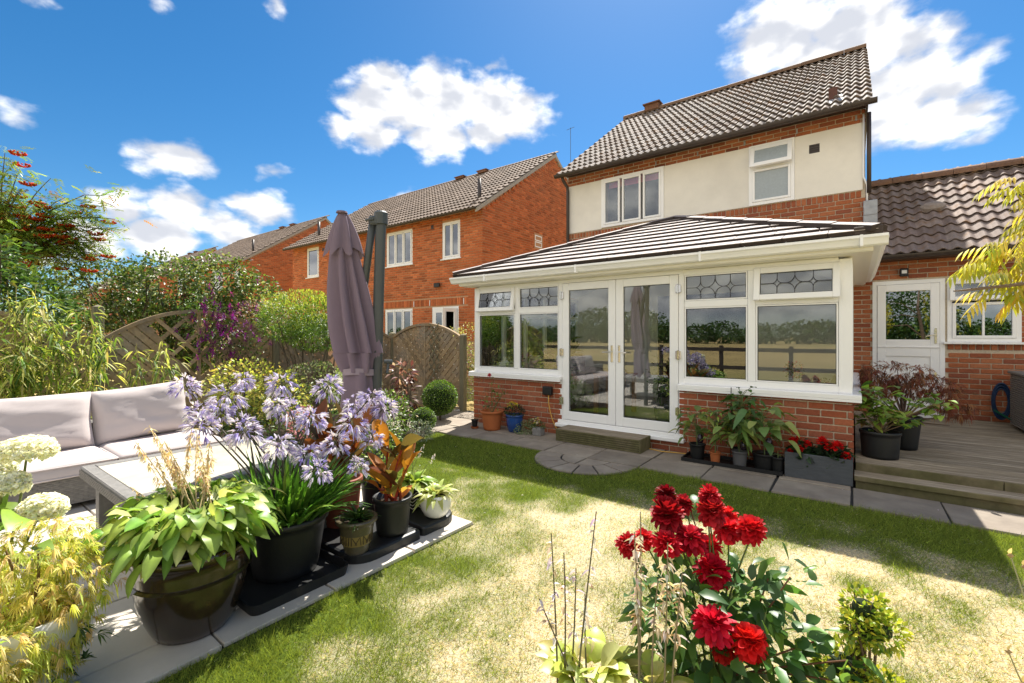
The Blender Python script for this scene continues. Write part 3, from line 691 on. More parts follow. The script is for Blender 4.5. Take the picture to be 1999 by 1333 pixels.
for a_ in ((sx0,sx0+.055,0,.05,-zl,0),(sx1-.055,sx1,0,.05,-zl,0),(sx0+.055,sx1-.055,0,.05,-zl,-zl+.055),(sx0+.055,sx1-.055,0,.05,-.055,0),((sx0+sx1)/2-.012,(sx0+sx1)/2+.012,.005,.04,-zl+.055,-.055)): f.box(*a_,M=Mx,b=.004)
f.build('open_sash',M_upvc,gwn); p=MB(); p.box(sx0+.05,sx1-.05,.02,.028,-zl+.05,-.05,M=Mx); p.build('pane',M_glass,gwn)
f=MB(); f.box(GW[0]+.05,GW[1]-.05,GY-.02,GY+.04,1.955,2.0); f.build('transom',M_upvc,gwn)
groof=gp(MB().add([(HX1,8.98,2.63),(4.3,8.98,2.63),(4.3,11.0,4.16),(HX1,11.0,4.16),(4.3,13,2.63),(HX1,13,2.63)],[(0,1,2,3),(3,2,4,5)]).build('roof',M_tilefar,None,fix=False))
tiled_slope(groof,HX1+.02,4.2,(9.0,2.67),(11.0,4.21),.30,.25,TILE_G,n_ind=300)
ridge_caps(groof,HX1+.02,4.2,11.0,4.255,M_tile,(.19,.11,.075),r=.14,step=.42)
tv=MB(); tv.col=(.3,.25,.22); tv.lathe([(.17,0),(.16,.06),(.1,.10),(.02,.115)],16,sy=.7); o=tv.build('vent_tile',M_tile,groof); o.location=(1.02,10.02,3.5); o.rotation_euler=(R(37),0,0)
gp(gutter(None,HX1+.0,4.2,8.95,2.66,M_brownpl,.06))
k=MB(); k.box(HX1+.01,4.2,8.99,9.29,2.60,2.635); gp(k.build('soffit',M_brownpl))
k=MB(); k.box(.57,.67,9.20,9.27,2.36,2.48,b=.008); k.box(.60,.64,9.26,9.3,2.40,2.44); lam=gp(k.build('wall_light',M_blackpl))
k=MB(); k.box(.59,.65,9.194,9.203,2.40,2.45); k.build('lens',M_whitecer,lam)

# ================================================================ NEIGHBOURING HOUSES (pairs along the same line)
NPAL=[(.50,.14,.048),(.47,.125,.042),(.53,.16,.058),(.45,.125,.045),(.49,.15,.055)]
def pair(x1,label,fine,w=10.5,y=10.0,name='brick_house'):
    x0=x1-w; t=thing(name,label,'house',(x1,y,0)); I=Matrix.Translation((-x1,-y,0))
    def q(o): o.parent=t; o.matrix_parent_inverse=I; return o
    E=5.08; YR=13.88; ZR=7.86; YB=17.8
    wins=[(x1-9.38,x1-8.51,3.8,4.98),(x1-4.3,x1-2.98,3.78,4.93),(x1-1.62,x1-.87,3.78,4.90),(x1-7.2,x1-6.2,3.78,4.93)]
    low=[(x1-4.38,x1-2.98,1.0,2.34),(x1-2.07,x1-.93,.1,2.34),(x1-9.2,x1-7.8,1.0,2.34)]
    b=MB(); wall_with_holes(b,x0,x1,y,y+.3,0,E+.05,wins+low)
    b.box(x1-.3,x1,y+.3,YB,0,E+.05); b.box(x0,x0+.3,y+.3,YB,0,E+.05); b.box(x0+.3,x1-.3,YB-.3,YB,0,E)
    for xg in (x0,x1-.3): b.add([(xg,y,E+.05),(xg,YB,E+.05),(xg,YR,ZR-.1),(xg+.3,y,E+.05),(xg+.3,YB,E+.05),(xg+.3,YR,ZR-.1)],[(0,1,2),(3,5,4),(0,2,5,3),(1,4,5,2),(0,3,4,1)])
    wl=q(b.build('wall',M_mortarN))
    sold=[(w-4.6,w-.55,2.37,2.59)] if fine else []
    op=[(a-x0,c-x0,e,f) for a,c,e,f in wins+low]
    zmin=1.3 if fine else 2.2
    brick_wall(wl,(x0,y,0),(1,0),w,zmin,E,op,n_ind=120 if fine else 0,soldiers=sold,pal=NPAL)
    def inside(u,z):
        yy=y+u; top=E+(ZR-.12-E)*(1-abs(yy-YR)/(YR-y)); return z<top
    gap=[(12.63-y,13.16-y,4.35,4.87)] if fine else []
    brick_wall(wl,(x1,y,0),(0,1),YB-y,zmin,ZR,gap,n_ind=0,pal=NPAL,keep=inside)
    # dentil course under the verge
    if fine:
        for side_ in (0,1):
            for i in range(18):
                s=(i+.5)/18; yy=(y+.1+(YR-y-.2)*s) if side_==0 else (YB-.1-(YB-YR-.2)*s); zz=E-.02+(ZR-E-.12)*s
                o=bpy.data.objects.new('dentil_brick',brick_mesh(.10,.075,random.randrange(5),NPAL)); o.location=(x1+.035,yy,zz); o.rotation_euler=(0,0,R(90)); put(o,wl)
                o.matrix_parent_inverse=Matrix.Identity(4)
    for i,(a,c,e,f) in enumerate(wins+low[:1]+low[2:]):
        nl=1 if c-a<.95 and i==0 else (2 if c-a<.95 else 3)
        cur=M_frost if i in (0,2) or not fine else (M_net if i==1 else None)
        window_=window(None,a,c,e,f,y+.01,[(k/nl+.01,(k+1)/nl-.01,0,1) for k in range(nl)],glass=M_glassfar,curtain=cur,name='window'); q(window_)
    a,c,e,f=low[1]
    db=MB(); db.box(a,a+.07,y+.01,y+.08,e,f); db.box(c-.07,c,y+.01,y+.08,e,f); db.box(a+.07,c-.07,y+.01,y+.08,f-.07,f); dd=q(db.build('door',M_upvc))
    m=(a+c)/2
    lf=MB(); lf.box(a+.075,a+.17,y-.002,y+.05,e,f-.075); lf.box(m-.1,m,y-.002,y+.05,e,f-.075); lf.box(a+.17,m-.1,y-.002,y+.05,f-.18,f-.075); lf.box(a+.17,m-.1,y-.002,y+.05,e,e+.2); lf.build('door_leaf',M_upvc,dd)
    p=MB(); p.box(a+.165,m-.095,y+.01,y+.02,e+.19,f-.175); p.build('pane',M_glassfar,dd)
    lf=MB(); Mx=Matrix.Translation((c-.07,y,0))@Matrix.Rotation(R(78),4,'Z'); hw=.5
    for bx in ((-hw,-hw+.09,0,.05,e,f-.075),(-.09,0,0,.05,e,f-.075),(-hw+.09,-.09,0,.05,f-.18,f-.075),(-hw+.09,-.09,0,.05,e,e+.2)): lf.box(*bx,M=Mx)
    lf.build('open_door_leaf',M_upvc,dd)
    d=MB(); d.box(a,c,y+.6,y+.62,e,f); d.build('room_shade_card',M_dark,dd)  # card coloured dark for the shade inside the doorway
    rf=q(MB().add([(x0-.05,y-.32,E-.08),(x1+.02,y-.32,E-.08),(x1+.02,YR,ZR-.05),(x0-.05,YR,ZR-.05),(x1+.02,YB+.3,E-.08),(x0-.05,YB+.3,E-.08)],[(0,1,2,3),(3,2,4,5)]).build('roof',M_tilefar,None,fix=False))
    tiled_slope(rf,x0-.06,x1+.06,(y-.33,E-.04),(YR,ZR),.30,.335,TILE_F,n_ind=300 if fine else 0)
    ridge_caps(rf,x0-.06,x1+.06,YR,ZR-.03,M_tilefar,(.16,.11,.085),step=.45)
    vb=MB(); vb.col=(.42,.38,.32)
    for s0,s1 in (((y-.33,E-.07),(YR,ZR-.03)),((YB+.3,E-.07),(YR,ZR-.03))):
        vb.add([(x1+.0,s0[0],s0[1]-.09),(x1+.075,s0[0],s0[1]-.09),(x1+.075,s0[0],s0[1]+.03),(x1,s0[0],s0[1]+.03),(x1,s1[0],s1[1]-.09),(x1+.075,s1[0],s1[1]-.09),(x1+.075,s1[0],s1[1]+.03),(x1,s1[0],s1[1]+.03)],[(0,1,2,3),(4,7,6,5),(0,4,5,1),(1,5,6,2),(2,6,7,3),(3,7,4,0)])
    vb.build('verge',M_tilefar,rf)
    q(gutter(None,x0-.08,x1+.05,y-.36,E-.04,M_brownpl,.055))
    for xs_ in (x1-9.1,x1-.42):
        k=MB(); k.tube([(xs_,y+.35,5.2),(xs_,y+.35,6.12)],.055,10); k.build('soil_vent_pipe',M_brownpl,rf,smooth=True)
        k=MB(); k.add([(xs_-.2,y+.0,5.265),(xs_+.2,y,5.265),(xs_+.2,y+.5,5.63),(xs_-.2,y+.5,5.63)],[(0,1,2,3)]); k.build('vent_flashing',M_leadfl,rf,fix=False)
    for xs_ in (x1-3.2,x1-4.4):
        k=MB(); k.col=(.23,.12,.08); k.box(xs_-.22,xs_+.22,YR-.18,YR+.18,ZR,ZR+.07); k.box(xs_-.26,xs_+.26,YR-.22,YR+.22,ZR+.07,ZR+.09); k.build('ridge_vent',M_tilefar,rf)
    for xs_ in (x1-8.18,x1-2.05):
        k=MB(); k.box(xs_-.06,xs_+.06,y-.016,y-.004,4.77,4.90); q(k.build('air_vent',M_brownpl))
    if fine:
        gw_=window(None,-.265,.265,4.35,4.87,0,[(0,1,0,.48),(0,1,.52,1)],glass=M_glassfar,curtain=M_frost,sill=False); gw_.location=(x1-.01,12.895,0); gw_.rotation_euler=(0,0,R(90)); q(gw_)
        k=MB(); k.box(-1.75+x1-.12,x1-1.75+.12,y-.14,y-.08,2.93,3.06,b=.01); k.box(x1-1.79,x1-1.71,y-.09,y,2.96,3.03); q(k.build('flood_light',M_blackpl))
        for xs_ in (x1-2.9,x1-2.16,x1-.72):
            k=MB(); k.box(xs_-.012,xs_+.012,y-.018,y-.013,2.38,2.56); q(k.build('weep_marker',M_upvc))
        k=MB(); k.tube([(x1+.04,15.0,7.2),(x1+.04,15.0,9.2)],.009,6); k.tube([(x1-.12,15,9.15),(x1+.2,15,9.18)],.008,5); k.tube([(x1-.15,14.9,7.35),(x1+.1,15.15,7.35),(x1+.1,15.15,7.75),(x1-.02,14.9,7.75)],.02,5); q(k.build('aerial',M_metal))
        k=MB(); k.lathe([(.06,0),(.06,.12)],10); kk=k.build('boiler_flue',M_blackpl); kk.location=(x1,14.9,6.6); kk.rotation_euler=(0,R(90),0); q(kk)
        k=MB(); k.tube([(x1+.05,14.9,5.4),(x1+.05,14.9,5.2),(x1+.05,15.6,5.15)],.03,6); q(k.build('overflow_pipe',M_blackpl))
    return t
M_mortarN=mat('pale_mortar',(.50,.29,.17),rough=.95,noise=(30,.2),spec=.1)
M_net=mat('net_blind',(.66,.66,.66),rough=.8,noise=(9,.1),stretch=(5,5,.3))
pair(-8.5,'orange brick house with white windows and sunlit tiled roof behind the folded parasol',True)
pair(-23.0,'brick house whose gable shows left of the parasol, behind the first neighbour',False)
pair(-37.5,'farthest brick house, only its gable peak showing above the shrubs',False,w=8)
pair(-52.0,'distant brick house with brown roof seen under the rowan branches',False,w=9)
# ================================================================ CONSERVATORY
def adopt(o,root): o.parent=root; o.matrix_parent_inverse=root.matrix_basis.inverted(); return o
cons=thing('conservatory','white framed conservatory on brick dwarf walls with tiled hip roof and french doors','conservatory',(-2.55,5.78,0))
def cq(o): return adopt(o,cons)
CY=5.78; XL,XR=-5.11,0.0; DX0,DX1=-3.41,-1.73; ZS=.80
b=MB(); b.box(XL,DX0,CY+.012,CY+.26,0,ZS); b.box(DX1,XR-.012,CY+.012,CY+.26,0,ZS); b.box(DX0,DX1,CY+.012,CY+.26,0,.15)
b.box(XL,XL+.25,CY+.26,9.29,0,ZS); b.box(XR-.262,XR-.012,CY+.26,9.29,0,ZS)
dw=cq(b.build('dwarf_wall',M_mortar))
CPAL=[(.33,.095,.045),(.30,.085,.04),(.36,.115,.055),(.27,.08,.042),(.34,.12,.065),(.31,.10,.055)]
brick_wall(dw,(XL,CY+.012,0),(1,0),XR-XL,0,ZS,[(DX0-XL,DX1-XL,.15,1)],n_ind=300,pal=CPAL)
brick_wall(dw,(XR-.012,CY,0),(0,1),3.5,.2,ZS,[],n_ind=0,pal=CPAL)
# sills
def sill(x0,x1,y0,y1): s=MB(); s.box(x0,x1,y0,y1,ZS+.002,ZS+.055,b=.008); s.box(x0,x1,y0+.0,y0+.02,ZS-.02,ZS+.004); return cq(s.build('sill',M_upvc))
sill(XL-.06,DX0+.005,CY-.065,CY+.2); sill(DX1-.005,XR+.065,CY-.065,CY+.2); sill(XL-.06,XL+.18,CY+.2,9.28); sill(XR-.18,XR+.065,CY+.2,9.28)
Z0=ZS+.055; ZT0,ZT1=1.795,1.875; ZH=2.24; YF=CY+.02; FD=.07
def bars(lst,name,m=M_upvc,bv=.006):
    f=MB()
    for x in lst: f.box(*x,b=bv)
    return cq(f.build(name,m))
def fixed(x0,x1,z0,z1,y=YF): # bead and pane of a fixed light
    p=MB(); p.box(x0,x1,y+.022,y+.03,z0,z1); o=cq(p.build('pane',M_glass))
    bd=MB(); s=.014
    bd.box(x0,x0+s,y+.002,y+.022,z0,z1); bd.box(x1-s,x1,y+.002,y+.022,z0,z1); bd.box(x0+s,x1-s,y+.002,y+.022,z0,z0+s); bd.box(x0+s,x1-s,y+.002,y+.022,z1-s,z1); bd.build('glazing_bead',M_upvc,o).matrix_parent_inverse=Matrix.Identity(4)
    seal(o,x0+s,x1-s,z0+s,z1-s,y+.016)
    return o
M_seal=mat('rubber_seal',(.02,.02,.021),rough=.7)
def seal(parent,x0,x1,z0,z1,y,M=None,w=.006):
    f=MB()
    for a_ in ((x0,x0+w,y,y+.004,z0,z1),(x1-w,x1,y,y+.004,z0,z1),(x0+w,x1-w,y,y+.004,z0,z0+w),(x0+w,x1-w,y,y+.004,z1-w,z1)): f.box(*a_,M=M)
    o=f.build('rubber_seal',M_seal,parent); o.matrix_parent_inverse=Matrix.Identity(4); return o
def leads(parent,x0,x1,z0,z1,y,M=None):
    """three curved diamonds on a line, as in the top lights"""
    W_=x1-x0;H_=z1-z0;zc=(z0+z1)/2;f=MB();t=.006
    def seg(a,c):
        a=Vector((a[0],y,a[1]));c=Vector((c[0],y,c[1])); 
        if M is not None: a=M@a;c=M@c
        f.tube([a,c],.0042,4,cap=False)
    cs=[(.25,.085,.22),(.5,.13,.34),(.75,.085,.22)]; px=x0
    for cx_,rw,rh in cs:
        cx=x0+W_*cx_; rx=H_*rw*2.2; rz=H_*rh*1.0
        pts=[]
        for q,(sx,sz) in enumerate(((1,1),(-1,1),(-1,-1),(1,-1))):
            for k in range(5):
                a=k/4; 
                if q%2: a=1-a
                u=1-a; pts.append((cx+sx*rx*(u**1.6),zc+sz*rz*((1-u)**1.6)))
        for a_,c_ in zip(pts,pts[1:]+pts[:1]): seg(a_,c_)
        seg((cx,zc+rz),(cx,z1)); seg((cx,zc-rz),(cx,z0)); seg((px,zc),(cx-rx,zc)); px=cx+rx
    seg((px,zc),(x1,zc))
    o=f.build('lead_strips',M_lead,parent,fix=False); o.matrix_parent_inverse=Matrix.Identity(4); return o
def toplight_open(x0,x1,z0,z1,ang=9):
    Mx=Matrix.Translation((0,YF-.02,z1))@Matrix.Rotation(R(-ang),4,'X'); H_=z1-z0; s=.065; f=MB()
    for a_ in ((x0,x0+s,0,.05,-H_,0),(x1-s,x1,0,.05,-H_,0),(x0+s,x1-s,0,.05,-H_,-H_+s),(x0+s,x1-s,0,.05,-s,0)): f.box(*a_,M=Mx,b=.006)
    w=cq(f.build('top_light',M_upvc)); p=MB(); p.box(x0+s-.004,x1-s+.004,.02,.028,-H_+s-.004,-s+.004,M=Mx); o=p.build('pane',M_glass,w)
    seal(w,x0+s,x1-s,-H_+s,-s,.014,Mx)
    leads(w,x0+s,x1-s,-H_+s,-s,.012,Mx)
bars([(XL,XL+.095,YF,YF+FD,Z0,ZH)],'corner_post'); bars([(XR-.125,XR-.01,YF,YF+FD,Z0,ZH)],'corner_post')
for (a,c,mid,op) in ((XL+.095,DX0,-4.23,'L'),(DX1,XR-.125,-.93,'R')):
    bars([(a,c,YF,YF+FD,Z0,Z0+.075)],'bottom_rail'); bars([(a,c,YF,YF+FD,ZH-.05,ZH+.02)],'head_rail')
    bars([(mid-.04,mid+.04,YF-.004,YF+FD+.004,Z0+.075,ZH-.05)],'mullion')
    for x0,x1,isop in ((a,mid-.04,op=='L'),(mid+.04,c-(0.06 if c==DX0 else 0),op=='R')):
        if x0==DX1: x0=DX1+.055
        bars([(x0,x1,YF+.002,YF+FD-.002,ZT0,ZT1)],'transom')
        fixed(x0+.004,x1-.004,Z0+.077,ZT0-.002)
        if isop: toplight_open(x0-.015,x1+.015,ZT1-.035,ZH-.03,10)
        else:
            o=fixed(x0+.004,x1-.004,ZT1+.002,ZH-.052); leads(o,x0+.02,x1-.02,ZT1+.014,ZH-.064,YF+.018)
# french doors
bars([(DX0-.055,DX0+.01,YF-.012,YF+FD+.012,.2,ZH)],'door_post'); bars([(DX1-.01,DX1+.055,YF-.012,YF+FD+.012,.2,ZH)],'door_post')
bars([(DX0-.055,DX1+.055,YF-.014,YF+FD+.01,ZH-.03,ZH+.022)],'door_head')
s=MB(); s.box(DX0-.075,DX1+.075,CY-.07,CY+.2,.135,.185,b=.008); s.box(DX0-.055,DX1+.055,CY-.02,CY+.18,.185,.235,b=.006); cq(s.build('threshold',M_upvc))
mid=(DX0+DX1)/2
for x0,x1,sg in ((DX0+.014,mid-.003,1),(mid+.003,DX1-.014,-1)):
    f=MB(); z0,z1=.24,ZH-.035; s=.105; y=YF-.022
    f.box(x0,x0+s,y,y+.06,z0,z1,b=.006); f.box(x1-s,x1,y,y+.06,z0,z1,b=.006); f.box(x0+s,x1-s,y,y+.06,z0,z0+.12,b=.006); f.box(x0+s,x1-s,y,y+.06,z1-.105,z1,b=.006)
    dl=cq(f.build('door',M_upvc))
    p=MB(); p.box(x0+s-.004,x1-s+.004,y+.026,y+.034,z0+.116,z1-.101); p.build('pane',M_glass,dl); seal(dl,x0+s,x1-s,z0+.12,z1-.105,y+.02)
    hx=(x1-.05) if sg>0 else (x0+.05)
    h=MB(); h.box(hx-.015,hx+.015,y-.012,y,1.09,1.32,b=.005); h.build('handle_plate',M_chrome,dl); h=MB(); h.tube([(hx,y-.01,1.23),(hx,y-.05,1.23),(hx-sg*.12,y-.052,1.225)],.009,8); h.build('handle',M_chrome,dl)
    hx=x0-.005 if sg>0 else x1+.005
    for zz in (.46,1.16,1.98):
        h=MB(); h.box(hx-.035,hx+.03,y-.018,y-.001,zz,zz+.1,b=.004); h.tube([(hx-.002,y-.022,zz-.008),(hx-.002,y-.022,zz+.108)],.011,8); h.build('hinge',M_chrome,dl)
# side walls of glass (left side is seen through the front windows)
for X0,X1 in ((XL,XL+.07),(XR-.08,XR-.01)):
    bars([(X0,X1,CY+.09,9.28,Z0,Z0+.07),(X0,X1,CY+.09,9.28,ZH-.05,ZH+.02),(X0+.002,X1-.002,CY+.09,9.28,ZT0,ZT1)],'side_rail')
    ys_=np.linspace(CY+.09,9.28,6)
    for yy_ in ys_: bars([(X0-.003,X1+.003,max(CY+.092,yy_-.04),yy_+.04,Z0+.07,ZH-.05)],'side_mullion')
    for a,c in zip(ys_[:-1],ys_[1:]):
        p=MB(); p.box((X0+X1)/2,(X0+X1)/2+.008,a+.04,c-.04,Z0+.07,ZT0); cq(p.build('pane',M_glass)); p=MB(); p.box((X0+X1)/2,(X0+X1)/2+.008,a+.04,c-.04,ZT1,ZH-.05); cq(p.build('pane',M_glass))
# fascia, soffit, gutter
GYF=5.42
ZG=2.30
b=MB(); b.box(XL-.13,XR+.15,CY-.22,CY-.20,ZH+.03,ZG+.09); b.box(XL-.13,XR+.15,CY-.20,CY+.10,ZH+.022,ZH+.045); b.box(XR+.13,XR+.15,CY-.20,9.28,ZH+.03,ZG+.09); b.box(XR-.1,XR+.13,CY+.1,9.28,ZH+.022,ZH+.045); b.box(XL-.13,XL-.11,CY-.2,9.28,ZH+.03,ZG+.09); cq(b.build('fascia',M_cream))
og=[(0,0),(.055,0),(.075,.012),(.085,.035),(.10,.06),(.115,.075),(.115,.10),(.105,.10),(.10,.082),(.07,.05),(.05,.02),(.012,.014),(.01,.1),(0,.1)]
b=MB(); b.extr(og,(XL-.24,CY-.222,ZG),(XR+.26,CY-.222,ZG)); gt=cq(b.build('gutter',M_upvc))
b=MB(); b.extr(og,(XR+.152,CY-.222,ZG),(XR+.152,9.26,ZG)); cq(b.build('side_gutter',M_upvc))
for x in (-4.6,-3.0,-1.4,.06):
    k=MB(); k.box(x-.012,x+.012,CY-.343,CY-.225,ZG-.004,ZG+.104); k.build('gutter_clip',M_upvc,gt).matrix_parent_inverse=Matrix.Identity(4)
# roof: hip against the house wall
RX0,RX1,RY0,RZ0=XL-.17,XR+.19,5.47,2.41; AX,AY,AZ=-2.46,8.04,3.45
rb=MB(); rb.add([(RX0,RY0,RZ0-.03),(RX1,RY0,RZ0-.03),(AX,AY,AZ-.03),(AX,9.29,AZ-.03),(RX0,9.29,RZ0-.03),(RX1,9.29,RZ0-.03)],[(0,1,2),(4,0,2,3),(1,5,3,2)]); croof=cq(rb.build('roof',M_brownpl,fix=False))
cb_=MB(); cb_.add([(RX0+.2,RY0+.2,ZH+.05),(RX1-.2,RY0+.2,ZH+.05),(AX,AY,AZ-.3),(AX,9.28,AZ-.3),(RX0+.2,9.28,ZH+.05),(RX1-.2,9.28,ZH+.05)],[(0,2,1),(4,3,2,0),(1,2,3,5)]); cq(cb_.build('ceiling',M_upvc,fix=False))
CT=[(.37,.32,.295),(.33,.28,.26),(.40,.35,.325)]
def ctile(w,cutL=0,cutR=0,L=.33,col=CT[0]):
    """thin stepped tile: x 0..w, y up slope; cutL/cutR slant the sides along the hips"""
    b=MB(); h0,h1=.042,.012; n=max(1,int(w/.11)); 
    b.col=(.045,.032,.027)  # step faces coloured dark brown, the shade under each course painted in
    low=[(0,0,0),(w,0,0),(w-cutR,L,0),(cutL,L,0)]
    top=[(0,0,h0),(w,0,h0),(w-cutR,L,h1),(cutL,L,h1)]
    b.add(low+[(x,y,z-.006) for x,y,z in top],[(0,1,5,4),(1,2,6,5),(3,0,4,7),(2,3,7,6)])
    b.col=col; b.add(top,[(0,1,2,3)])
    b.add([(x,y,z-.006) for x,y,z in top]+top,[(0,1,5,4)])
    return b
def hip_slope(ax0,ax1,ay,rows,frame):
    """triangular slope: eave from 0..Wd, apex at ax, tiles laid in the slope frame (matrix)"""
    Wd,apx,Ls=ax0,ax1,ay; ga=Ls/rows
    for r in range(rows):
        s0=r*ga; s1=min((r+1)*ga+.04,Ls); xl0=apx*s0/Ls; xr0=Wd-(Wd-apx)*s0/Ls; xl1=apx*s1/Ls; xr1=Wd-(Wd-apx)*s1/Ls
        n=max(1,int(round((xr0-xl0)/.40))); ed=[xl0]+[xl0+(xr0-xl0)*(k+ (0.5 if r%2 else 0))/n for k in range(1,n)]+[xr0]
        for k in range(len(ed)-1):
            a,c=ed[k],ed[k+1]; w=c-a-.006
            cl=(xl1-xl0) if k==0 else max(0,xl1-a); cr=(xr0-xr1) if k==len(ed)-2 else max(0,c-xr1)
            cl=min(cl,w); cr=min(cr,w-cl)
            col=CT[random.randrange(3)]
            o=ctile(w,cl,cr,s1-s0,col).build('tile',M_ctile,croof,fix=False); Mx=frame@Matrix.Translation((a,s0,random.uniform(0,.002))); o.matrix_parent_inverse=Matrix.Identity(4); o.matrix_basis=Mx
pf=math.atan2(AZ-RZ0,AY-RY0); Lf=math.hypot(AZ-RZ0,AY-RY0)
hip_slope(RX1-RX0,AX-RX0,Lf,10,Matrix.Translation((RX0,RY0-.01,RZ0))@Matrix.Rotation(pf,4,'X'))
# side slopes: trapezoids, tile courses as long strips
for sx,X0 in ((1,RX1),(-1,RX0)):
    run=abs(AX-X0); ps=math.atan2(AZ-RZ0,run); rows=10
    for r in range(rows):
        f0=r/rows;f1=min(1,(r+1)/rows+.02); xa=X0+(AX-X0)*f0; xb=X0+(AX-X0)*f1; ya=RY0+(AY-RY0)*f0; yb=RY0+(AY-RY0)*f1; za=RZ0+(AZ-RZ0)*f0; zb=RZ0+(AZ-RZ0)*f1
        b=MB(); b.col=CT[r%3]; b.add([(xa,ya,za+.042),(xa,9.28,za+.042),(xb,9.28,zb+.012),(xb,yb,zb+.012),(xa,ya,za),(xa,9.28,za)],[(0,1,2,3),(4,5,1,0)]); o=b.build('tile_course',M_ctile,croof,fix=False); o.matrix_parent_inverse=Matrix.Identity(4)
# hip caps
for X0 in (RX0,RX1):
    p0=Vector((X0,RY0,RZ0+.035)); p1=Vector((AX,AY,AZ+.03)); n=8; dv=(p1-p0)/n; t=dv.normalized(); side=t.cross(Vector((0,0,1))).normalized(); up=side.cross(t)
    for k in range(n):
        a=p0+dv*k; c=p0+dv*(k+1.03); b=MB(); b.col=CT[k%3]; h=.035+.01
        vs=[]
        for q,e in ((a,.0),(c,-.008)):
            vs+=[q+side*.09-up*.02,q+side*.085+up*(.03+e),q+up*(.055+e),q-side*.085+up*(.03+e),q-side*.09-up*.02]
        b.add(vs,[(1,2,7,6),(2,3,8,7)]); b.col=(.05,.036,.03); b.add(vs,[(0,1,6,5),(3,4,9,8),(4,3,2,1,0),(5,6,7,8,9)])  # pale cap tops, sides darkened in colour as if in shade
        o=b.build('hip_cap',M_ctile,croof,fix=False); o.matrix_parent_inverse=Matrix.Identity(4)
b=MB(); b.col=(.06,.045,.038); b.box(XR+.0,XR+.22,RY0-.02,RY0+.22,RZ0-.01,RZ0+.075,b=.01); o=b.build('hip_end',M_ctile,croof); o.matrix_parent_inverse=Matrix.Identity(4)
# inside: floor and plastered wall
b=MB(); b.box(XL+.25,XR-.26,CY+.26,9.28,.02,.20); M_floor=mat('floor_tile',(.30,.26,.21),rough=.35,noise=(3,.15)); cq(b.build('floor',M_floor))
b=MB(); b.box(XL+.02,-3.2,9.25,9.295,.2,2.6); b.box(-1.5,XR-.02,9.25,9.295,.2,2.6); b.box(-3.2,-1.5,9.25,9.295,2.25,2.6); M_plaster=mat('plaster',(.78,.75,.68),rough=.9); cq(b.build('inner_wall',M_plaster))
b=MB(); b.box(-3.2,-1.5,9.27,9.29,.2,2.25); cq(b.build('opening_shade_sheet',M_dark))  # near-black sheet across the opening, shade of the house inside as colour
# socket and cable on the wall
b=MB(); b.box(-3.70,-3.55,CY-.075,CY-.002,.575,.70,b=.012); sk=b.build('outdoor_socket',M_blackpl,None,'black weatherproof socket box on the brick wall left of the doors','socket')
b=MB(); b.col=(.55,.33,.04)
pts=[(-3.60,CY-.05,.575),(-3.595,CY-.055,.45),(-3.57,CY-.05,.33),(-3.53,CY-.055,.22),(-3.47,CY-.06,.12),(-3.42,CY-.06,.04),(-3.3,CY-.04,.03),(-2.2,CY-.04,.03),(-2.06,5.66,.026),(-1.9,5.62,.026),(-1.75,5.66,.026),(-1.55,5.70,.026),(-1.4,5.70,.026)]
b.tube(pts,.007,6); M_cable=mat('orange_cable',(.60,.34,.06),rough=.5);
b.build('extension_cable',M_cable,None,'orange cable running from the black socket down behind the door step','cable',smooth=True,kind=None)

# door step
st=thing('door_step','weathered timber step box on the slabs below the french doors','step',(-2.65,5.5,0))
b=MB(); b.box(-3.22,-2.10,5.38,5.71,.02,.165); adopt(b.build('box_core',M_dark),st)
for k in range(3):
    b=MB(); b.box(-3.24,-2.08,5.385+k*.108,5.385+k*.108+.102,.165,.185,b=.003); adopt(b.build('board',M_deck),st)
for k in range(6):
    b=MB(); b.box(-3.235,-2.085,5.363,5.379,.022+k*.027,.022+k*.027+.022,b=.003); adopt(b.build('ribbed_batten',M_deckside),st)
b=MB(); b.box(-2.085,-2.065,5.365,5.71,.02,.183); adopt(b.build('end_board',M_deckside),st)
b=MB(); b.box(-3.255,-3.236,5.365,5.71,.02,.183); adopt(b.build('end_board',M_deckside),st)

# ================================================================ DECK
dk=thing('timber_deck','weathered grey timber deck with two steps beside the conservatory','deck',(2,6.5,0))
ZD=.21; y=5.63; X0d,X1d=.015,3.9
while y<9.26:
    y1=min(y+.142,9.285); b=MB(); n=12
    # grooved board: shallow ribs along the length
    prof=[]; ys_=np.linspace(0,y1-y-.004,n*2+1)
    top=[(a,ZD-(0.0035 if i%2 else 0)+random.uniform(-.0006,.0006)) for i,a in enumerate(ys_)]
    vs=[(X0d,y+a,z) for a,z in top]+[(X1d,y+a,z) for a,z in top]+[(X0d,y,ZD-.028),(X1d,y,ZD-.028),(X0d,y1-.004,ZD-.028),(X1d,y1-.004,ZD-.028)]
    m=len(top); fs=[(i,m+i,m+i+1,i+1) for i in range(m-1)]+[(0,2*m,2*m+1,m),(m-1,2*m-1,2*m+3,2*m+2)]
    b.add(vs,fs); adopt(b.build('deck_board',M_deck,fix=False),dk); y=y1
def ribbed(x0,x1,y0,y1,z1,name,m):
    b=MB(); n=8; ys_=np.linspace(y0,y1,n*2+1); top=[(a,z1-(0.003 if i%2 else 0)) for i,a in enumerate(ys_)]; k=len(top)
    b.add([(x0,a,z) for a,z in top]+[(x1,a,z) for a,z in top]+[(x0,y0,z1-.028),(x1,y0,z1-.028)],[(i,k+i,k+i+1,i+1) for i in range(k-1)]+[(0,2*k,2*k+1,k)]); adopt(b.build(name,m,fix=False),dk)
ribbed(X0d-.01,X1d,5.395,5.508,.132,'step_board',M_deck); ribbed(X0d-.01,X1d,5.512,5.622,.132,'step_board',M_deck)
b=MB(); b.box(X0d,X1d,5.415,5.44,.0,.103); adopt(b.build('riser_board',M_deckside),dk)
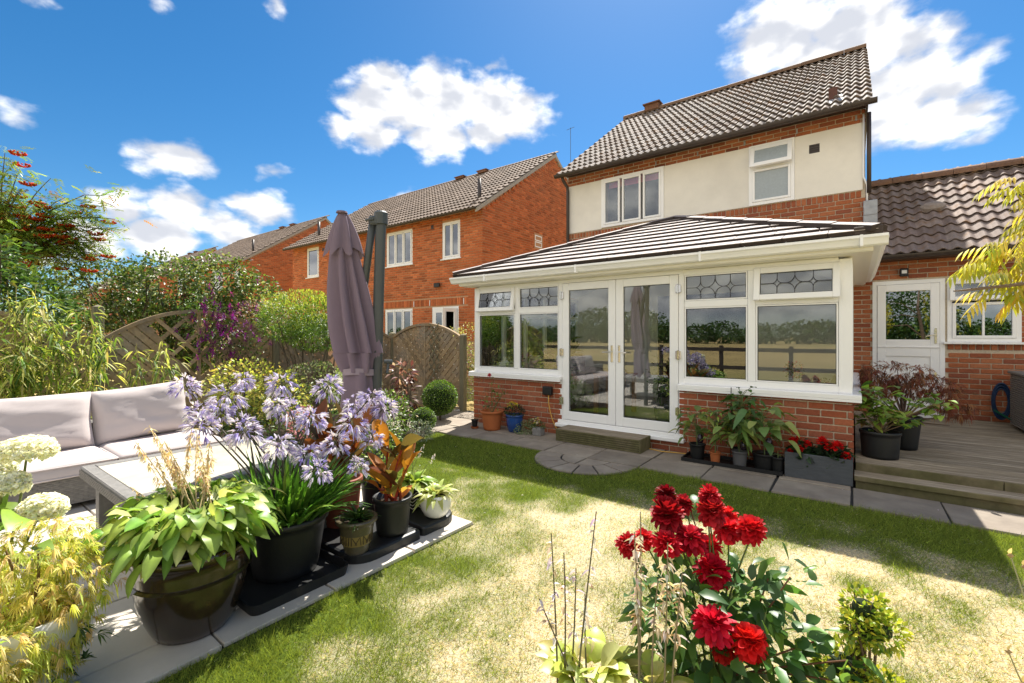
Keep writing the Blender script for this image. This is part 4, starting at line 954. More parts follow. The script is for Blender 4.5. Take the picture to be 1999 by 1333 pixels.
b=MB(); b.box(X0d-.01,X1d,5.388,5.414,.085,.129,b=.004); adopt(b.build('step_nosing',M_deckside),dk)
b=MB(); b.box(X0d,1.02,5.612,5.629,.105,.206,b=.003); adopt(b.build('riser_board',M_deckside),dk)
b=MB(); b.box(1.026,X1d,5.612,5.629,.105,.206,b=.003); adopt(b.build('riser_board',M_deckside),dk)
b=MB(); b.box(X0d,X1d,5.66,9.25,-.02,.17); adopt(b.build('deck_shade_fill',M_dark),dk)  # solid near-black box, colour stands in for the shade below the boards

# ================================================================ FENCES
def post(x,y,h,label,w=.10,name='fence_post',round_=False):
    b=MB()
    b.box(-w/2,w/2,-w/2,w/2,0,h,b=.006); 
    b.add([(-w/2,-w/2,h-.001),(w/2,-w/2,h-.001),(w/2,w/2,h-.001),(-w/2,w/2,h-.001),(0,0,h+.03)],[(0,1,4),(1,2,4),(2,3,4),(3,0,4)])
    o=b.build(name,M_post,None,label,'fence post'); o.location=(x,y,0); return o
def panel(p0,p1,he,hm,label,zb=.05,style='weave',pitch=.098,slat_w=.088,lattice=None):
    p0=Vector((*p0,0));p1=Vector((*p1,0)); W_=(p1-p0).length; ang=math.atan2(p1.y-p0.y,p1.x-p0.x)
    t=thing('garden_fence',label,'fence panel',p0,ang)
    arch=lambda x: he+(hm-he)*(1-((x-W_/2)/(W_/2))**2)
    # frame
    for x in (0,W_-.04): b=MB(); b.box(x,x+.04,-.02,.02,zb,arch(x+.02)); b.build('frame_upright',M_fence,t)
    b=MB(); b.box(W_/2-.02,W_/2+.02,-.024,.024,zb,arch(W_/2)-.02); b.build('frame_upright',M_fence,t)
    b=MB(); b.box(.04,W_-.04,-.02,.02,zb,zb+.04); b.build('frame_rail',M_fence,t)
    n=24; xs_=np.linspace(-.01,W_+.01,n); vs=[];fs=[]
    for x in xs_:
        z=arch(x); vs+=[(x,-.035,z-.03),(x,.035,z-.03),(x,.035,z+.022),(x,-.035,z+.022)]
    for i in range(n-1):
        for k in range(4): fs.append((i*4+k,i*4+(k+1)%4,i*4+4+(k+1)%4,i*4+4+k))
    fs+= [(3,2,1,0),tuple(n*4-4+k for k in range(4))]
    b=MB(); b.add(vs,fs); b.build('arched_rail',M_fence,t)
    # slats: 45 degrees, falling towards the middle upright; a second, wider spaced layer behind
    def run(xa,xb,sgn,pt,yoff,sw,name,dense):
        mirror=lambda x:x
        c=-4.0
        while c<4.0:
            # line z = sgn*(x) + c
            pts=[]
            for x in np.linspace(xa,xb,90):
                z=sgn*x+c
                if zb+.05<z<arch(x)-.03 and (lattice is None or lattice(x,z,dense)): pts.append((x,z))
                elif pts and len(pts)>3: break
                else: pts=[]
            if len(pts)>4:
                (x0,z0),(x1,z1)=pts[0],pts[-1]; L=math.hypot(x1-x0,z1-z0)
                b=MB(); M=Matrix.Translation(((x0+x1)/2,yoff+random.uniform(-.003,.003),(z0+z1)/2))@Matrix.Rotation(-math.atan2(z1-z0,x1-x0),4,'Y')
                b.box(-L/2-.015,L/2+.015,-.004,.004,-sw/2,sw/2); o=b.build(name,M_fence,t,fix=False); o.data.transform(M)
            c+=pt*1.41421
    for xa,xb,s in ((.04,W_/2-.02,-1),(W_/2+.02,W_-.04,1)):
        run(xa,xb,s,pitch,-.008,slat_w*.92,'slat',True)
        run(xa,xb,-s,pitch*1.25,.008,slat_w*1.12,'back_slat',True)
        if lattice: run(xa,xb,s,.26,-.008,.05,'lattice_slat',False); run(xa,xb,-s,.26,.004,.05,'lattice_slat',False)
    return t
XF=-8.0
lat=lambda W_:(lambda x,z,dense:(((abs(x-W_/2)<.62*(z-.62)) ) != dense))
post(XF,1.585,1.83,'tall pale fence post behind the sofa between the bamboo plants',.11)
post(XF,3.9,1.46,'fence post at the right end of the arched lattice fence panel')
post(XF,6.40,1.50,'fence post at the left end of the diagonal slat panel by the parasol pole')
post(-5.92,6.40,1.46,'fence post at the right end of the diagonal slat panel near the conservatory')
panel((XF,1.66),(XF,3.84),1.42,1.82,'arched lattice fence panel behind the purple clematis',lattice=lat(2.18))
panel((XF,3.96),(XF,6.34),1.40,1.72,'fence panel half hidden behind the clipped round headed tree',lattice=lat(2.38))
panel((XF+.06,6.40),(-5.98,6.40),1.42,1.68,'arched diagonal slat fence panel between the parasol and the conservatory')
panel((XF,-.75),(XF,1.50),1.42,1.75,'fence panel at far left behind the tall bamboo')
tr=thing('plant_trellis','thin diamond trellis fixed on the right half of the slat panel','trellis',(-6.9,6.35,0))
for k in range(5):
    for sg in (-1,1):
        b=MB(); zc=.72+k*.2; L=.46 
        M=Matrix.Translation((-6.66,6.352+.006*sg,zc))@Matrix.Rotation(R(52*sg),4,'Y'); b.box(-L/2,L/2,-.004,.004,-.011,.011); o=b.build('batten',M_post,fix=False); o.data.transform(M); adopt(o,tr)

# ================================================================ SEATING
def pillow(w,h,t,name,label,loc,rot,m=None,pinch=.06,n=22,seed=0):
    u=np.linspace(-1,1,n); U,V=np.meshgrid(u,u); th=t*.5*np.clip((1-U**4)*(1-V**4),0,1)**.45
    q=1-pinch*(1-V**2)*0; X=U*w/2*(1-pinch*(1-np.abs(V))*np.abs(U)**3*.6); Y=V*h/2*(1-pinch*(1-np.abs(U))*np.abs(V)**3*.6)
    wr=.017*(fbm(U*2.0+V*1.5+seed,V*3.2+seed*2,4)-.5)*2; 
    P1=np.stack([X,Y,th+wr*(th>0.01)],-1).reshape(-1,3); P2=np.stack([X,Y,-th],-1).reshape(-1,3)
    i=np.arange(n*n).reshape(n,n); F=np.stack([i[:-1,:-1],i[:-1,1:],i[1:,1:],i[1:,:-1]],-1).reshape(-1,4)
    V_=np.concatenate([P1,P2]); F_=np.concatenate([F,F[:,::-1]+n*n])
    o=nobj(name,V_,F_,np.ones((len(V_),3))*.5,m or M_fabric,None,label,'cushion',smooth=True); o.location=loc; o.rotation_euler=rot
    bpm=o.data; return o
def slabcushion(x0,x1,y0,y1,z0,z1,name,label,seed=0):
    nx,ny=26,26; b=.035; u=np.linspace(-1,1,nx); U,V=np.meshgrid(u,u)
    edge=np.clip((1-np.maximum(np.abs(U),np.abs(V)))/.12,0,1)**.5
    zt=z1-.03*(1-edge)+.006*(fbm(U*2+seed,V*2,3)-.5)
    X=(x0+x1)/2+U*(x1-x0)/2; Y=(y0+y1)/2+V*(y1-y0)/2
    top=np.stack([X,Y,zt],-1).reshape(-1,3); bot=np.stack([X,Y,np.full_like(X,z0)],-1).reshape(-1,3)
    i=np.arange(nx*nx).reshape(nx,nx); F=np.stack([i[:-1,:-1],i[:-1,1:],i[1:,1:],i[1:,:-1]],-1).reshape(-1,4)
    ring=np.concatenate([i[0,:-1],i[:-1,-1],i[-1,:0:-1],i[:0:-1,0]]); r2=np.roll(ring,-1); Fs=np.stack([ring+nx*nx,r2+nx*nx,r2,ring],1)
    V_=np.concatenate([top,bot]); F_=np.concatenate([F,Fs]); o=nobj(name,V_,F_,np.ones((len(V_),3))*.5,M_fabric,None,label,'cushion')
    for zz in (z1-.028,z0+.008):
        b=MB(); b.tube([(x1+.003,y0-.003,zz),(x1+.003,y1+.003,zz),(x0-.003,y1+.003,zz),(x0-.003,y0-.003,zz),(x1+.003,y0-.003,zz)],.006,6); b.build('piping',M_fabric,o,smooth=True)
    return o
def weave(parent,p0,u,L,z0,z1,pitch=.030,row=.016):
    """basket weave on a vertical face: short raised strips in staggered rows"""
    p0=Vector(p0);u=Vector(u).normalized(); n=Vector((u.y,-u.x,0)); V=[];F=[];b=0
    rows=int((z1-z0)/row)
    for r in range(rows):
        z=z0+(r+.5)*row; k=0; s=-(pitch if r%2 else 0)
        while s<L:
            a=max(0,s);c=min(L,s+pitch*1.9)
            if c-a>.008:
                h=row*.42; m=(a+c)/2
                for (q,o_) in ((a,.001),(m,.0075),(c,.001)):
                    for dz in (-h,h): V.append(p0+u*q+n*o_+Vector((0,0,z+dz)))
                F+=[(b,b+2,b+3,b+1),(b+2,b+4,b+5,b+3)]; b+=6
            s+=pitch*2
    V=np.array([tuple(v) for v in V]); nobj('wicker_weave',V,np.array(F),np.ones((len(V),3))*.5,M_wicker,parent,kind='stuff').matrix_parent_inverse=parent.matrix_basis.inverted()
sofa=thing('wicker_sofa','grey wicker garden sofa against the left fence','sofa',(-5.5,.8,0))
b=MB(); b.box(-5.95,-5.12,-.9,1.98,.075,.30); adopt(b.build('base',M_wicker),sofa); weave(sofa,(-5.12,-.9,0),(0,1,0),2.88,.075,.30)
b=MB(); b.box(-6.05,-5.95,-.9,1.98,.075,.62,b=.02); adopt(b.build('backrest',M_wicker),sofa)
for x in (-5.2,-5.9):
    for y in (-.3,1.9): b=MB(); b.box(x-.025,x+.025,y-.025,y+.025,.026,.076); adopt(b.build('leg',M_metal),sofa)
slabcushion(-5.93,-5.08,.28,1.135,.30,.425,'seat_cushion','pale grey seat cushion on the sofa under the left back cushion',1)
slabcushion(-5.93,-5.08,1.145,1.99,.30,.425,'seat_cushion','pale grey seat cushion at the right end of the wicker sofa',4)
slabcushion(-5.93,-5.08,-.6,.27,.30,.425,'seat_cushion','pale grey seat cushion at the far left edge of the sofa',6)
pillow(.98,.52,.23,'back_cushion','large grey back cushion at the left end of the sofa, behind the white hydrangea',(-5.78,.62,.665),(R(74),0,R(90)),seed=2)
pillow(.80,.52,.22,'back_cushion','grey back cushion at the right end of the sofa, under the bamboo leaves',(-5.84,1.50,.68),(R(78),R(-4),R(92)),seed=5)
tb=thing('wicker_table','low wicker table with glossy pale top in front of the sofa','table',(-3.85,1.35,0))
b=MB(); b.box(-4.34,-3.38,.86,1.92,.505,.512,b=.002); adopt(b.build('table_top',M_wickertop),tb)
for q in ((-4.42,-3.30,.78,.855),(-4.42,-3.30,1.925,2.0),(-4.42,-4.345,.856,1.924),(-3.375,-3.30,.856,1.924)):
    b=MB(); b.box(*q,.504,.516,b=.005); adopt(b.build('rim_band',M_wicker),tb)
b=MB(); b.box(-4.42,-3.30,.78,2.0,.43,.504,b=.01); adopt(b.build('apron',M_wicker),tb)
weave(tb,(-3.30,.78,0),(0,1,0),1.22,.445,.50,.02,.011); weave(tb,(-4.42,.78,0),(1,0,0),1.12,.445,.50,.02,.011)
b=MB(); b.tube([(-4.41,.79,.507),(-3.31,.79,.507),(-3.31,1.99,.507),(-4.41,1.99,.507),(-4.41,.79,.507)],.012,6); adopt(b.build('rim',M_wicker),tb)
for x in (-4.33,-3.40):
    for y in (.90,1.90): b=MB(); b.box(x-.045,x+.045,y-.045,y+.045,.026,.43); adopt(b.build('leg',M_wicker),tb); 
bn=thing('wicker_bench','low wicker bench between the table and the potted plants','bench',(-3.15,1.4,0))
b=MB(); b.box(-3.27,-3.0,.98,2.0,.08,.30); adopt(b.build('base',M_wicker),bn); weave(bn,(-3.0,.98,0),(0,1,0),1.02,.08,.30); weave(bn,(-3.27,.98,0),(1,0,0),.27,.08,.30)
for y in (1.03,1.95): b=MB(); b.box(-3.2,-3.06,y-.03,y+.03,.026,.081); adopt(b.build('leg',M_metal),bn)
slabcushion(-3.29,-2.98,.97,2.01,.30,.385,'bench_cushion','narrow pale cushion on the bench behind the hosta',9)

# ================================================================ PARASOL
ps=thing('cantilever_parasol','folded mauve cantilever parasol tied with a strap beside its dark pole','parasol',(-3.36,2.54,0))
rv=Vector((.802,.598,0)); fv=Vector((-.598,.802,0))
B=Vector((-3.36,2.54,0))
def pl(r,f,z): return B+rv*r+fv*f+Vector((0,0,z))
b=MB(); 
pts=[pl(-.035,0,.03),pl(-.02,0,1.0),pl(0,0,1.8),pl(.02,0,2.46)]
ov=[(math.cos(a)*.047,math.sin(a)*.038) for a in np.linspace(0,2*math.pi,17)[:-1]]
vs=[];fs=[]
for p in pts: vs+=[p+rv*a+fv*c for a,c in ov]
for i in range(3):
    for k in range(16): fs.append((i*16+k,i*16+(k+1)%16,i*16+16+(k+1)%16,i*16+16+k))
b.add(vs,fs); adopt(b.build('pole',M_metal,smooth=True),ps)
b=MB(); b.tube([pl(.02,0,2.43),pl(.02,0,2.53)],.060,16); b.tube([pl(.02,0,2.53),pl(.02,0,2.545)],[.060,.04],16); b.box(-.1,.0,-.05,.05,2.42,2.50,M=Matrix.Translation(B+rv*.02)@Matrix.Rotation(R(36.7),4,'Z'),b=.015); b.tube([pl(-.10,-.056,2.455),pl(-.03,-.056,2.465)],.010,6); adopt(b.build('joint_cap',M_metal),ps)
b=MB(); b.tube([pl(-.055,.0,2.43),pl(-.10,.02,2.15),pl(-.16,.05,1.75),pl(-.19,.08,1.3)],[.033,.033,.032,.03],12); adopt(b.build('arm',M_metal,smooth=True),ps)
b=MB(); b.tube([pl(.05,0,1.22),pl(.12,0,1.22)],.018,8); b.tube([pl(.085,0,1.20),pl(.085,-.04,1.12)],.012,6); adopt(b.build('crank',M_metal),ps)
# canopy: folds of cloth round a slightly bowed axis
def cloth(z1,z0,ax,rad,nf,amp,name,nz=40,ph=0.,twist=.4,hem=0.0,rx=1.0,rf=.8):
    na=nf*10; A=np.linspace(0,2*np.pi,na,endpoint=False); T=np.linspace(0,1,nz); V=np.zeros((nz,na,3))
    for i,t in enumerate(T):
        z=z1+(z0-z1)*t; cx=ax(t); r=rad(t)
        w=np.cos(nf*A+ph+twist*t*2+.8*np.sin(2*A+1.3)); w=np.sign(w)*np.abs(w)**.7
        am=amp(t); rr=r*(1+am*w+.08*np.sin(3*A+ph*2+t*2))
        zz=z-(hem*(.5+.5*np.cos(nf*A+ph+twist*t*2)) if i==nz-1 else hem*t**4*(.5+.5*np.cos(nf*A+ph+twist*t*2)))
        V[i]=np.array([tuple(B+rv*(cx+rr[k]*math.cos(A[k])*rx)+fv*(.02+rr[k]*math.sin(A[k])*rf)+Vector((0,0,zz[k] if hasattr(zz,'__len__') else zz))) for k in range(na)])
    i=np.arange(nz*na).reshape(nz,na); j=np.roll(i,-1,1); F=np.stack([i[:-1],j[:-1],j[1:],i[1:]],-1).reshape(-1,4)
    V=V.reshape(-1,3)-np.array(B); o=nobj(name,V,F,np.ones((len(V),3))*.5,M_canopy,ps,smooth=True); return o
axis=lambda t:-.325+.02*t+.13*t**1.8
cloth(2.46,1.30,axis,lambda t:.07+.095*min(1,t*1.25)**.8,8,lambda t:.10+.22*min(1,t*2),'canopy',ph=.6)
cloth(1.30,1.13,lambda t:-.19+.02*t,lambda t:.165-.025*t,8,lambda t:.3-.12*t,'canopy_waist',nz=10,ph=1.4,twist=.2)
cloth(1.13,.70,lambda t:-.165+.03*t,lambda t:.14+.02*t,5,lambda t:.16+.16*t,'canopy_skirt',nz=18,ph=.4,twist=.3,hem=.10)
cloth(2.535,2.22,lambda t:-.325+.01*t,lambda t:.035+.115*t**.75,7,lambda t:.05+.17*t,'vent_flap',nz=14,ph=0,hem=.08)
b=MB(); b.lathe([(.05,0),(.045,.015),(.02,.02)],14); o=b.build('finial',M_canopy,ps); o.location=(rv*(-.325)+Vector((0,0,2.53)))
nb=[pl(-.17+.153*math.cos(a),.02+.125*math.sin(a),1.135+.006*math.sin(3*a)) for a in np.linspace(0,2*math.pi,33)]
vs=[];fs=[]
for p in nb[:-1]: vs+=[p+Vector((0,0,-.028)),p+Vector((0,0,.028))]
for k in range(32): fs.append((2*k,2*((k+1)%32),2*((k+1)%32)+1,2*k+1))
M_strap=mat('parasol_strap',(.27,.215,.245),rough=.8); b=MB(); b.add(vs,fs); adopt(b.build('strap',M_strap),ps)
# base weights (black plastic) under the pots
def rounded(x0,x1,y0,y1,z1,label,rad=.06,rc=None,lip=0,name='base_weight',cat='base weight'):
    rc=rc or (rad,)*4; poly=[]
    for (cx,cy,a0,r) in ((x1,y0,-90,rc[0]),(x1,y1,0,rc[1]),(x0,y1,90,rc[2]),(x0,y0,180,rc[3])):
        sx=-1 if cx==x1 else 1; sy=1 if cy==y0 else -1
        for k in range(7): a=R(a0+k*15); poly.append((cx+sx*r+r*math.cos(a),cy+sy*r+r*math.sin(a)))
    n=len(poly); mx=(x0+x1)/2;my=(y0+y1)/2
    ins=lambda d:[(mx+(px-mx)*(1-2*d/(x1-x0)),my+(py-my)*(1-2*d/(y1-y0))) for px,py in poly]
    if lip:
        lev=[(ins(.012),.026),(ins(0),z1),(ins(.012),z1),(ins(.02),.045),]
    else: lev=[(ins(0),.026),(ins(0),z1-.018),(ins(.006),z1-.006),(ins(.02),z1)]
    vs=[];fs=[]
    for pg,z in lev: vs+=[(a,c,z) for a,c in pg]
    for i in range(len(lev)-1):
        for k in range(n): fs.append((i*n+k,i*n+(k+1)%n,i*n+n+(k+1)%n,i*n+n+k))
    fs.append(tuple((len(lev)-1)*n+k for k in range(n))); fs.append(tuple(range(n-1,-1,-1)))
    b=MB(); b.add(vs,fs); return b.build(name,M_blackpl,None,label,cat)
rounded(-3.0,-2.41,1.06,1.63,.085,'black plastic tray with raised rim under the large agapanthus pot',.05,lip=1,name='plant_tray',cat='tray')
rounded(-3.0,-2.43,1.66,2.20,.095,'black parasol base weight under the brown banded pot',.03,(.16,.03,.03,.03))
rounded(-3.0,-2.44,2.225,2.62,.095,'black parasol base weight under the white pot, nearest the lawn corner',.03,(.03,.18,.03,.03))
# ================================================================ PLANTS
def plant(name,label,ct,loc,group=None): return thing(name,label,ct,loc,0,group)
def add(root,name,vfc,m,smooth=False,kind=None,label=None): return adopt(nobj(name,*vfc,m,None,label,None,None,kind,smooth),root)
def pal(n,cols,w=None,a=.16,h=.06):
    cols=np.array(cols,float); k=rng.choice(len(cols),n,p=None if w is None else np.array(w)/sum(w)); return jit(cols[k],n,a,h)
def ell_pts(ells,n,fill=.5):
    """points in the outer part of ellipsoids (cx,cy,cz,rx,ry,rz): positions, outward dirs"""
    e=np.array(ells,float); vol=(e[:,3]*e[:,4]*e[:,5])**(2/3); k=rng.choice(len(e),n,p=vol/vol.sum()); d=sph(n); r=(fill+(1-fill)*rng.random(n)**.6)
    lump=1+.16*np.sin(d[:,0]*7+k)*np.sin(d[:,1]*6+2*k)*np.cos(d[:,2]*5)
    P=e[k,:3]+d*e[k,3:]*(r*lump)[:,None]; return P,unit(d/e[k,3:]),k
def foliage(ells,n,L,W,cols,w=None,fill=.5,out=.8,up=.25,rand=.7,prof='ovate',nseg=2,droop=.25,zmin=.02,roll=.7,top=None,fold=.15):
    P,o,k=ell_pts(ells,n,fill); P[:,2]=np.maximum(P[:,2],zmin); D=o*out+sph(n)*rand+np.array([0,0,up])
    C=pal(n,cols,w)
    if top is not None:     # a share of the leaves towards the top takes another colour
        e=np.array(ells); h=(P[:,2]-(e[k,2]-e[k,5]))/(2*e[k,5]); m=rng.random(n)<np.clip((h-top[1])/(1-top[1]),0,1)**1.0*top[2]; C[m]=jit(np.array(top[0]),m.sum(),.15,.05)
    return ribbons(P,D,L*rng.uniform(.7,1.25,n),W*rng.uniform(.75,1.2,n),droop,nseg,prof,fold,C,roll=roll)
def stems_to(base,tips,r0,r1,C,bend=.12,n=5,k=6):
    """curved stems from base point(s) to tips"""
    paths=[];rads=[]
    tips=np.atleast_2d(tips); bs=np.atleast_2d(base); 
    for i,t in enumerate(tips):
        b=bs[i%len(bs)]; s=np.linspace(0,1,k)[:,None]; off=rng.normal(0,bend,3)*np.linalg.norm(t-b)*.5; p=b+(t-b)*s+off*np.sin(s*np.pi)*.5
        p[:,2]=b[2]+(t[2]-b[2])*(s[:,0]**.85); paths.append(p); rads.append(np.linspace(r0,r1,k))
    return tubes(paths,rads,n,C)
def blob(P,r,n=6,C=(.5,.05,.02)):
    """little octahedral berries / pods"""
    P=np.atleast_2d(P); M=len(P); r=np.broadcast_to(np.asarray(r,float),(M,))
    t=np.array([[1,0,0],[0,1,0],[-1,0,0],[0,-1,0],[0,0,1],[0,0,-1],[.7,.7,.0],[-.7,.7,0],[-.7,-.7,0],[.7,-.7,0]])[:6]
    V=(P[:,None]+t[None]*r[:,None,None]).reshape(-1,3); f=np.array([[0,1,4,4],[1,2,4,4],[2,3,4,4],[3,0,4,4],[1,0,5,5],[2,1,5,5],[3,2,5,5],[0,3,5,5]])
    f=f[:,:3]; F=(np.arange(M)[:,None,None]*6+f[None]).reshape(-1,3); C=np.asarray(C,float); C=np.repeat(C[None],M,0) if C.ndim==1 else C
    return V,F,np.repeat(C,6,0)
def pot(root,cx,cy,z,rt,rb_,h,m,rim=.012,soil=True,name='pot',band=None,bulge=0):
    b=MB(); pr=[(rb_*.9,0),(rb_,.006)]
    for k in range(1,8):
        t=k/8; pr.append((rb_+(rt-rb_)*t+bulge*math.sin(math.pi*t),h*t*.9))
    pr+=[(rt,h*.88),(rt+rim,h*.9),(rt+rim,h*.985),(rt+rim*.6,h),(rt-.008,h),(rt-.014,h*.8),(rt*.86,h*.78)]
    b.lathe(pr,32,cx,cy,z=z); o=adopt(b.build(name,m,smooth=True,fix=True),root)
    for p in o.data.polygons:
        if len(p.vertices)>4: p.use_smooth=False
    if soil:
        s=MB(); s.lathe([(rt*.5,h*.80),(rt-.016,h*.80),(rt*.8,h*.83),(rt*.3,h*.85)],20,cx,cy,z=z); adopt(s.build('soil',M_soil,smooth=False),root)
    return o
def add_each(root,name,vfc,per,m,smooth=True,cap=300):
    """every leaf a part of its own (per = vertices a leaf); past the cap the smallest in view stay joined"""
    V,F,C=vfc; M=len(V)//per; fl=len(F)//M; f0=F[:fl]; Vr=V.reshape(M,per,3); Cr=C.reshape(M,per,3)
    o_=np.argsort(np.linalg.norm(Vr.mean(1)-np.array([0,0,1.45]),axis=1)) if M>cap else np.arange(M)
    for i in o_[:cap]:
        c=Vr[i,1]; ob=bpy.data.objects.new(name,npmesh(name,Vr[i]-c,f0,Cr[i],m,smooth)); ob.location=c; adopt(put(ob),root)
    if M>cap:
        r=o_[cap:]; k=len(r); add(root,'other_leaves',(Vr[r].reshape(-1,3),(np.arange(k)[:,None,None]*per+f0[None]).reshape(-1,4),Cr[r].reshape(-1,3)),m,smooth,'stuff')
GRN=[(.075,.15,.02),(.05,.11,.018),(.11,.19,.03)]; YGR=[(.24,.30,.04),(.17,.25,.03),(.10,.17,.025)]; DKG=[(.04,.09,.02),(.06,.12,.025),(.085,.15,.03)]
# ---- potted plants along the patio edge -------------------------------
# hosta in the big brown glazed pot
h=plant('potted_hosta','large hosta with dry seed stalks in a big dark brown glazed pot','potted plant',(-2.60,.87,.026))
pot(h,-2.60,.87,.026,.235,.155,.42,M_browngl,.018,bulge=.03)
b=MB(); 
for zz in (.30,): b.lathe([(.236,0),(.252,.005),(.240,.014)],32,-2.60,.87,z=zz)
adopt(b.build('pot_ridge',M_browngl),h)
n=480; a=rng.uniform(0,6.28,n); r=.20*rng.random(n)**.5; el_=rng.uniform(.25,1.25,n); P=np.stack([-2.60+r*np.cos(a),.87+r*np.sin(a),.42+.10*np.sin(el_)+rng.uniform(0,.06,n)],1); D=np.stack([np.cos(a)*np.cos(el_),np.sin(a)*np.cos(el_),np.sin(el_)],1)
P2=P+D*rng.uniform(.02,.17,(n,1)); P2[:,2]=np.minimum(P2[:,2],.64)
add(h,'leaf_stems',tubes([np.stack([p,q]) for p,q in zip(P,P2)],[.004]*n,4,(.20,.26,.06)),M_stem)
D2=D.copy(); D2[:,2]*=.35
HC=pal(n,[(.16,.25,.035),(.22,.30,.05),(.11,.19,.03),(.40,.43,.14)],[4,3,3,2])
for i in range(0,n,1): pass
add_each(h,'leaf',ribbons(P2,D2,rng.uniform(.085,.13,n),rng.uniform(.055,.08,n),rng.uniform(.4,1.1,n),7,'hosta',.12,HC,wave=.026,roll=.5,midc=1.7),24,M_leaf)
SP=[(-2.96,.79,.98),(-2.93,.81,.93),(-2.84,.82,.91),(-2.87,.98,.91),(-2.74,.95,.85),(-2.84,.87,.79),(-2.91,.7,.69),(-2.75,1.01,.81),(-2.90,.86,.86),(-2.80,.93,.96),(-2.99,.74,.90),(-2.70,.98,.90),(-2.83,.78,.84),(-2.66,.92,.78)]
def seedstalk(root,tips,base,col,podcol,podL=.022,npod=26,frac=.5,r=.0035,m2=None):
    L=[];Q=[]
    for t in tips:
        t=np.array(t); b0=np.array(base)+rng.normal(0,.05,3)*np.array([1,1,0]); add(root,'flower_stalk',stems_to(b0,t,r,r*.5,col,.05),M_stem)
        s=rng.random(npod)**.8*frac; p=t+(b0-t)*s[:,None]; d=sph(npod)*.7+np.array([0,0,-.6]); Q.append(ribbons(p,d,podL*rng.uniform(.6,1.3,npod),podL*.32,.3,2,'lance',.3,jit(podcol,npod,.2,.06)))
    add(root,'seed_pods',cat(*Q),M_petal,kind='stuff')
seedstalk(h,SP,(-2.63,.87,.5),(.50,.38,.18),(.68,.54,.33),.028,64,.5)
# agapanthus
AGA=[(-3.45,1.11,1.13,.125),(-3.12,1.23,1.08,.15),(-3.05,1.53,1.14,.143),(-2.85,1.74,1.11,.139),(-2.57,1.89,1.05,.123),(-2.96,1.03,.95,.131),(-2.82,1.2,.91,.148),(-2.91,1.51,.97,.125),(-2.6,1.49,.96,.123),(-2.54,1.72,.9,.14),(-2.54,1.97,.97,.121),(-2.61,1.29,.83,.131),(-2.49,1.57,.81,.117),(-2.39,1.4,.71,.105),(-2.38,1.65,.68,.086),(-2.58,1.44,.76,.109),(-3.05,1.16,1.0,.111),(-3.28,1.12,.98,.11),(-3.2,1.35,1.16,.10),(-2.72,1.85,.98,.11),(-2.45,1.8,.80,.10),(-2.75,1.35,1.05,.10)]
g_=plant('potted_agapanthus','agapanthus with many lilac flower heads in the largest black pot','potted plant',(-2.74,1.40,.05))
pot(g_,-2.74,1.40,.046,.225,.175,.34,M_blackpl,.014)
n=520; a=rng.uniform(0,6.28,n); r=.19*rng.random(n)**.5; e_=rng.uniform(.6,1.45,n); P=np.stack([-2.74+r*np.cos(a),1.40+r*np.sin(a),np.full(n,.34)],1); D=np.stack([np.cos(a)*np.cos(e_),np.sin(a)*np.cos(e_),np.sin(e_)],1)
add_each(g_,'leaf',ribbons(P,D,rng.uniform(.30,.54,n),rng.uniform(.019,.03,n),rng.uniform(.1,.5,n),6,'strap',.14,pal(n,[(.07,.17,.02),(.11,.25,.03),(.05,.12,.018),(.19,.31,.05)],[4,4,3,1]),roll=.3),21,M_leaf)
for (x,y,z,r) in AGA:
    r*=.80; c=np.array([x,y,z]); b0=np.array([-2.74,1.40,.36])+np.append(rng.normal(0,.07,2),0)
    add(g_,'flower_stem',stems_to(b0,c,.0055,.004,(.05,.045,.03),.05),M_stem)
    n=54; d=sph(n*2); d=d[d[:,2]>-.75][:n]; n=len(d); d=unit(d*np.array([1,1,.85])); q=c+d*(r*rng.uniform(.45,.66,n))[:,None]; q[:,2]-=.03*rng.random(n)
    ped=ribbons(np.repeat(c[None],n,0),q-c,np.linalg.norm(q-c,axis=1),.0032,.0,1,'strap',0,jit((.12,.12,.07),n,.2))
    lil=mixcol((.30,.25,.62),(.74,.70,.80),np.clip(rng.normal(.52,.33,n),0,1)); parts=[ped]
    for k in range(5):
        sp_=d*1.0+sph(n)*.42; sp_[:,2]-=.28; parts.append(ribbons(q,sp_,r*rng.uniform(.28,.48,n),.0085*rng.uniform(.8,1.3,n),.25,2,'petal',.2,jit(lil,n,.12,.04),roll=1))
    add(g_,'flower_head',cat(*parts),M_petal)
# canna in rust pot and canna in black pot
def canna(root,base,tips,cols,L=(.26,.40),W=(.07,.10),stemC=(.20,.035,.02)):
    for t in tips:
        b0=np.array(base)+np.append(rng.normal(0,.035,2),0); t=np.array(t); add(root,'stem',stems_to(b0,t,.011,.006,stemC,.04),M_stem)
        m=4; s=np.linspace(.35,1.0,m); P=b0+(t-b0)*s[:,None]; a=rng.uniform(0,6.28)+np.arange(m)*2.4; e_=rng.uniform(.75,1.3,m); D=np.stack([np.cos(a)*np.cos(e_),np.sin(a)*np.cos(e_),np.sin(e_)],1)
        add_each(root,'leaf',ribbons(P,D,rng.uniform(*L,m),rng.uniform(*W,m),rng.uniform(.08,.45,m),10,'canna',.26,pal(m,cols),wave=.008,roll=.6),33,M_leaf)
CAN=[(.11,.035,.018),(.19,.06,.016),(.085,.06,.022),(.26,.09,.018)]
c1=plant('potted_canna','bronze leaved canna in a rust red pot behind the small banded pot','potted plant',(-2.98,1.93,.026)); pot(c1,-2.98,1.93,.026,.135,.105,.40,mat('rust_pot',(.24,.065,.035),rough=.6,noise=(6,.2)),.012)
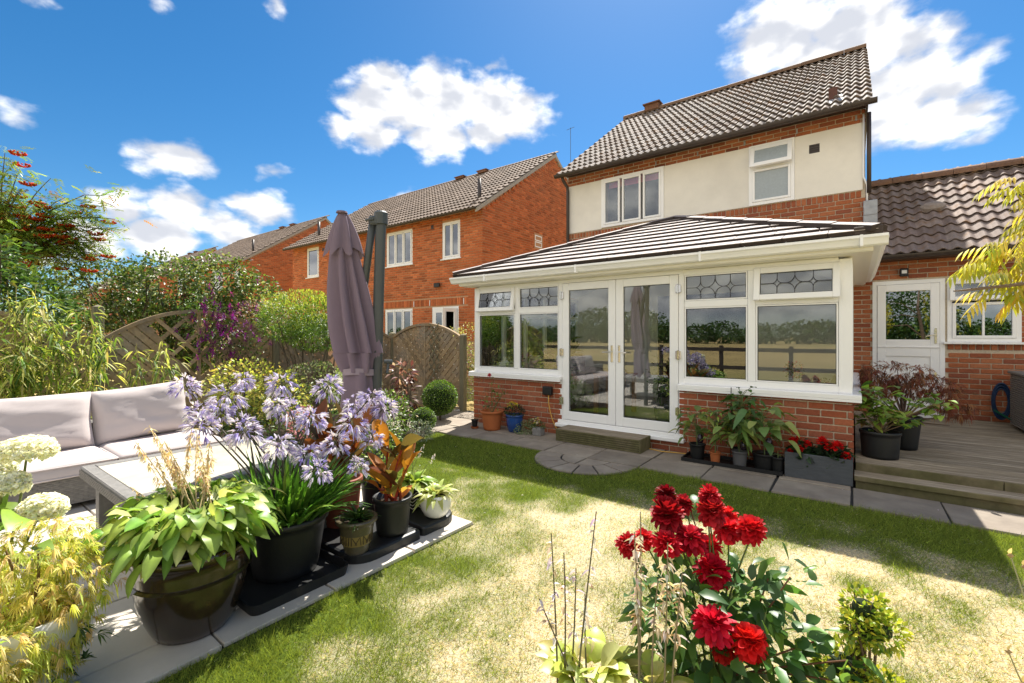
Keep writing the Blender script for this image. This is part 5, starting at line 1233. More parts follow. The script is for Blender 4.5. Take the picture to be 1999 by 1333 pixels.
canna(c1,(-2.98,1.93,.38),[(-3.10,1.82,.74),(-3.05,1.88,.70),(-2.92,1.93,.74),(-2.86,1.98,.66),(-3.15,1.76,.62),(-2.80,1.92,.70),(-2.95,1.86,.6),(-2.84,1.9,.56)],CAN,(.28,.42),(.08,.12))
c2=plant('potted_canna','orange and bronze canna in a tall black pot on the base weight','potted plant',(-2.56,2.05,.095)); pot(c2,-2.56,2.05,.095,.125,.105,.25,M_blackpl,.01)
canna(c2,(-2.56,2.05,.30),[(-2.62,2.06,.68),(-2.50,2.08,.66),(-2.56,2.0,.46),(-2.45,2.1,.56)],[(.13,.04,.018),(.30,.085,.012),(.11,.08,.025),(.36,.15,.02)],(.30,.42),(.075,.10),(.28,.04,.02))
canna(c2,(-2.55,2.04,.30),[(-2.46,2.04,.40),(-2.52,1.98,.38),(-2.62,1.98,.40)],[(.42,.14,.02),(.24,.20,.04),(.46,.26,.05)],(.10,.17),(.04,.055),(.28,.04,.02))
# small banded brown pot
s1=plant('potted_agapanthus','small strappy green plant in an olive brown pot with a mustard band','potted plant',(-2.51,1.73,.095)); pot(s1,-2.51,1.73,.095,.112,.072,.215,M_olivegl,.016)
b=MB(); b.lathe([(.089,0),(.099,.075)],32,-2.51,1.73,z=.155); M_must=mat('mustard_band',(.20,.145,.045),rough=.5,noise=(8,.25)); adopt(b.build('band',M_must),s1)
M_mark=mat('pot_marking',(.05,.035,.018),rough=.6)
for k in range(34):   # scratched strokes and a cross round the band
    a=k*2*math.pi/34; rr=.0985; b=MB(); tl=(.55 if k%6==0 else (-.55 if k%6==1 else random.uniform(-.1,.1)))
    Mx=Matrix.Translation((-2.51,1.73,.192))@Matrix.Rotation(a,4,'Z')@Matrix.Translation((rr-.003,0,0))@Matrix.Rotation(tl,4,'X'); b.box(-.003,.0035,-.0018,.0018,-.026,.026,M=Mx); adopt(b.build('stroke',M_mark),s1)
n=70; a=rng.uniform(0,6.28,n); e_=rng.uniform(.3,1.3,n); D=np.stack([np.cos(a)*np.cos(e_),np.sin(a)*np.cos(e_),np.sin(e_)],1); add(s1,'leaves',ribbons(np.array([-2.51,1.73,.285])+D*.02,D,rng.uniform(.09,.17,n),rng.uniform(.012,.018,n),.4,5,'strap',.15,pal(n,DKG+[(.08,.15,.03)])),M_leaf,smooth=True)
# white pot with variegated hosta
def smallhosta(root,c,n,L,W,cols,up=(.2,1.2),dr=(.3,.9)):
    a=rng.uniform(0,6.28,n); e_=rng.uniform(*up,n); D=np.stack([np.cos(a)*np.cos(e_),np.sin(a)*np.cos(e_),np.sin(e_)],1); P=np.array(c)+D*np.array([.045,.045,.02])
    add(root,'leaves',ribbons(P,D,L*rng.uniform(.7,1.2,n),W*rng.uniform(.8,1.2,n),rng.uniform(*dr,n),6,'ovate',.15,pal(n,cols),wave=.012,roll=.3),M_leaf,smooth=True)
s2=plant('potted_hosta','pale variegated hosta in a round white pot at the patio corner','potted plant',(-2.52,2.42,.095)); b=MB(); b.lathe([(.055,0),(.085,.02),(.112,.07),(.118,.12),(.108,.165),(.104,.172),(.096,.165),(.09,.14)],32,-2.52,2.42,z=.095); adopt(b.build('pot',M_whitecer,smooth=True),s2)
b=MB(); b.lathe([(.05,.13),(.095,.14),(.04,.15)],16,-2.52,2.42,z=.095); adopt(b.build('soil',M_soil),s2)
smallhosta(s2,(-2.52,2.42,.25),60,.14,.045,[(.42,.46,.14),(.30,.38,.07),(.55,.55,.25)])
s3=plant('potted_hosta','yellow green hosta in a dark wavy patterned pot behind the white pot','potted plant',(-2.80,2.46,.095)); pot(s3,-2.80,2.46,.095,.115,.085,.17,M_blackpl,.008)
for k in range(5):
    b=MB(); b.tube([(-2.80+(.094+.002+zz*.12+.003)*math.cos(th),2.46+(.094+.002+zz*.12+.003)*math.sin(th),.10+zz+.012*math.sin(th*9)) for th in np.linspace(0,6.28,60) for zz in (.02+k*.027,)],.0028,4); adopt(b.build('wavy_line',M_whitecer),s3)
smallhosta(s3,(-2.80,2.46,.27),60,.17,.055,[(.34,.40,.08),(.25,.33,.05),(.18,.27,.04)])
seedstalk(s3,[(-2.76,2.52,.58),(-2.66,2.55,.52),(-2.86,2.5,.55)],(-2.8,2.46,.27),(.25,.3,.1),(.62,.55,.66),.022,22,.3)
s4=plant('potted_fern','leafy green plant in a black pot beside the parasol pole','potted plant',(-3.12,2.34,.026)); pot(s4,-3.12,2.34,.026,.125,.1,.27,M_blackpl,.01)
add(s4,'leaves',foliage([(-3.12,2.34,.42,.17,.17,.20)],420,.055,.022,YGR+GRN),M_leaf)
# ---- hydrangea and golden maple at the left edge ----------------------
hy=plant('hydrangea','white mophead hydrangea at the left edge in front of the sofa','hydrangea',(-3.02,.22,.026))
HY=[(-2.89,.34,.95,.105,.062),(-2.87,.27,.82,.085,.055),(-2.85,.38,.69,.088,.065),(-3.12,.26,.86,.085,.06),(-2.98,.16,.74,.08,.05)]
for (x,y,z,r,rz) in HY:
    r*=.84; rz*=.9; c=np.array([x,y,z]); add(hy,'stem',stems_to((-3.0,.2,.05),c,.007,.0045,(.14,.17,.05),.06),M_stem)
    d=fib(460); d=d[d[:,2]>-.5]; n=len(d); P=c+d*np.array([r,r,rz])*(1+rng.normal(0,.05,(n,1))); parts=[]
    for k in range(4):
        t=unit(np.cross(d,sph(n)))*.9+d*.25; parts.append(ribbons(P,t,.018*rng.uniform(.8,1.2,n),.018,.1,2,'wide',.05,jit((.84,.84,.75),n,.05,.02)))
    add(hy,'flower_head',cat(*parts),M_petal)
n=26; P=np.array([-2.98,.22,.55])+rng.normal(0,1,(n,3))*np.array([.12,.10,.16]); a=rng.uniform(0,6.28,n)
add_each(hy,'leaf',ribbons(P,np.stack([np.cos(a),np.sin(a),rng.uniform(-.1,.5,n)],1),rng.uniform(.13,.19,n),rng.uniform(.09,.13,n),.4,6,'hosta',.12,pal(n,[(.16,.28,.03),(.22,.33,.04),(.12,.22,.03)]),roll=.4),21,M_leaf)
def palmate(P,O,nl,L,W,cols,spread=1.1,droop=.5,w=None,tip=None):
    """groups of narrow leaflets fanning from each node"""
    n=len(P); parts=[]; O=unit(O); s=unit(np.cross(O,sph(n))); C=pal(n,cols,w)
    for k in range(nl):
        a=(k-(nl-1)/2)/((nl-1)/2)*spread; parts.append(ribbons(P,O*math.cos(a)+s*math.sin(a),L*(1-.35*abs(a)/spread)*rng.uniform(.8,1.2,n),W,droop,2,'lance',.2,jit(C,n,.08),roll=.5,tipc=None))
    return cat(*parts)
ac=plant('golden_maple','golden cut leaf maple in a white pot in the lower left corner','maple',(-2.60,.33,.026)); b=MB(); b.lathe([(.11,0),(.15,.03),(.175,.30),(.18,.34),(.165,.34),(.15,.3)],28,-2.60,.30,z=.026); adopt(b.build('pot',M_whitecer,smooth=True),ac)
EL=[(-2.62,.33,.58,.20,.20,.13),(-2.55,.42,.46,.20,.18,.14),(-2.68,.22,.45,.22,.18,.18),(-2.48,.34,.32,.15,.14,.14),(-2.72,.3,.30,.15,.16,.12),(-2.52,.22,.26,.18,.12,.15),(-2.42,.30,.16,.12,.12,.12),(-2.46,.16,.20,.14,.10,.16),(-2.40,.22,.30,.10,.10,.12)]
P,o_,_=ell_pts(EL,2000,.5); P[:,2]=np.maximum(P[:,2],.03); add(ac,'leaves',palmate(P,o_*.6+np.array([0,0,-.2])+sph(2000)*.5,7,.046,.0058,[(.62,.56,.16),(.52,.53,.11),(.66,.52,.24),(.34,.40,.06)],droop=.6),M_leafthin)
add(ac,'branches',stems_to((-2.60,.31,.3),np.array([e[:3] for e in EL for _ in range(3)])+rng.normal(0,.08,(27,3)),.010,.003,(.16,.10,.05),.2),M_stem)
dg=rng.normal(0,1,(22,3))*np.array([.10,.05,.07])+np.array([-2.46,.40,.27]); add(ac,'dark_leaves',palmate(dg,sph(22)+np.array([.5,.2,.1]),7,.06,.010,DKG),M_leaf)
# ---- bed and fence plants -----------------------------------------
def bamboo(label,base,h,n_c,n_l,spread,cols):
    t=plant('bamboo',label,'bamboo',base); paths=[];P=[];O=[]
    for k in range(n_c):
        b0=np.array(base)+np.append(rng.normal(0,.12,2)*np.array([.6,1.3]),0); hh=h*rng.uniform(.62,1.0); lean=rng.normal(0,spread,2)+np.array([.10,0]); s=np.linspace(0,1,7)[:,None]; p=b0+np.concatenate([lean[None]*s**1.8,hh*s],1); paths.append(p)
        m=n_l//n_c; u=rng.random(m)**.75*.82+.16; q=np.stack([np.interp(u,s[:,0],p[:,i]) for i in range(3)],1); o=sph(m); o[:,2]*=.5; q=q+o*np.array([.17,.2,.1])*rng.random((m,1))*1.2; P.append(q); O.append(o)
    add(t,'canes',tubes(paths,[np.linspace(.008,.003,7)]*n_c,5,(.30,.27,.08)),M_stem); P=np.concatenate(P);O=np.concatenate(O); P[:,0]=np.maximum(P[:,0],XF+.06); m=len(P)
    add(t,'leaves',cat(*[ribbons(P,O+sph(m)*.6+np.array([.25,0,-.15]),rng.uniform(.09,.175,m),rng.uniform(.014,.024,m),rng.uniform(.3,.9,m),4,'lance',.12,pal(m,cols),roll=.5) for _ in range(2)]),M_leafthin)
BAM=[(.40,.42,.09),(.27,.36,.05),(.11,.20,.025),(.50,.50,.17),(.07,.13,.02)]
bamboo('tall bamboo at the left edge behind the sofa',(-7.55,.75,0),2.05,20,900,.22,BAM)
bamboo('bamboo clump between the fence posts at the sofa left end',(-7.5,1.25,0),1.95,9,380,.18,BAM)
bamboo('smaller bamboo right of the tall fence post',(-7.45,1.92,0),1.6,7,170,.13,BAM)
def shrub(name,label,ct,ells,n,L,W,cols,w=None,base=None,twig=14,tw=.012,**k):
    e=np.array(ells); c=e[:,:3].mean(0); base=base or (c[0],c[1],0); t=plant(name,label,ct,base)
    tips,_,_=ell_pts(ells,twig,.2); add(t,'branches',stems_to(np.array(base)+np.array([0,0,.0]),tips,tw,tw*.3,(.10,.075,.05),.25),M_stem)
    add(t,'leaves',foliage(ells,n,L,W,cols,w,**k),M_leaf); return t
# clipped round headed tree
tp=shrub('topiary_tree','round headed clipped tree with twisted stems behind the parasol','tree',[(-6.75,3.72,1.80,.60,.60,.34),(-6.45,3.95,1.70,.50,.55,.36),(-7.0,3.6,1.66,.40,.42,.30),(-6.6,3.85,1.50,.55,.5,.28)],12500,.055,.016,[(.12,.21,.025),(.19,.29,.035),(.07,.14,.02)],prof='lance',nseg=2,fill=.72,rand=.6,up=.5,twig=9,tw=.02,base=(-6.55,3.80,0),top=((.38,.42,.06),.5,.85))
add(tp,'trunk',tubes([np.array([(-6.55,3.80,0),(-6.57,3.79,.4),(-6.52,3.82,.7),(-6.62,3.78,1.1),(-6.75,3.72,1.5)]),np.array([(-6.52,3.8,.5),(-6.42,3.86,.9),(-6.4,3.9,1.4)]),np.array([(-6.54,3.8,.35),(-6.68,3.7,.8),(-6.95,3.62,1.4)])],[np.linspace(.06,.03,5),np.linspace(.04,.02,3),np.linspace(.04,.02,3)],8,(.17,.13,.085)),M_stem)
shrub('golden_shrub','golden leaved shrub at the fence foot left of the clipped tree','shrub',[(-6.35,2.72,.82,.5,.45,.34),(-6.0,2.95,.66,.5,.4,.36),(-6.7,2.75,.62,.45,.35,.38)],2600,.055,.030,[(.52,.50,.10),(.38,.42,.07),(.56,.42,.14),(.22,.29,.04)],[4,4,1.4,2],fill=.5)
shrub('variegated_shrub','cream and green variegated shrub below the clipped tree','shrub',[(-6.1,3.55,.80,.55,.45,.28),(-5.7,3.85,.70,.42,.4,.28)],1800,.055,.028,[(.48,.50,.30),(.28,.34,.12),(.12,.19,.04)],fill=.55)
shrub('evergreen_shrub','dark evergreen shrub behind the table','shrub',[(-6.35,2.74,.32,.6,.3,.32),(-5.6,2.85,.30,.5,.3,.30),(-4.95,3.05,.28,.45,.35,.28)],2400,.05,.024,DKG+[(.09,.14,.03)],fill=.55)
sed=shrub('pink_sedum','pink flowering sedum behind the table right of the sofa','sedum',[(-5.05,2.80,.46,.26,.2,.18)],700,.03,.018,[(.10,.17,.05),(.45,.17,.20),(.52,.24,.26),(.36,.10,.13)],fill=.65,prof='wide',up=.8)
shrub('white_flowering_shrub','leafy bush with small white flowers right of the parasol pole','shrub',[(-4.75,3.62,.42,.36,.36,.38),(-4.95,3.95,.36,.3,.35,.36),(-4.45,3.38,.28,.28,.26,.28)],2200,.042,.022,[(.13,.22,.03),(.20,.30,.04),(.09,.16,.03),(.62,.62,.55)],[4,3,3,2.2],fill=.55)
shrub('dark_leaved_plant','tall plant with dusky pink and maroon leaves in front of the slat panel','plant',[(-5.15,4.30,.92,.18,.18,.16),(-5.1,4.32,.62,.14,.14,.25)],150,.11,.045,[(.13,.045,.04),(.30,.14,.13),(.46,.33,.28),(.10,.06,.03)],fill=.5,up=.1,prof='ovate',nseg=3)
def ball(label,c,r,n,L,name='box_ball'):
    t=plant(name,label,'topiary',(c[0],c[1],0)); d=fib(n); P=np.array(c)+d*r*(1+rng.normal(0,.025,(n,1))); 
    add(t,'leaves',ribbons(P,d*.8+sph(n)*.8+np.array([0,0,.3]),L*rng.uniform(.8,1.3,n),L*.62,.1,2,'ovate',.15,pal(n,[(.09,.17,.02),(.14,.23,.03),(.05,.11,.015),(.22,.32,.05)],[3,3,3,1]),roll=.8),M_leaf)
    b=MB(); b.lathe([(r*.05,-r*.9),(r*.55,-r*.7),(r*.84,-r*.3),(r*.88,.1*r),(r*.7,r*.55),(r*.3,r*.82),(.01,r*.88)],18,c[0],c[1],z=c[2]); M_core=MATS.get('box_core') or mat('box_core',(.016,.028,.008),rough=1); adopt(b.build('shade_core',M_core),t)  # solid dark core, its colour stands in for shade deep among the leaves
    b=MB(); b.tube([(c[0],c[1],0),(c[0],c[1],c[2]-r*.8)],.02,6); adopt(b.build('stem',M_bark),t)
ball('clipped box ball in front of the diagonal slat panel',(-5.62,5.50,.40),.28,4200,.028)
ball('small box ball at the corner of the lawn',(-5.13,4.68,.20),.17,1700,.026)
shrub('silver_foliage_plant','low silver leaved plant at the lawn corner under the small box ball','plant',[(-4.92,4.42,.12,.26,.18,.13),(-4.72,4.30,.09,.15,.12,.1)],900,.04,.010,[(.42,.45,.38),(.30,.34,.26),(.20,.25,.15)],fill=.4,prof='lance')
# clematis on the lattice panel
cm=plant('clematis','purple flowered clematis climbing the arched lattice fence','clematis',(-7.9,3.1,0))
add(cm,'leaves',foliage([(-7.92,3.05,1.35,.10,.50,.42),(-7.95,3.45,1.2,.10,.35,.35),(-7.95,2.75,1.85,.12,.4,.25)],900,.05,.03,GRN+[(.05,.09,.03)],fill=.2),M_leaf)
n=120; P=np.stack([-7.84+rng.normal(0,.06,n),3.05+rng.normal(0,.25,n),1.56+rng.normal(0,.30,n)],1); Nn=unit(np.array([.9,-.3,.3])+sph(n)*.4); s_=unit(np.cross(Nn,sph(n))); u_=np.cross(Nn,s_); cc=jit((.20,.015,.19),n,.3,.1)
for i in range(n):
    a=np.arange(6)*math.pi/3; add(cm,'flower',ribbons(np.repeat(P[i:i+1],6,0),np.cos(a)[:,None]*s_[i]+np.sin(a)[:,None]*u_[i]+Nn[i]*.25,.050,.027,.05,2,'petal',.1,np.repeat(cc[i:i+1],6,0)),M_petal)
add(cm,'stems',stems_to((-7.9,3.1,0),P[:14],.006,.002,(.12,.09,.05),.3),M_stem)
# behind the fence
big=shrub('berried_hedge','wide bushy hedge with pale twigs behind the lattice fence','hedge',[(-11.6,2.45,2.25,1.0,.8,.72),(-10.7,3.1,2.35,.95,.8,.72),(-9.9,3.75,2.45,.75,.7,.62),(-9.45,4.2,2.05,.6,.6,.62),(-11.1,2.8,1.5,1.2,1.0,.8),(-9.9,3.7,1.5,.9,.8,.8)],17000,.088,.05,[(.09,.145,.03),(.15,.21,.04),(.05,.09,.02),(.36,.40,.18),(.26,.08,.04)],[4,3,3,1.1,.4],fill=.45,rand=.9,twig=70,tw=.03,base=(-10.6,3.1,0))
shrub('red_leaved_shrub','red tinged shrub behind the fence right of the hedge','shrub',[(-8.7,4.0,1.75,.5,.5,.35),(-8.5,4.5,1.5,.4,.5,.35)],1400,.06,.03,[(.20,.10,.06),(.14,.15,.04),(.30,.16,.13),(.36,.28,.22)],fill=.4)
shrub('laurel_bush','dense dark evergreen bush at the far left behind the bamboo','shrub',[(-9.6,.55,2.05,.8,.7,.95),(-10.0,1.15,1.75,.8,.6,.75),(-9.4,.1,1.5,.7,.6,.9)],7500,.115,.05,DKG+[(.14,.22,.03),(.30,.26,.03)],[4,4,3,2,.4],fill=.6,twig=20,tw=.03)
rw=plant('rowan_tree','rowan tree hung with orange red berry clusters at the upper left','tree',(-12.3,.9,0))
trk=np.array([(-12.3,.9,0),(-12.25,.92,1.2),(-12.1,1.0,2.2),(-11.9,1.1,3.0)]); RB=[]; cen=np.array([-11.7,1.15,3.25])
tips=[(-10.55,2.35,4.05),(-10.6,2.25,3.3),(-10.9,2.0,3.7),(-11.0,1.9,3.1),(-11.2,1.6,4.2),(-11.6,1.1,4.55),(-12.2,.6,4.4),(-12.3,1.4,3.9),(-11.0,1.5,2.75),(-11.3,1.9,2.6),(-12.6,.5,3.4),(-11.9,.4,3.0),(-11.4,1.0,3.5),(-10.75,2.1,2.95),(-11.25,1.25,3.95),(-12.0,.9,3.6)]+[(-11.7+1.1*x,1.2+.8*y,3.5+.75*z) for x,y,z in rng.uniform(-1,1,(20,3))]+[(-10.75+.35*x,2.15+.3*y,3.35+.6*z) for x,y,z in rng.uniform(-1,1,(12,3))]
add(rw,'trunk',tubes([trk],[np.array([.09,.08,.06,.05])],8,(.16,.13,.10)),M_stem)
bp=[];lp=[];lo=[];ber=[]
for t in tips:
    t=np.array(t); s=np.linspace(0,1,8)[:,None]; b0=trk[2]+(trk[3]-trk[2])*rng.random(); p=b0+(t-b0)*s; p[:,2]+=.28*np.sin(s[:,0]*np.pi)+rng.normal(0,.02,8); bp.append(p)
    for k in range(42):
        u=rng.random()**.5; q=np.array([np.interp(u,s[:,0],p[:,i]) for i in range(3)])+rng.normal(0,.13,3); lp.append(q); lo.append(rng.normal(0,1,3)+np.array([.2,.1,-.2]))
    for k in range(2):
        u=.35+.7*rng.random(); u=min(u,1); ber.append(np.array([np.interp(u,s[:,0],p[:,i]) for i in range(3)])+rng.normal(0,.14,3)-np.array([0,0,.05]))
add(rw,'branches',tubes(bp,[np.linspace(.018,.004,8)]*len(bp),6,(.12,.09,.07)),M_stem)
lp=np.array(lp);lo=unit(np.array(lo)*np.array([1,1,.5])); parts=[]; C=pal(len(lp),[(.14,.23,.035),(.22,.31,.05),(.34,.37,.07),(.34,.16,.04)],[4,4,2,.5]); sd2=unit(np.cross(lo,np.array([0,0,1.])))
for k in range(11):
    f=(k//2)/5; sg=1 if k%2 else -1; q=lp+lo*(.03+.15*f); q[:,2]-=.05*f*f; d=lo*.55+(sd2*sg if k<10 else lo); parts.append(ribbons(q,d,.075,.028,.3,2,'lance',.1,jit(C,len(lp),.1)))
add(rw,'leaves',cat(*parts),M_leaf)
for q in ber:
    n=60; d=sph(n)*np.array([.105,.105,.05]); d[:,2]=-np.abs(d[:,2])*.7+.02; adopt(nobj('berry_cluster',*blob(q+d,.017,6,jit((.62,.075,.012),n,.2,.05)),M_petal,None),rw)
shrub('privet_hedge','golden privet hedge beside the conservatory behind the slat panel','hedge',[(-6.5,7.3,.9,.45,.6,.85),(-6.35,8.2,.95,.45,.7,.9),(-6.3,9.0,1.0,.4,.6,.85),(-6.9,7.15,.85,.5,.45,.8),(-5.75,7.0,.75,.32,.4,.75),(-6.1,9.6,.9,.45,.6,.8)],8500,.042,.024,[(.12,.19,.03),(.20,.27,.04),(.08,.13,.02)],fill=.75,twig=30,top=((.50,.50,.16),.55,.9))
# ---- pots by the conservatory wall --------------------------------
r1=plant('potted_rose','spindly rose with pink buds in a large terracotta pot','potted plant',(-4.42,5.42,.02)); pot(r1,-4.42,5.42,.02,.165,.125,.29,M_terra,.016)
tips=np.array([(-4.50,5.52,.82),(-4.62,5.50,.55),(-4.30,5.55,.70),(-4.22,5.5,.62),(-4.45,5.45,.66),(-4.55,5.4,.40),(-4.32,5.40,.5)]); add(r1,'stems',stems_to((-4.42,5.42,.26),tips,.005,.003,(.14,.13,.05),.2),M_stem)
P=np.repeat(tips,15,0)*.72+np.array([-4.42,5.42,.28])*.28+rng.normal(0,.07,(105,3)); add(r1,'leaves',ribbons(P,sph(105)+np.array([0,-.3,.1]),rng.uniform(.035,.06,105),.026,.3,3,'ovate',.12,pal(105,GRN+[(.16,.22,.05)])),M_leaf)
for q,r in (((-4.52,5.48,.83),.03),((-4.63,5.46,.40),.02)):
    d=fib(18); adopt(nobj('rose_flower',*ribbons(np.repeat(np.array(q)[None],18,0),d+np.array([0,0,.5]),r*1.2,r*1.1,-.1,2,'petal',.3,jit((.62,.07,.12),18,.15)),M_petal),r1)
r2=plant('potted_heather','dark leaved plant with yellow flowers in a glazed blue pot','potted plant',(-4.05,5.50,.02)); pot(r2,-4.05,5.50,.02,.125,.09,.26,M_bluegl,.012,bulge=.012)
add(r2,'leaves',foliage([(-4.05,5.5,.32,.15,.14,.09)],420,.05,.02,[(.025,.04,.018),(.04,.03,.02),(.05,.08,.025)]),M_leaf); add(r2,'flowers',foliage([(-4.07,5.47,.42,.07,.07,.04)],60,.03,.022,[(.55,.42,.02),(.40,.40,.04)],up=.8),M_petal)
r3=plant('small_pot','tiny dark pot on a terracotta saucer beside the terracotta pot','pot',(-4.70,5.34,.02)); pot(r3,-4.70,5.34,.045,.05,.038,.11,M_blackpl,.006); b=MB(); b.lathe([(.05,0),(.062,.025),(.056,.025),(.046,.01)],20,-4.70,5.34,z=.02); adopt(b.build('saucer',M_terra),r3); add(r3,'sprouts',foliage([(-4.70,5.34,.16,.03,.03,.03)],40,.02,.01,GRN),M_leaf)
r4=plant('trailing_plant','pale trailing groundcover spilling over the slabs right of the blue pot','plant',(-3.80,5.50,.02)); add(r4,'leaves',foliage([(-3.86,5.48,.08,.16,.14,.12),(-3.78,5.56,.16,.11,.09,.08)],900,.022,.018,[(.20,.26,.12),(.28,.33,.17),(.13,.19,.07)],fill=.4),M_leaf)
r5=plant('potted_pansy','small square grey pot of cream pansies beside the trailing plant','potted plant',(-3.62,5.52,.02)); b=MB(); b.box(-3.70,-3.56,5.44,5.57,.02,.13,b=.01); adopt(b.build('pot',mat('stone_pot',(.22,.21,.20),rough=.8,noise=(20,.2))),r5); add(r5,'leaves',foliage([(-3.63,5.51,.16,.09,.08,.06)],240,.03,.014,DKG),M_leaf); add(r5,'flowers',foliage([(-3.64,5.47,.24,.05,.04,.035)],40,.03,.028,[(.65,.60,.40),(.55,.45,.10),(.12,.04,.10)],up=.3),M_petal)
# aubergines and peppers on a long tray
b=MB(); b.box(-1.58,-.585,5.37,5.70,.022,.032); 
for bx in ((-1.585,-.58,5.365,5.378,.022,.062),(-1.585,-.58,5.692,5.705,.022,.062),(-1.585,-1.572,5.378,5.692,.022,.062),(-.593,-.58,5.378,5.692,.022,.062)): b.box(*bx)
b.build('long_tray',M_blackpl,None,'long shallow black tray of vegetable pots against the brick wall','tray')
AUB=[(.15,.24,.06),(.21,.30,.08),(.10,.18,.05),(.34,.40,.12)]
M_aub=mat('aubergine_fruit',(.012,.004,.014),rough=.15,spec=.6)
def veg(label,x,y,r,hh,m,htop,nl,L,W,cols,fruit=0,name='potted_aubergine',spread=.2,rb_=.8):
    t=plant(name,label,'potted plant',(x,y,.034)); pot(t,x,y,.034,r,r*rb_,hh,m,.006)
    b0=np.array([x,y,hh]); s=np.linspace(0,1,6)[:,None]; p=b0+np.array([rng.normal(0,.03),rng.normal(0,.02),htop-hh])*s; paths=[p]; P=[];D=[]
    for k in range(nl):
        u=.25+.75*rng.random(); q=np.array([np.interp(u,s[:,0],p[:,i]) for i in range(3)]); a=rng.uniform(0,6.28); e_=rng.uniform(-.1,.9); d=np.array([math.cos(a)*math.cos(e_),math.sin(a)*math.cos(e_)*.7-.15,math.sin(e_)]); e=q+d*spread*rng.uniform(.3,1.0); e[1]=min(e[1],5.74); paths.append(np.stack([q,(q+e)/2+np.array([0,0,.015]),e])); P.append(e);D.append(d)
    add(t,'stems',tubes(paths,[np.linspace(.007,.004,len(q)) if i==0 else .003 for i,q in enumerate(paths)],5,(.13,.17,.06)),M_stem); P=np.array(P);D=np.array(D); D[:,1]=np.minimum(D[:,1],.2); D[:,2]-=.25
    add_each(t,'leaf',ribbons(P,D,L*rng.uniform(.7,1.2,nl),W*rng.uniform(.8,1.2,nl),rng.uniform(.3,1.0,nl),6,'hosta',.14,pal(nl,cols),wave=.02,roll=.4),21,M_leaf)
    for k in range(fruit):
        b=MB(); b.lathe([(.004,0),(.028,.01),(.036,.035),(.03,.075),(.016,.10),(.004,.108)],14,x+.05-.1*k,y-.07,z=htop*.42); adopt(b.build('aubergine',M_aub,smooth=True),t)
veg('aubergine plant in the leftmost black pot on the long tray',-1.45,5.53,.085,.17,M_blackpl,.54,30,.13,.075,AUB,1)
veg('chilli plant with yellow green leaves in a small terracotta pot',-1.24,5.46,.055,.12,M_terra,.60,60,.06,.026,[(.30,.36,.05),(.20,.30,.04),(.14,.22,.03)],0,'potted_chilli',.15)
veg('aubergine plant in a grey pot in the middle of the long tray',-.99,5.46,.075,.17,mat('grey_pot',(.10,.10,.105),rough=.5),.54,40,.15,.085,AUB,1)
veg('bushy dark green pepper plant at the back of the long tray',-1.02,5.62,.08,.16,M_blackpl,.80,95,.10,.05,[(.05,.12,.02),(.08,.16,.03),(.04,.09,.02)],0,'potted_pepper',.2)
veg('aubergine plant in the widest black pot at the right of the long tray',-.76,5.52,.115,.17,M_blackpl,.66,46,.16,.09,AUB,1,spread=.28)
veg('small black pot with a short stem at the right end of the long tray',-.63,5.46,.06,.16,M_blackpl,.26,4,.05,.03,AUB,0,'small_plant_pot',.05)
b=MB(); b.tube([(-1.12,5.66,.03),(-1.12,5.68,.86)],.005,6); b.build('plant_stake',M_blackpl,None,'thin black plant stake standing among the aubergines','stake')
# begonia trough
pb=plant('begonia_trough','slate grey trough of red begonias beside the deck steps','planter',(-.28,5.52,.02)); b=MB(); bx0,bx1,by0,by1=-.565,-.005,5.40,5.66
for q in ((bx0,bx1,by0,by0+.02,.02,.27),(bx0,bx1,by1-.02,by1,.02,.27),(bx0,bx0+.02,by0+.02,by1-.02,.02,.27),(bx1-.02,bx1,by0+.02,by1-.02,.02,.27)): b.box(*q,b=.004)
adopt(b.build('trough',M_greypl),pb); b=MB(); b.box(bx0+.02,bx1-.02,by0+.02,by1-.02,.02,.235); adopt(b.build('soil',M_soil),pb)
add(pb,'leaves',foliage([(-.42,5.53,.27,.12,.12,.09),(-.16,5.53,.27,.14,.12,.09)],240,.075,.06,[(.025,.06,.02),(.04,.085,.03),(.03,.05,.025)],fill=.3,prof='wide',nseg=3),M_leaf)
for (x,y,z,r) in [(-.50,5.50,.36,.045),(-.44,5.46,.30,.04),(-.38,5.50,.35,.045),(-.25,5.52,.385,.055),(-.20,5.47,.345,.04),(-.13,5.46,.365,.06),(-.06,5.44,.29,.045),(-.52,5.45,.27,.028),(-.46,5.55,.39,.03)]:
    n=40; d=fib(n); d=d[d[:,2]>-.5]; n=len(d); adopt(nobj('flower',*ribbons(np.repeat(np.array([[x,y,z]]),n,0)+d*r*.35,d+sph(n)*.25,r*.75,r*.75,-.1,2,'wide',.25,jit((.58,.012,.012),n,.2,.03)),M_petal),pb)
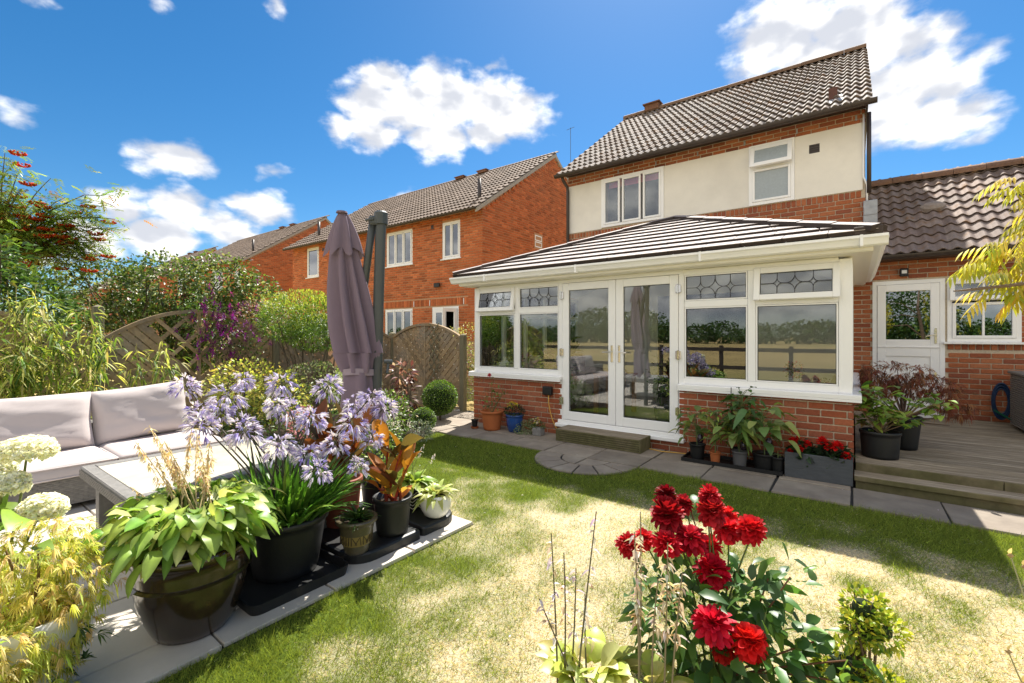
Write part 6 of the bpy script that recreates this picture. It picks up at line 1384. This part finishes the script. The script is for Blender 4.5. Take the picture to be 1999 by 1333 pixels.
# ---- on the deck --------------------------------------------------
d1=plant('potted_hydrangea','green hydrangea in the front black pot on the deck corner','potted plant',(.215,5.98,.21)); pot(d1,.215,6.0,.212,.165,.15,.27,M_blackpl,.008)
tips=rng.normal(0,1,(26,3))*np.array([.16,.13,.10])+np.array([.26,6.02,.72]); tips=np.concatenate([tips,np.array([(.62,6.0,.78),(.70,6.02,.80),(.55,6.05,.72),(.58,6.1,.82)])])
add(d1,'stems',stems_to((.215,6.0,.45),tips,.006,.003,(.20,.14,.07),.2),M_stem); n=290; P=tips[rng.integers(0,len(tips),n)]+rng.normal(0,.045,(n,3)); a=rng.uniform(0,6.28,n)
P[:,0]=np.maximum(P[:,0],.06)
add_each(d1,'leaf',ribbons(P,np.stack([np.cos(a),np.sin(a),rng.uniform(-.3,.6,n)],1),rng.uniform(.07,.12,n),rng.uniform(.045,.065,n),.35,4,'ovate',.14,pal(n,[(.20,.32,.045),(.30,.40,.07),(.12,.22,.035),(.40,.26,.10)],[4,3,2,.5]),roll=.3),15,M_leaf)
d2=plant('red_maple','red leaved cut leaf maple in the rear black pot on the deck','maple',(.42,6.62,.21)); pot(d2,.44,6.60,.212,.15,.115,.36,M_blackpl,.01)
EL=[(.35,6.75,1.02,.40,.30,.14),(.62,6.75,.90,.32,.28,.14),(.20,6.7,.90,.22,.25,.14),(.85,6.7,.72,.18,.2,.16)]; P,o_,_=ell_pts(EL,640,.45); P[:,0]=np.maximum(P[:,0],.10)
add(d2,'leaves',palmate(P,o_*.6+np.array([0,0,-.2])+sph(640)*.5,7,.075,.009,[(.20,.06,.04),(.28,.10,.055),(.13,.06,.035),(.32,.16,.08)],droop=.6),M_leafthin); add(d2,'branches',stems_to((.44,6.60,.52),np.array([e[:3] for e in EL for _ in range(5)])+rng.normal(0,.09,(20,3)),.011,.003,(.10,.06,.04),.2),M_stem)
sb=thing('storage_box','slatted grey wicker storage box at the right edge of the deck','storage box',(2.15,8.5,.21))
b=MB(); b.box(1.72,2.6,7.9,9.02,.25,.93); adopt(b.build('body',M_wicker),sb)
for k in range(24):
    b=MB(); b.box(1.698,1.722,7.9,9.02,.262+k*.028,.262+k*.028+.022,b=.004); adopt(b.build('slat',M_wicker),sb); b=MB(); b.box(1.722,2.6,7.878,7.9,.262+k*.028,.262+k*.028+.022,b=.004); adopt(b.build('slat',M_wicker),sb)
b=MB(); b.box(1.68,2.64,7.86,9.06,.935,.975,b=.01); adopt(b.build('lid',M_wicker),sb)
M_hose=mat('blue_hose',(.008,.03,.085),rough=.4,noise=(20,.3)); hs=thing('hose_reel','coiled blue hose hung beside the storage box','hose',(1.60,9.2,.21))
for k in range(7):
    b=MB(); b.tube([(1.64+.09*math.cos(a)*(1-.04*k),9.16+.012*(k%3)-.02,.54+.25*math.sin(a)*(1-.05*k)) for a in np.linspace(0,6.283,26)],.012,6,cap=False); adopt(b.build('hose_coil',M_hose,smooth=True),hs)
b=MB(); b.tube([(1.56,9.14,.42),(1.72,9.10,.30)],.012,6); adopt(b.build('hose_end',mat('green_hose',(.01,.12,.06),rough=.4)),hs)
# ---- foreground -----------------------------------------------------
DAH=[(-.69,2.11,.72,.045),(-.64,2.21,.66,.043),(-.67,2.06,.65,.071),(-.53,2.22,.72,.047),(-.51,2.18,.66,.062),(-.47,2.33,.61,.038),(-.46,2.25,.57,.056),(-.36,2.23,.6,.06),(-.79,1.91,.54,.049),(-.77,2.04,.52,.045),(-.64,1.96,.56,.057),(-.57,2.07,.56,.063),(-.53,2.23,.48,.052),(-.48,2.07,.45,.065),(-.43,1.86,.35,.065),(-.31,1.89,.31,.061),(-.41,1.94,.22,.044)]
da=plant('dahlia','clump of deep red dahlias in the foreground','dahlia',(-.48,2.02,0))
camp=np.array([0,0,1.45])
for i,(x,y,z,r) in enumerate(DAH):
    c=np.array([x,y,z]); ax_=unit((unit((camp-c)[None])*.8+np.array([[0,0,.35]])+sph(1)*.5))[0]; r*=1.08
    b0=np.array([-.48,2.02,0])+np.append(rng.normal(0,.07,2),0); add(da,'flower_stem',stems_to(b0,c-ax_*.02,.0055,.0035,(.10,.13,.03),.1),M_stem)
    s_=unit(np.cross(ax_,sph(1)[0])[None])[0]; u_=np.cross(ax_,s_); parts=[]
    for ring,(elv,Lf,nn) in enumerate(((-.35,.95,15),(-.08,1.0,16),(.2,.97,15),(.48,.86,13),(.78,.68,11),(1.08,.48,9),(1.35,.34,6))):
        a=np.arange(nn)*2*np.pi/nn+ring*.23+rng.normal(0,.06,nn); D=(np.cos(a)[:,None]*s_+np.sin(a)[:,None]*u_)*math.cos(elv)+ax_*math.sin(elv)
        P=np.repeat(c[None],nn,0)+D*r*.1+ax_*r*.03*ring; parts.append(ribbons(P,D,r*Lf*rng.uniform(.85,1.08,nn),r*.42,.06,5,'petal',.26,jit((.52,.010,.014) if i>2 else (.30,.006,.012),nn,.18,.05),roll=.25))
    V_,F_,C_=cat(*parts); C_=C_*random.choice((.55,.8,1,1,1.15))*np.array([1,random.uniform(.6,2.2),random.uniform(.6,2.5)]); V_=V_+.06*r*np.sin(V_*70+i); adopt(nobj('flower',V_,F_,np.clip(C_,0,.9),M_petal,smooth=True),da)
EL=[(-.52,2.05,.22,.27,.22,.22),(-.38,2.0,.20,.26,.2,.2),(-.62,2.0,.28,.2,.18,.22),(-.24,2.08,.25,.15,.15,.18),(-.36,2.15,.36,.18,.15,.18)]
n=420; P,o_,_=ell_pts(EL,n,.25); P[:,2]=np.maximum(P[:,2],.03); add_each(da,'leaf',ribbons(P,o_*.7+sph(n)*.6+np.array([0,0,.15]),rng.uniform(.07,.125,n),rng.uniform(.034,.055,n),.35,4,'ovate',.12,pal(n,[(.04,.10,.02),(.06,.14,.028),(.085,.18,.03),(.15,.25,.045)],[3,4,3,1.4]),roll=.5),15,M_leaf)
tp2=np.array([(-.12,2.06,.30),(-.20,2.1,.5),(-.28,2.12,.46),(-.05,2.0,.22),(-.62,2.25,.62),(-.02,2.08,.26)]); add(da,'side_shoots',stems_to((-.42,2.02,.05),tp2,.005,.003,(.14,.06,.03),.15),M_stem)
n=54; P=tp2[rng.integers(0,6,n)]+rng.normal(0,.04,(n,3)); add(da,'shoot_leaves',ribbons(P,sph(n)+np.array([.2,0,.2]),rng.uniform(.06,.1,n),rng.uniform(.028,.042,n),.3,4,'ovate',.12,pal(n,[(.07,.15,.03),(.12,.22,.04),(.05,.11,.03)])),M_leaf,smooth=True)
ho=plant('hosta','yellow green hosta with thin mauve flower spikes left of the dahlias','hosta',(-.82,1.5,0))
n=46; a=rng.uniform(0,6.28,n); e_=rng.uniform(.3,1.1,n); D=np.stack([np.cos(a)*np.cos(e_),np.sin(a)*np.cos(e_),np.sin(e_)],1); D[:,2]+=.25; add_each(ho,'leaf',ribbons(np.array([-.82,1.60,.08])+D*np.array([.10,.08,.08]),D,rng.uniform(.13,.19,n),rng.uniform(.07,.10,n),rng.uniform(.3,.7,n),7,'hosta',.16,pal(n,[(.46,.50,.13),(.36,.43,.08),(.60,.60,.28)]),roll=.3),24,M_leaf)
def spikes(root,tips,bases,col,fl,mn=20):
    parts=[]
    for t,b0 in zip(tips,bases):
        t=np.array(t);b0=np.array(b0); add(root,'flower_spike',stems_to(b0,t,.0042,.0022,col,.05),M_stem); s=rng.random(mn)*.55; p=t+(b0-t)*s[:,None]; d=sph(mn); d[:,2]=d[:,2]*.4-.35; parts.append(ribbons(p,d,rng.uniform(.024,.046,mn),.013,.25,3,'lance',.35,pal(mn,fl)))
    add(root,'bells',cat(*parts),M_petal,kind='stuff')
SA=[(-.98,1.58,.65),(-.91,1.56,.60),(-.90,1.64,.51),(-.81,1.64,.76),(-.96,1.46,.45),(-.87,1.66,.41)]
spikes(ho,SA,[(-.90+.02*k,1.50+.01*k,.06) for k in range(6)],(.11,.10,.05),[(.60,.52,.60),(.66,.60,.58),(.55,.44,.30)])
ho2=plant('hosta','second hosta with pale dried seed spikes in front of the dahlias','hosta',(-.58,1.62,0))
n=26; a=rng.uniform(0,6.28,n); e_=rng.uniform(.3,1.1,n); D=np.stack([np.cos(a)*np.cos(e_),np.sin(a)*np.cos(e_),np.sin(e_)],1); D[:,2]+=.2; add_each(ho2,'leaf',ribbons(np.array([-.64,1.70,.07])+D*np.array([.09,.06,.06]),D,rng.uniform(.11,.16,n),rng.uniform(.06,.08,n),rng.uniform(.3,.7,n),7,'hosta',.16,pal(n,[(.34,.40,.08),(.20,.29,.05),(.46,.46,.16)]),roll=.3),24,M_leaf)
spikes(ho2,[(-.67,1.68,.70),(-.57,1.76,.66),(-.51,1.74,.57),(-.69,1.79,.74),(-.60,1.74,.52)],[(-.62,1.60,.06),(-.55,1.65,.06),(-.53,1.66,.06),(-.64,1.64,.06),(-.58,1.62,.06)],(.22,.18,.10),[(.60,.50,.34),(.52,.40,.24),(.64,.56,.52)],38)
bx=plant('box_topiary','clipped box with a rounded top at the lower right','topiary',(.02,2.2,0))
EL=[(.03,2.22,.40,.075,.07,.075),(.075,2.23,.335,.085,.08,.075),(.02,2.2,.33,.06,.06,.06),(-.035,2.16,.19,.095,.09,.085),(.0,2.18,.10,.12,.11,.09),(.09,2.22,.10,.10,.10,.08)]; n=2600; P,o_,k=ell_pts(EL,n,.70); P[:,2]=np.maximum(P[:,2],.01); C=pal(n,[(.20,.30,.03),(.38,.43,.04),(.56,.56,.06),(.10,.18,.02)],[3,3,3,1]); add(bx,'leaves',ribbons(P,o_+sph(n)*.7+np.array([0,0,.3]),rng.uniform(.018,.030,n),rng.uniform(.012,.017,n),.1,3,'ovate',.18,C,roll=.8),M_leaf)
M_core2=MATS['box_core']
for q in EL: b=MB(); b.lathe([(.02,-.55),(.35,-.42),(.5,-.15),(.5,.1),(.4,.35),(.1,.5)],14,q[0],q[1],sx=q[3],sy=q[4]); b.v=[(x,y,q[2]+z*q[5]) for x,y,z in b.v]; adopt(b.build('shade_core',M_core2),bx)  # dark solid cores again painted as the shaded inside of the bush
tips,_,_=ell_pts(EL,40,.3); add(bx,'branches',stems_to((.03,2.2,0),tips,.008,.002,(.12,.08,.05),.2),M_stem)
sc_=plant('seed_heads','dry pale seed heads leaning in at the lower right edge','dried flowers',(.52,2.3,0))
tips=np.array([(.44,2.33,.68),(.48,2.36,.64),(.50,2.30,.60),(.42,2.25,.38),(.47,2.28,.45),(.50,2.34,.52),(.45,2.22,.30),(.52,2.3,.40),(.49,2.2,.34),(.46,2.30,.25)]); add(sc_,'stalks',stems_to((.60,2.25,0),tips,.004,.002,(.34,.32,.16),.15),M_stem); add(sc_,'pods',blob(tips,.010,6,(.45,.33,.17)),M_petal,kind='stuff'); add(sc_,'calyxes',ribbons(tips,np.tile([[0,0,1.]],(10,1))+sph(10)*.3,.030,.014,0,3,'lance',.4,jit((.42,.33,.16),10)),M_petal)
pk=np.array([(.47,2.20,.27),(.50,2.28,.20)]); add(sc_,'pink_flowers',foliage([(*q,.018,.018,.01) for q in pk],20,.02,.014,[(.55,.05,.16)]),M_petal)
# golden robinia like tree leaning in at the right edge
rt=plant('golden_tree','tree with drooping yellow green leaves reaching in at the right edge','tree',(1.5,2.9,0))
add(rt,'trunk',tubes([np.array([(1.5,2.9,0),(1.48,2.92,.8),(1.4,3.0,1.5),(1.3,3.1,2.2)]),np.array([(1.42,2.98,1.4),(1.1,3.12,1.72),(.74,3.12,1.70),(.45,2.98,1.665),(.37,2.91,1.655)]),np.array([(1.34,3.06,1.95),(1.0,3.3,2.25),(.72,3.4,2.32)]),np.array([(1.36,3.05,1.9),(1.0,3.2,1.98),(.66,3.22,1.93)]),np.array([(1.3,3.1,2.1),(1.35,2.8,2.6),(1.3,2.6,2.9)])],[np.linspace(.06,.03,4),np.linspace(.018,.003,5),np.linspace(.015,.004,3),np.linspace(.015,.004,3),np.linspace(.03,.006,3)],7,(.16,.11,.07)),M_stem)
tw=[(.68,3.38,2.26),(.72,3.40,2.20),(.69,3.36,2.10),(.70,3.33,2.02),(.64,3.25,1.92),(.56,3.16,1.86),(.60,3.18,1.84),(.66,3.2,1.86),(.70,3.22,1.80),(.52,3.10,1.80),(.66,3.16,1.72),(.60,3.14,1.70),(.58,3.10,1.69),(.70,3.2,1.66),(.75,3.2,1.9),(.8,3.3,2.1),(.78,3.2,1.75)]
P=np.repeat(np.array(tw),5,0)+rng.normal(0,.035,(len(tw)*5,3)); n=len(P); PP=[];DD=[]
lo=unit(np.stack([rng.uniform(-1,.1,n),rng.uniform(-.7,.4,n),rng.uniform(-.5,.15,n)],1)); parts=[]; C=pal(n,[(.46,.42,.04),(.36,.38,.04),(.52,.44,.08)]); 
for k in range(9):
    f=(k//2)/4; sg=1 if k%2 else -1; q=P+lo*(.015+.085*f); q[:,2]-=.03*f*f; sd3=unit(np.cross(lo,np.array([0,0,1.]))); parts.append(ribbons(q,lo*.5+sd3*sg*.6+np.array([0,0,-.75]),.062*rng.uniform(.8,1.2,n),.0125,.25,3,'lance',.15,jit(C,n,.08)))
add(rt,'leaves',cat(*parts),M_leafthin)
far_=np.abs(rng.normal(0,1,(240,3)))*np.array([1,-1,1])*0+rng.normal(0,1,(240,3))*np.array([.35,.45,.55])+np.array([1.75,2.4,2.1]); far_[:,0]=np.maximum(far_[:,0],1.35+rng.random(240)*.3); n=240; lo=unit(sph(n)+np.array([0,0,-.3])); add(rt,'upper_leaves',palmate(far_,lo,7,.09,.014,[(.40,.38,.05),(.30,.34,.04)]),M_leafthin)

# ---- inside the conservatory ----------------------------------------
ln=thing('white_lantern','small white metal lantern on the sill behind the left window','lantern',(-4.62,6.0,.86)); b=MB()
for sx in (-1,1):
    for sy in (-1,1): b.box(-4.62+sx*.055-.006,-4.62+sx*.055+.006,6.0+sy*.055-.006,6.0+sy*.055+.006,.865,1.0)
b.box(-4.69,-4.55,5.93,6.07,.857,.868); b.box(-4.69,-4.55,5.93,6.07,1.0,1.012); adopt(b.build('frame',M_upvc),ln)
b=MB(); b.lathe([(.088,0),(.05,.03),(.03,.035),(.03,.06),(.045,.062),(.012,.085),(.012,.10)],4,-4.62,6.0,z=1.012); adopt(b.build('roof',M_upvc),ln); b=MB(); b.box(-4.67,-4.57,5.95,6.05,.868,.998); adopt(b.build('side_pane',M_whitecer),ln)
M_floral=mat('floral_fabric',(.42,.37,.33),rough=.9,noise=(14,.4),second=((.20,.16,.15),9,.5,.62))
isf=thing('indoor_sofa','floral two seat sofa inside the conservatory seen through the doors','sofa',(-4.1,7.6,.2))
for q,nm in (((-4.75,-3.55,6.95,8.5,.24,.58),'seat'),((-4.80,-4.45,6.9,8.55,.58,1.08),'backrest'),((-4.75,-3.6,6.72,6.95,.24,.80),'arm'),((-4.75,-3.6,8.5,8.72,.24,.80),'arm')): b=MB(); b.box(*q,b=.06); adopt(b.build(nm,M_floral),isf)
itb=thing('oak_table','oak side table inside the conservatory behind the left door','table',(-3.05,7.0,.2)); b=MB(); b.box(-3.4,-2.85,6.75,7.3,.80,.84,b=.006); adopt(b.build('top',M_woodint),itb)
for x in (-3.36,-2.9):
    for y in (6.8,7.25): b=MB(); b.box(x-.03,x+.03,y-.03,y+.03,.2,.80); adopt(b.build('leg',M_woodint),itb)
def indoor(label,x,y,z,r,h,n,L,W,cols,m):
    t=plant('house_plant',label,'house plant',(x,y,z)); pot(t,x,y,z,r,r*.75,r*1.7,m,.006); add(t,'leaves',foliage([(x,y,z+r*1.7+h*.5,r*1.6,r*1.6,h*.55)],n,L,W,cols,fill=.2),M_leaf)
indoor('leafy plant on the sill behind the second left window',-4.35,6.0,.86,.06,.14,90,.07,.03,DKG,M_blackpl)
indoor('large green plant standing behind the second left window',-3.85,6.45,.2,.17,1.0,240,.22,.06,DKG+GRN,M_greypl)
indoor('small leafy tree in a grey pot behind the right door',-2.15,6.5,.2,.15,.75,260,.07,.022,GRN,M_greypl)
indoor('cactus in a pale green pot on the sill of the first right window',-1.30,5.98,.86,.05,.07,60,.03,.02,[(.20,.28,.16)],mat('pale_green_pot',(.26,.36,.16),rough=.4))
indoor('tiny plant in a green pot at the corner of the right window',-.28,5.98,.86,.045,.05,60,.025,.012,[(.10,.08,.05),(.12,.16,.06)],MATS['pale_green_pot'])
indoor('flowering plant with pink petals inside the rightmost window',-.55,6.15,.86,.06,.18,120,.04,.03,[(.45,.20,.22),(.14,.2,.06)],M_whitecer)

# ---- the field behind the camera (seen in the glass) -------------------
rf=thing('rail_fence','dark timber post and rail fence between the garden and the field behind the viewer','fence',(0,-3.2,0)); M_rail=mat('dark_rail',(.035,.026,.02),rough=.9,noise=(8,.3))
for x in np.arange(-14,14.1,1.8): b=MB(); b.box(x-.05,x+.05,-3.25,-3.15,0,1.15); adopt(b.build('post',M_rail),rf)
for z in (.45,.98): b=MB(); b.box(-14,14,-3.14,-3.10,z,z+.11); adopt(b.build('rail',M_rail),rf)
el_=[]
for i in range(92):
    x=-150+i*3.25+rng.normal(0,1); y=-80+rng.normal(0,5); h_=rng.uniform(2.6,4.2)*(2.1 if i in (18,33,35,48,63) else 1); el_+=[(x,y,h_*.5,h_*.9,h_*.6,h_*.5)]
nobj('treeline',*foliage(el_,60000,.55,.42,DKG,fill=.3),M_leaf,None,'far line of trees beyond the dry field behind the viewer','trees',kind='stuff')

# a few fallen petals and leaves
n=90; x=rng.uniform(-4.6,1.6,n); y=rng.uniform(.9,5.3,n); k=~in_patio(x,y); x=x[k];y=y[k];n=len(x)
a=rng.uniform(0,6.28,n); nobj('leaf_litter',*ribbons(np.stack([x,y,np.full(n,.026)],1),np.stack([np.cos(a),np.sin(a),0*a+.15],1),rng.uniform(.012,.03,n),rng.uniform(.007,.014,n),.1,2,'ovate',.2,pal(n,[(.6,.55,.5),(.42,.28,.12),(.55,.47,.62),(.3,.16,.07)])),M_petal,None,'scattered fallen petals and dry leaves on the lawn and slabs','leaf litter',kind='stuff')
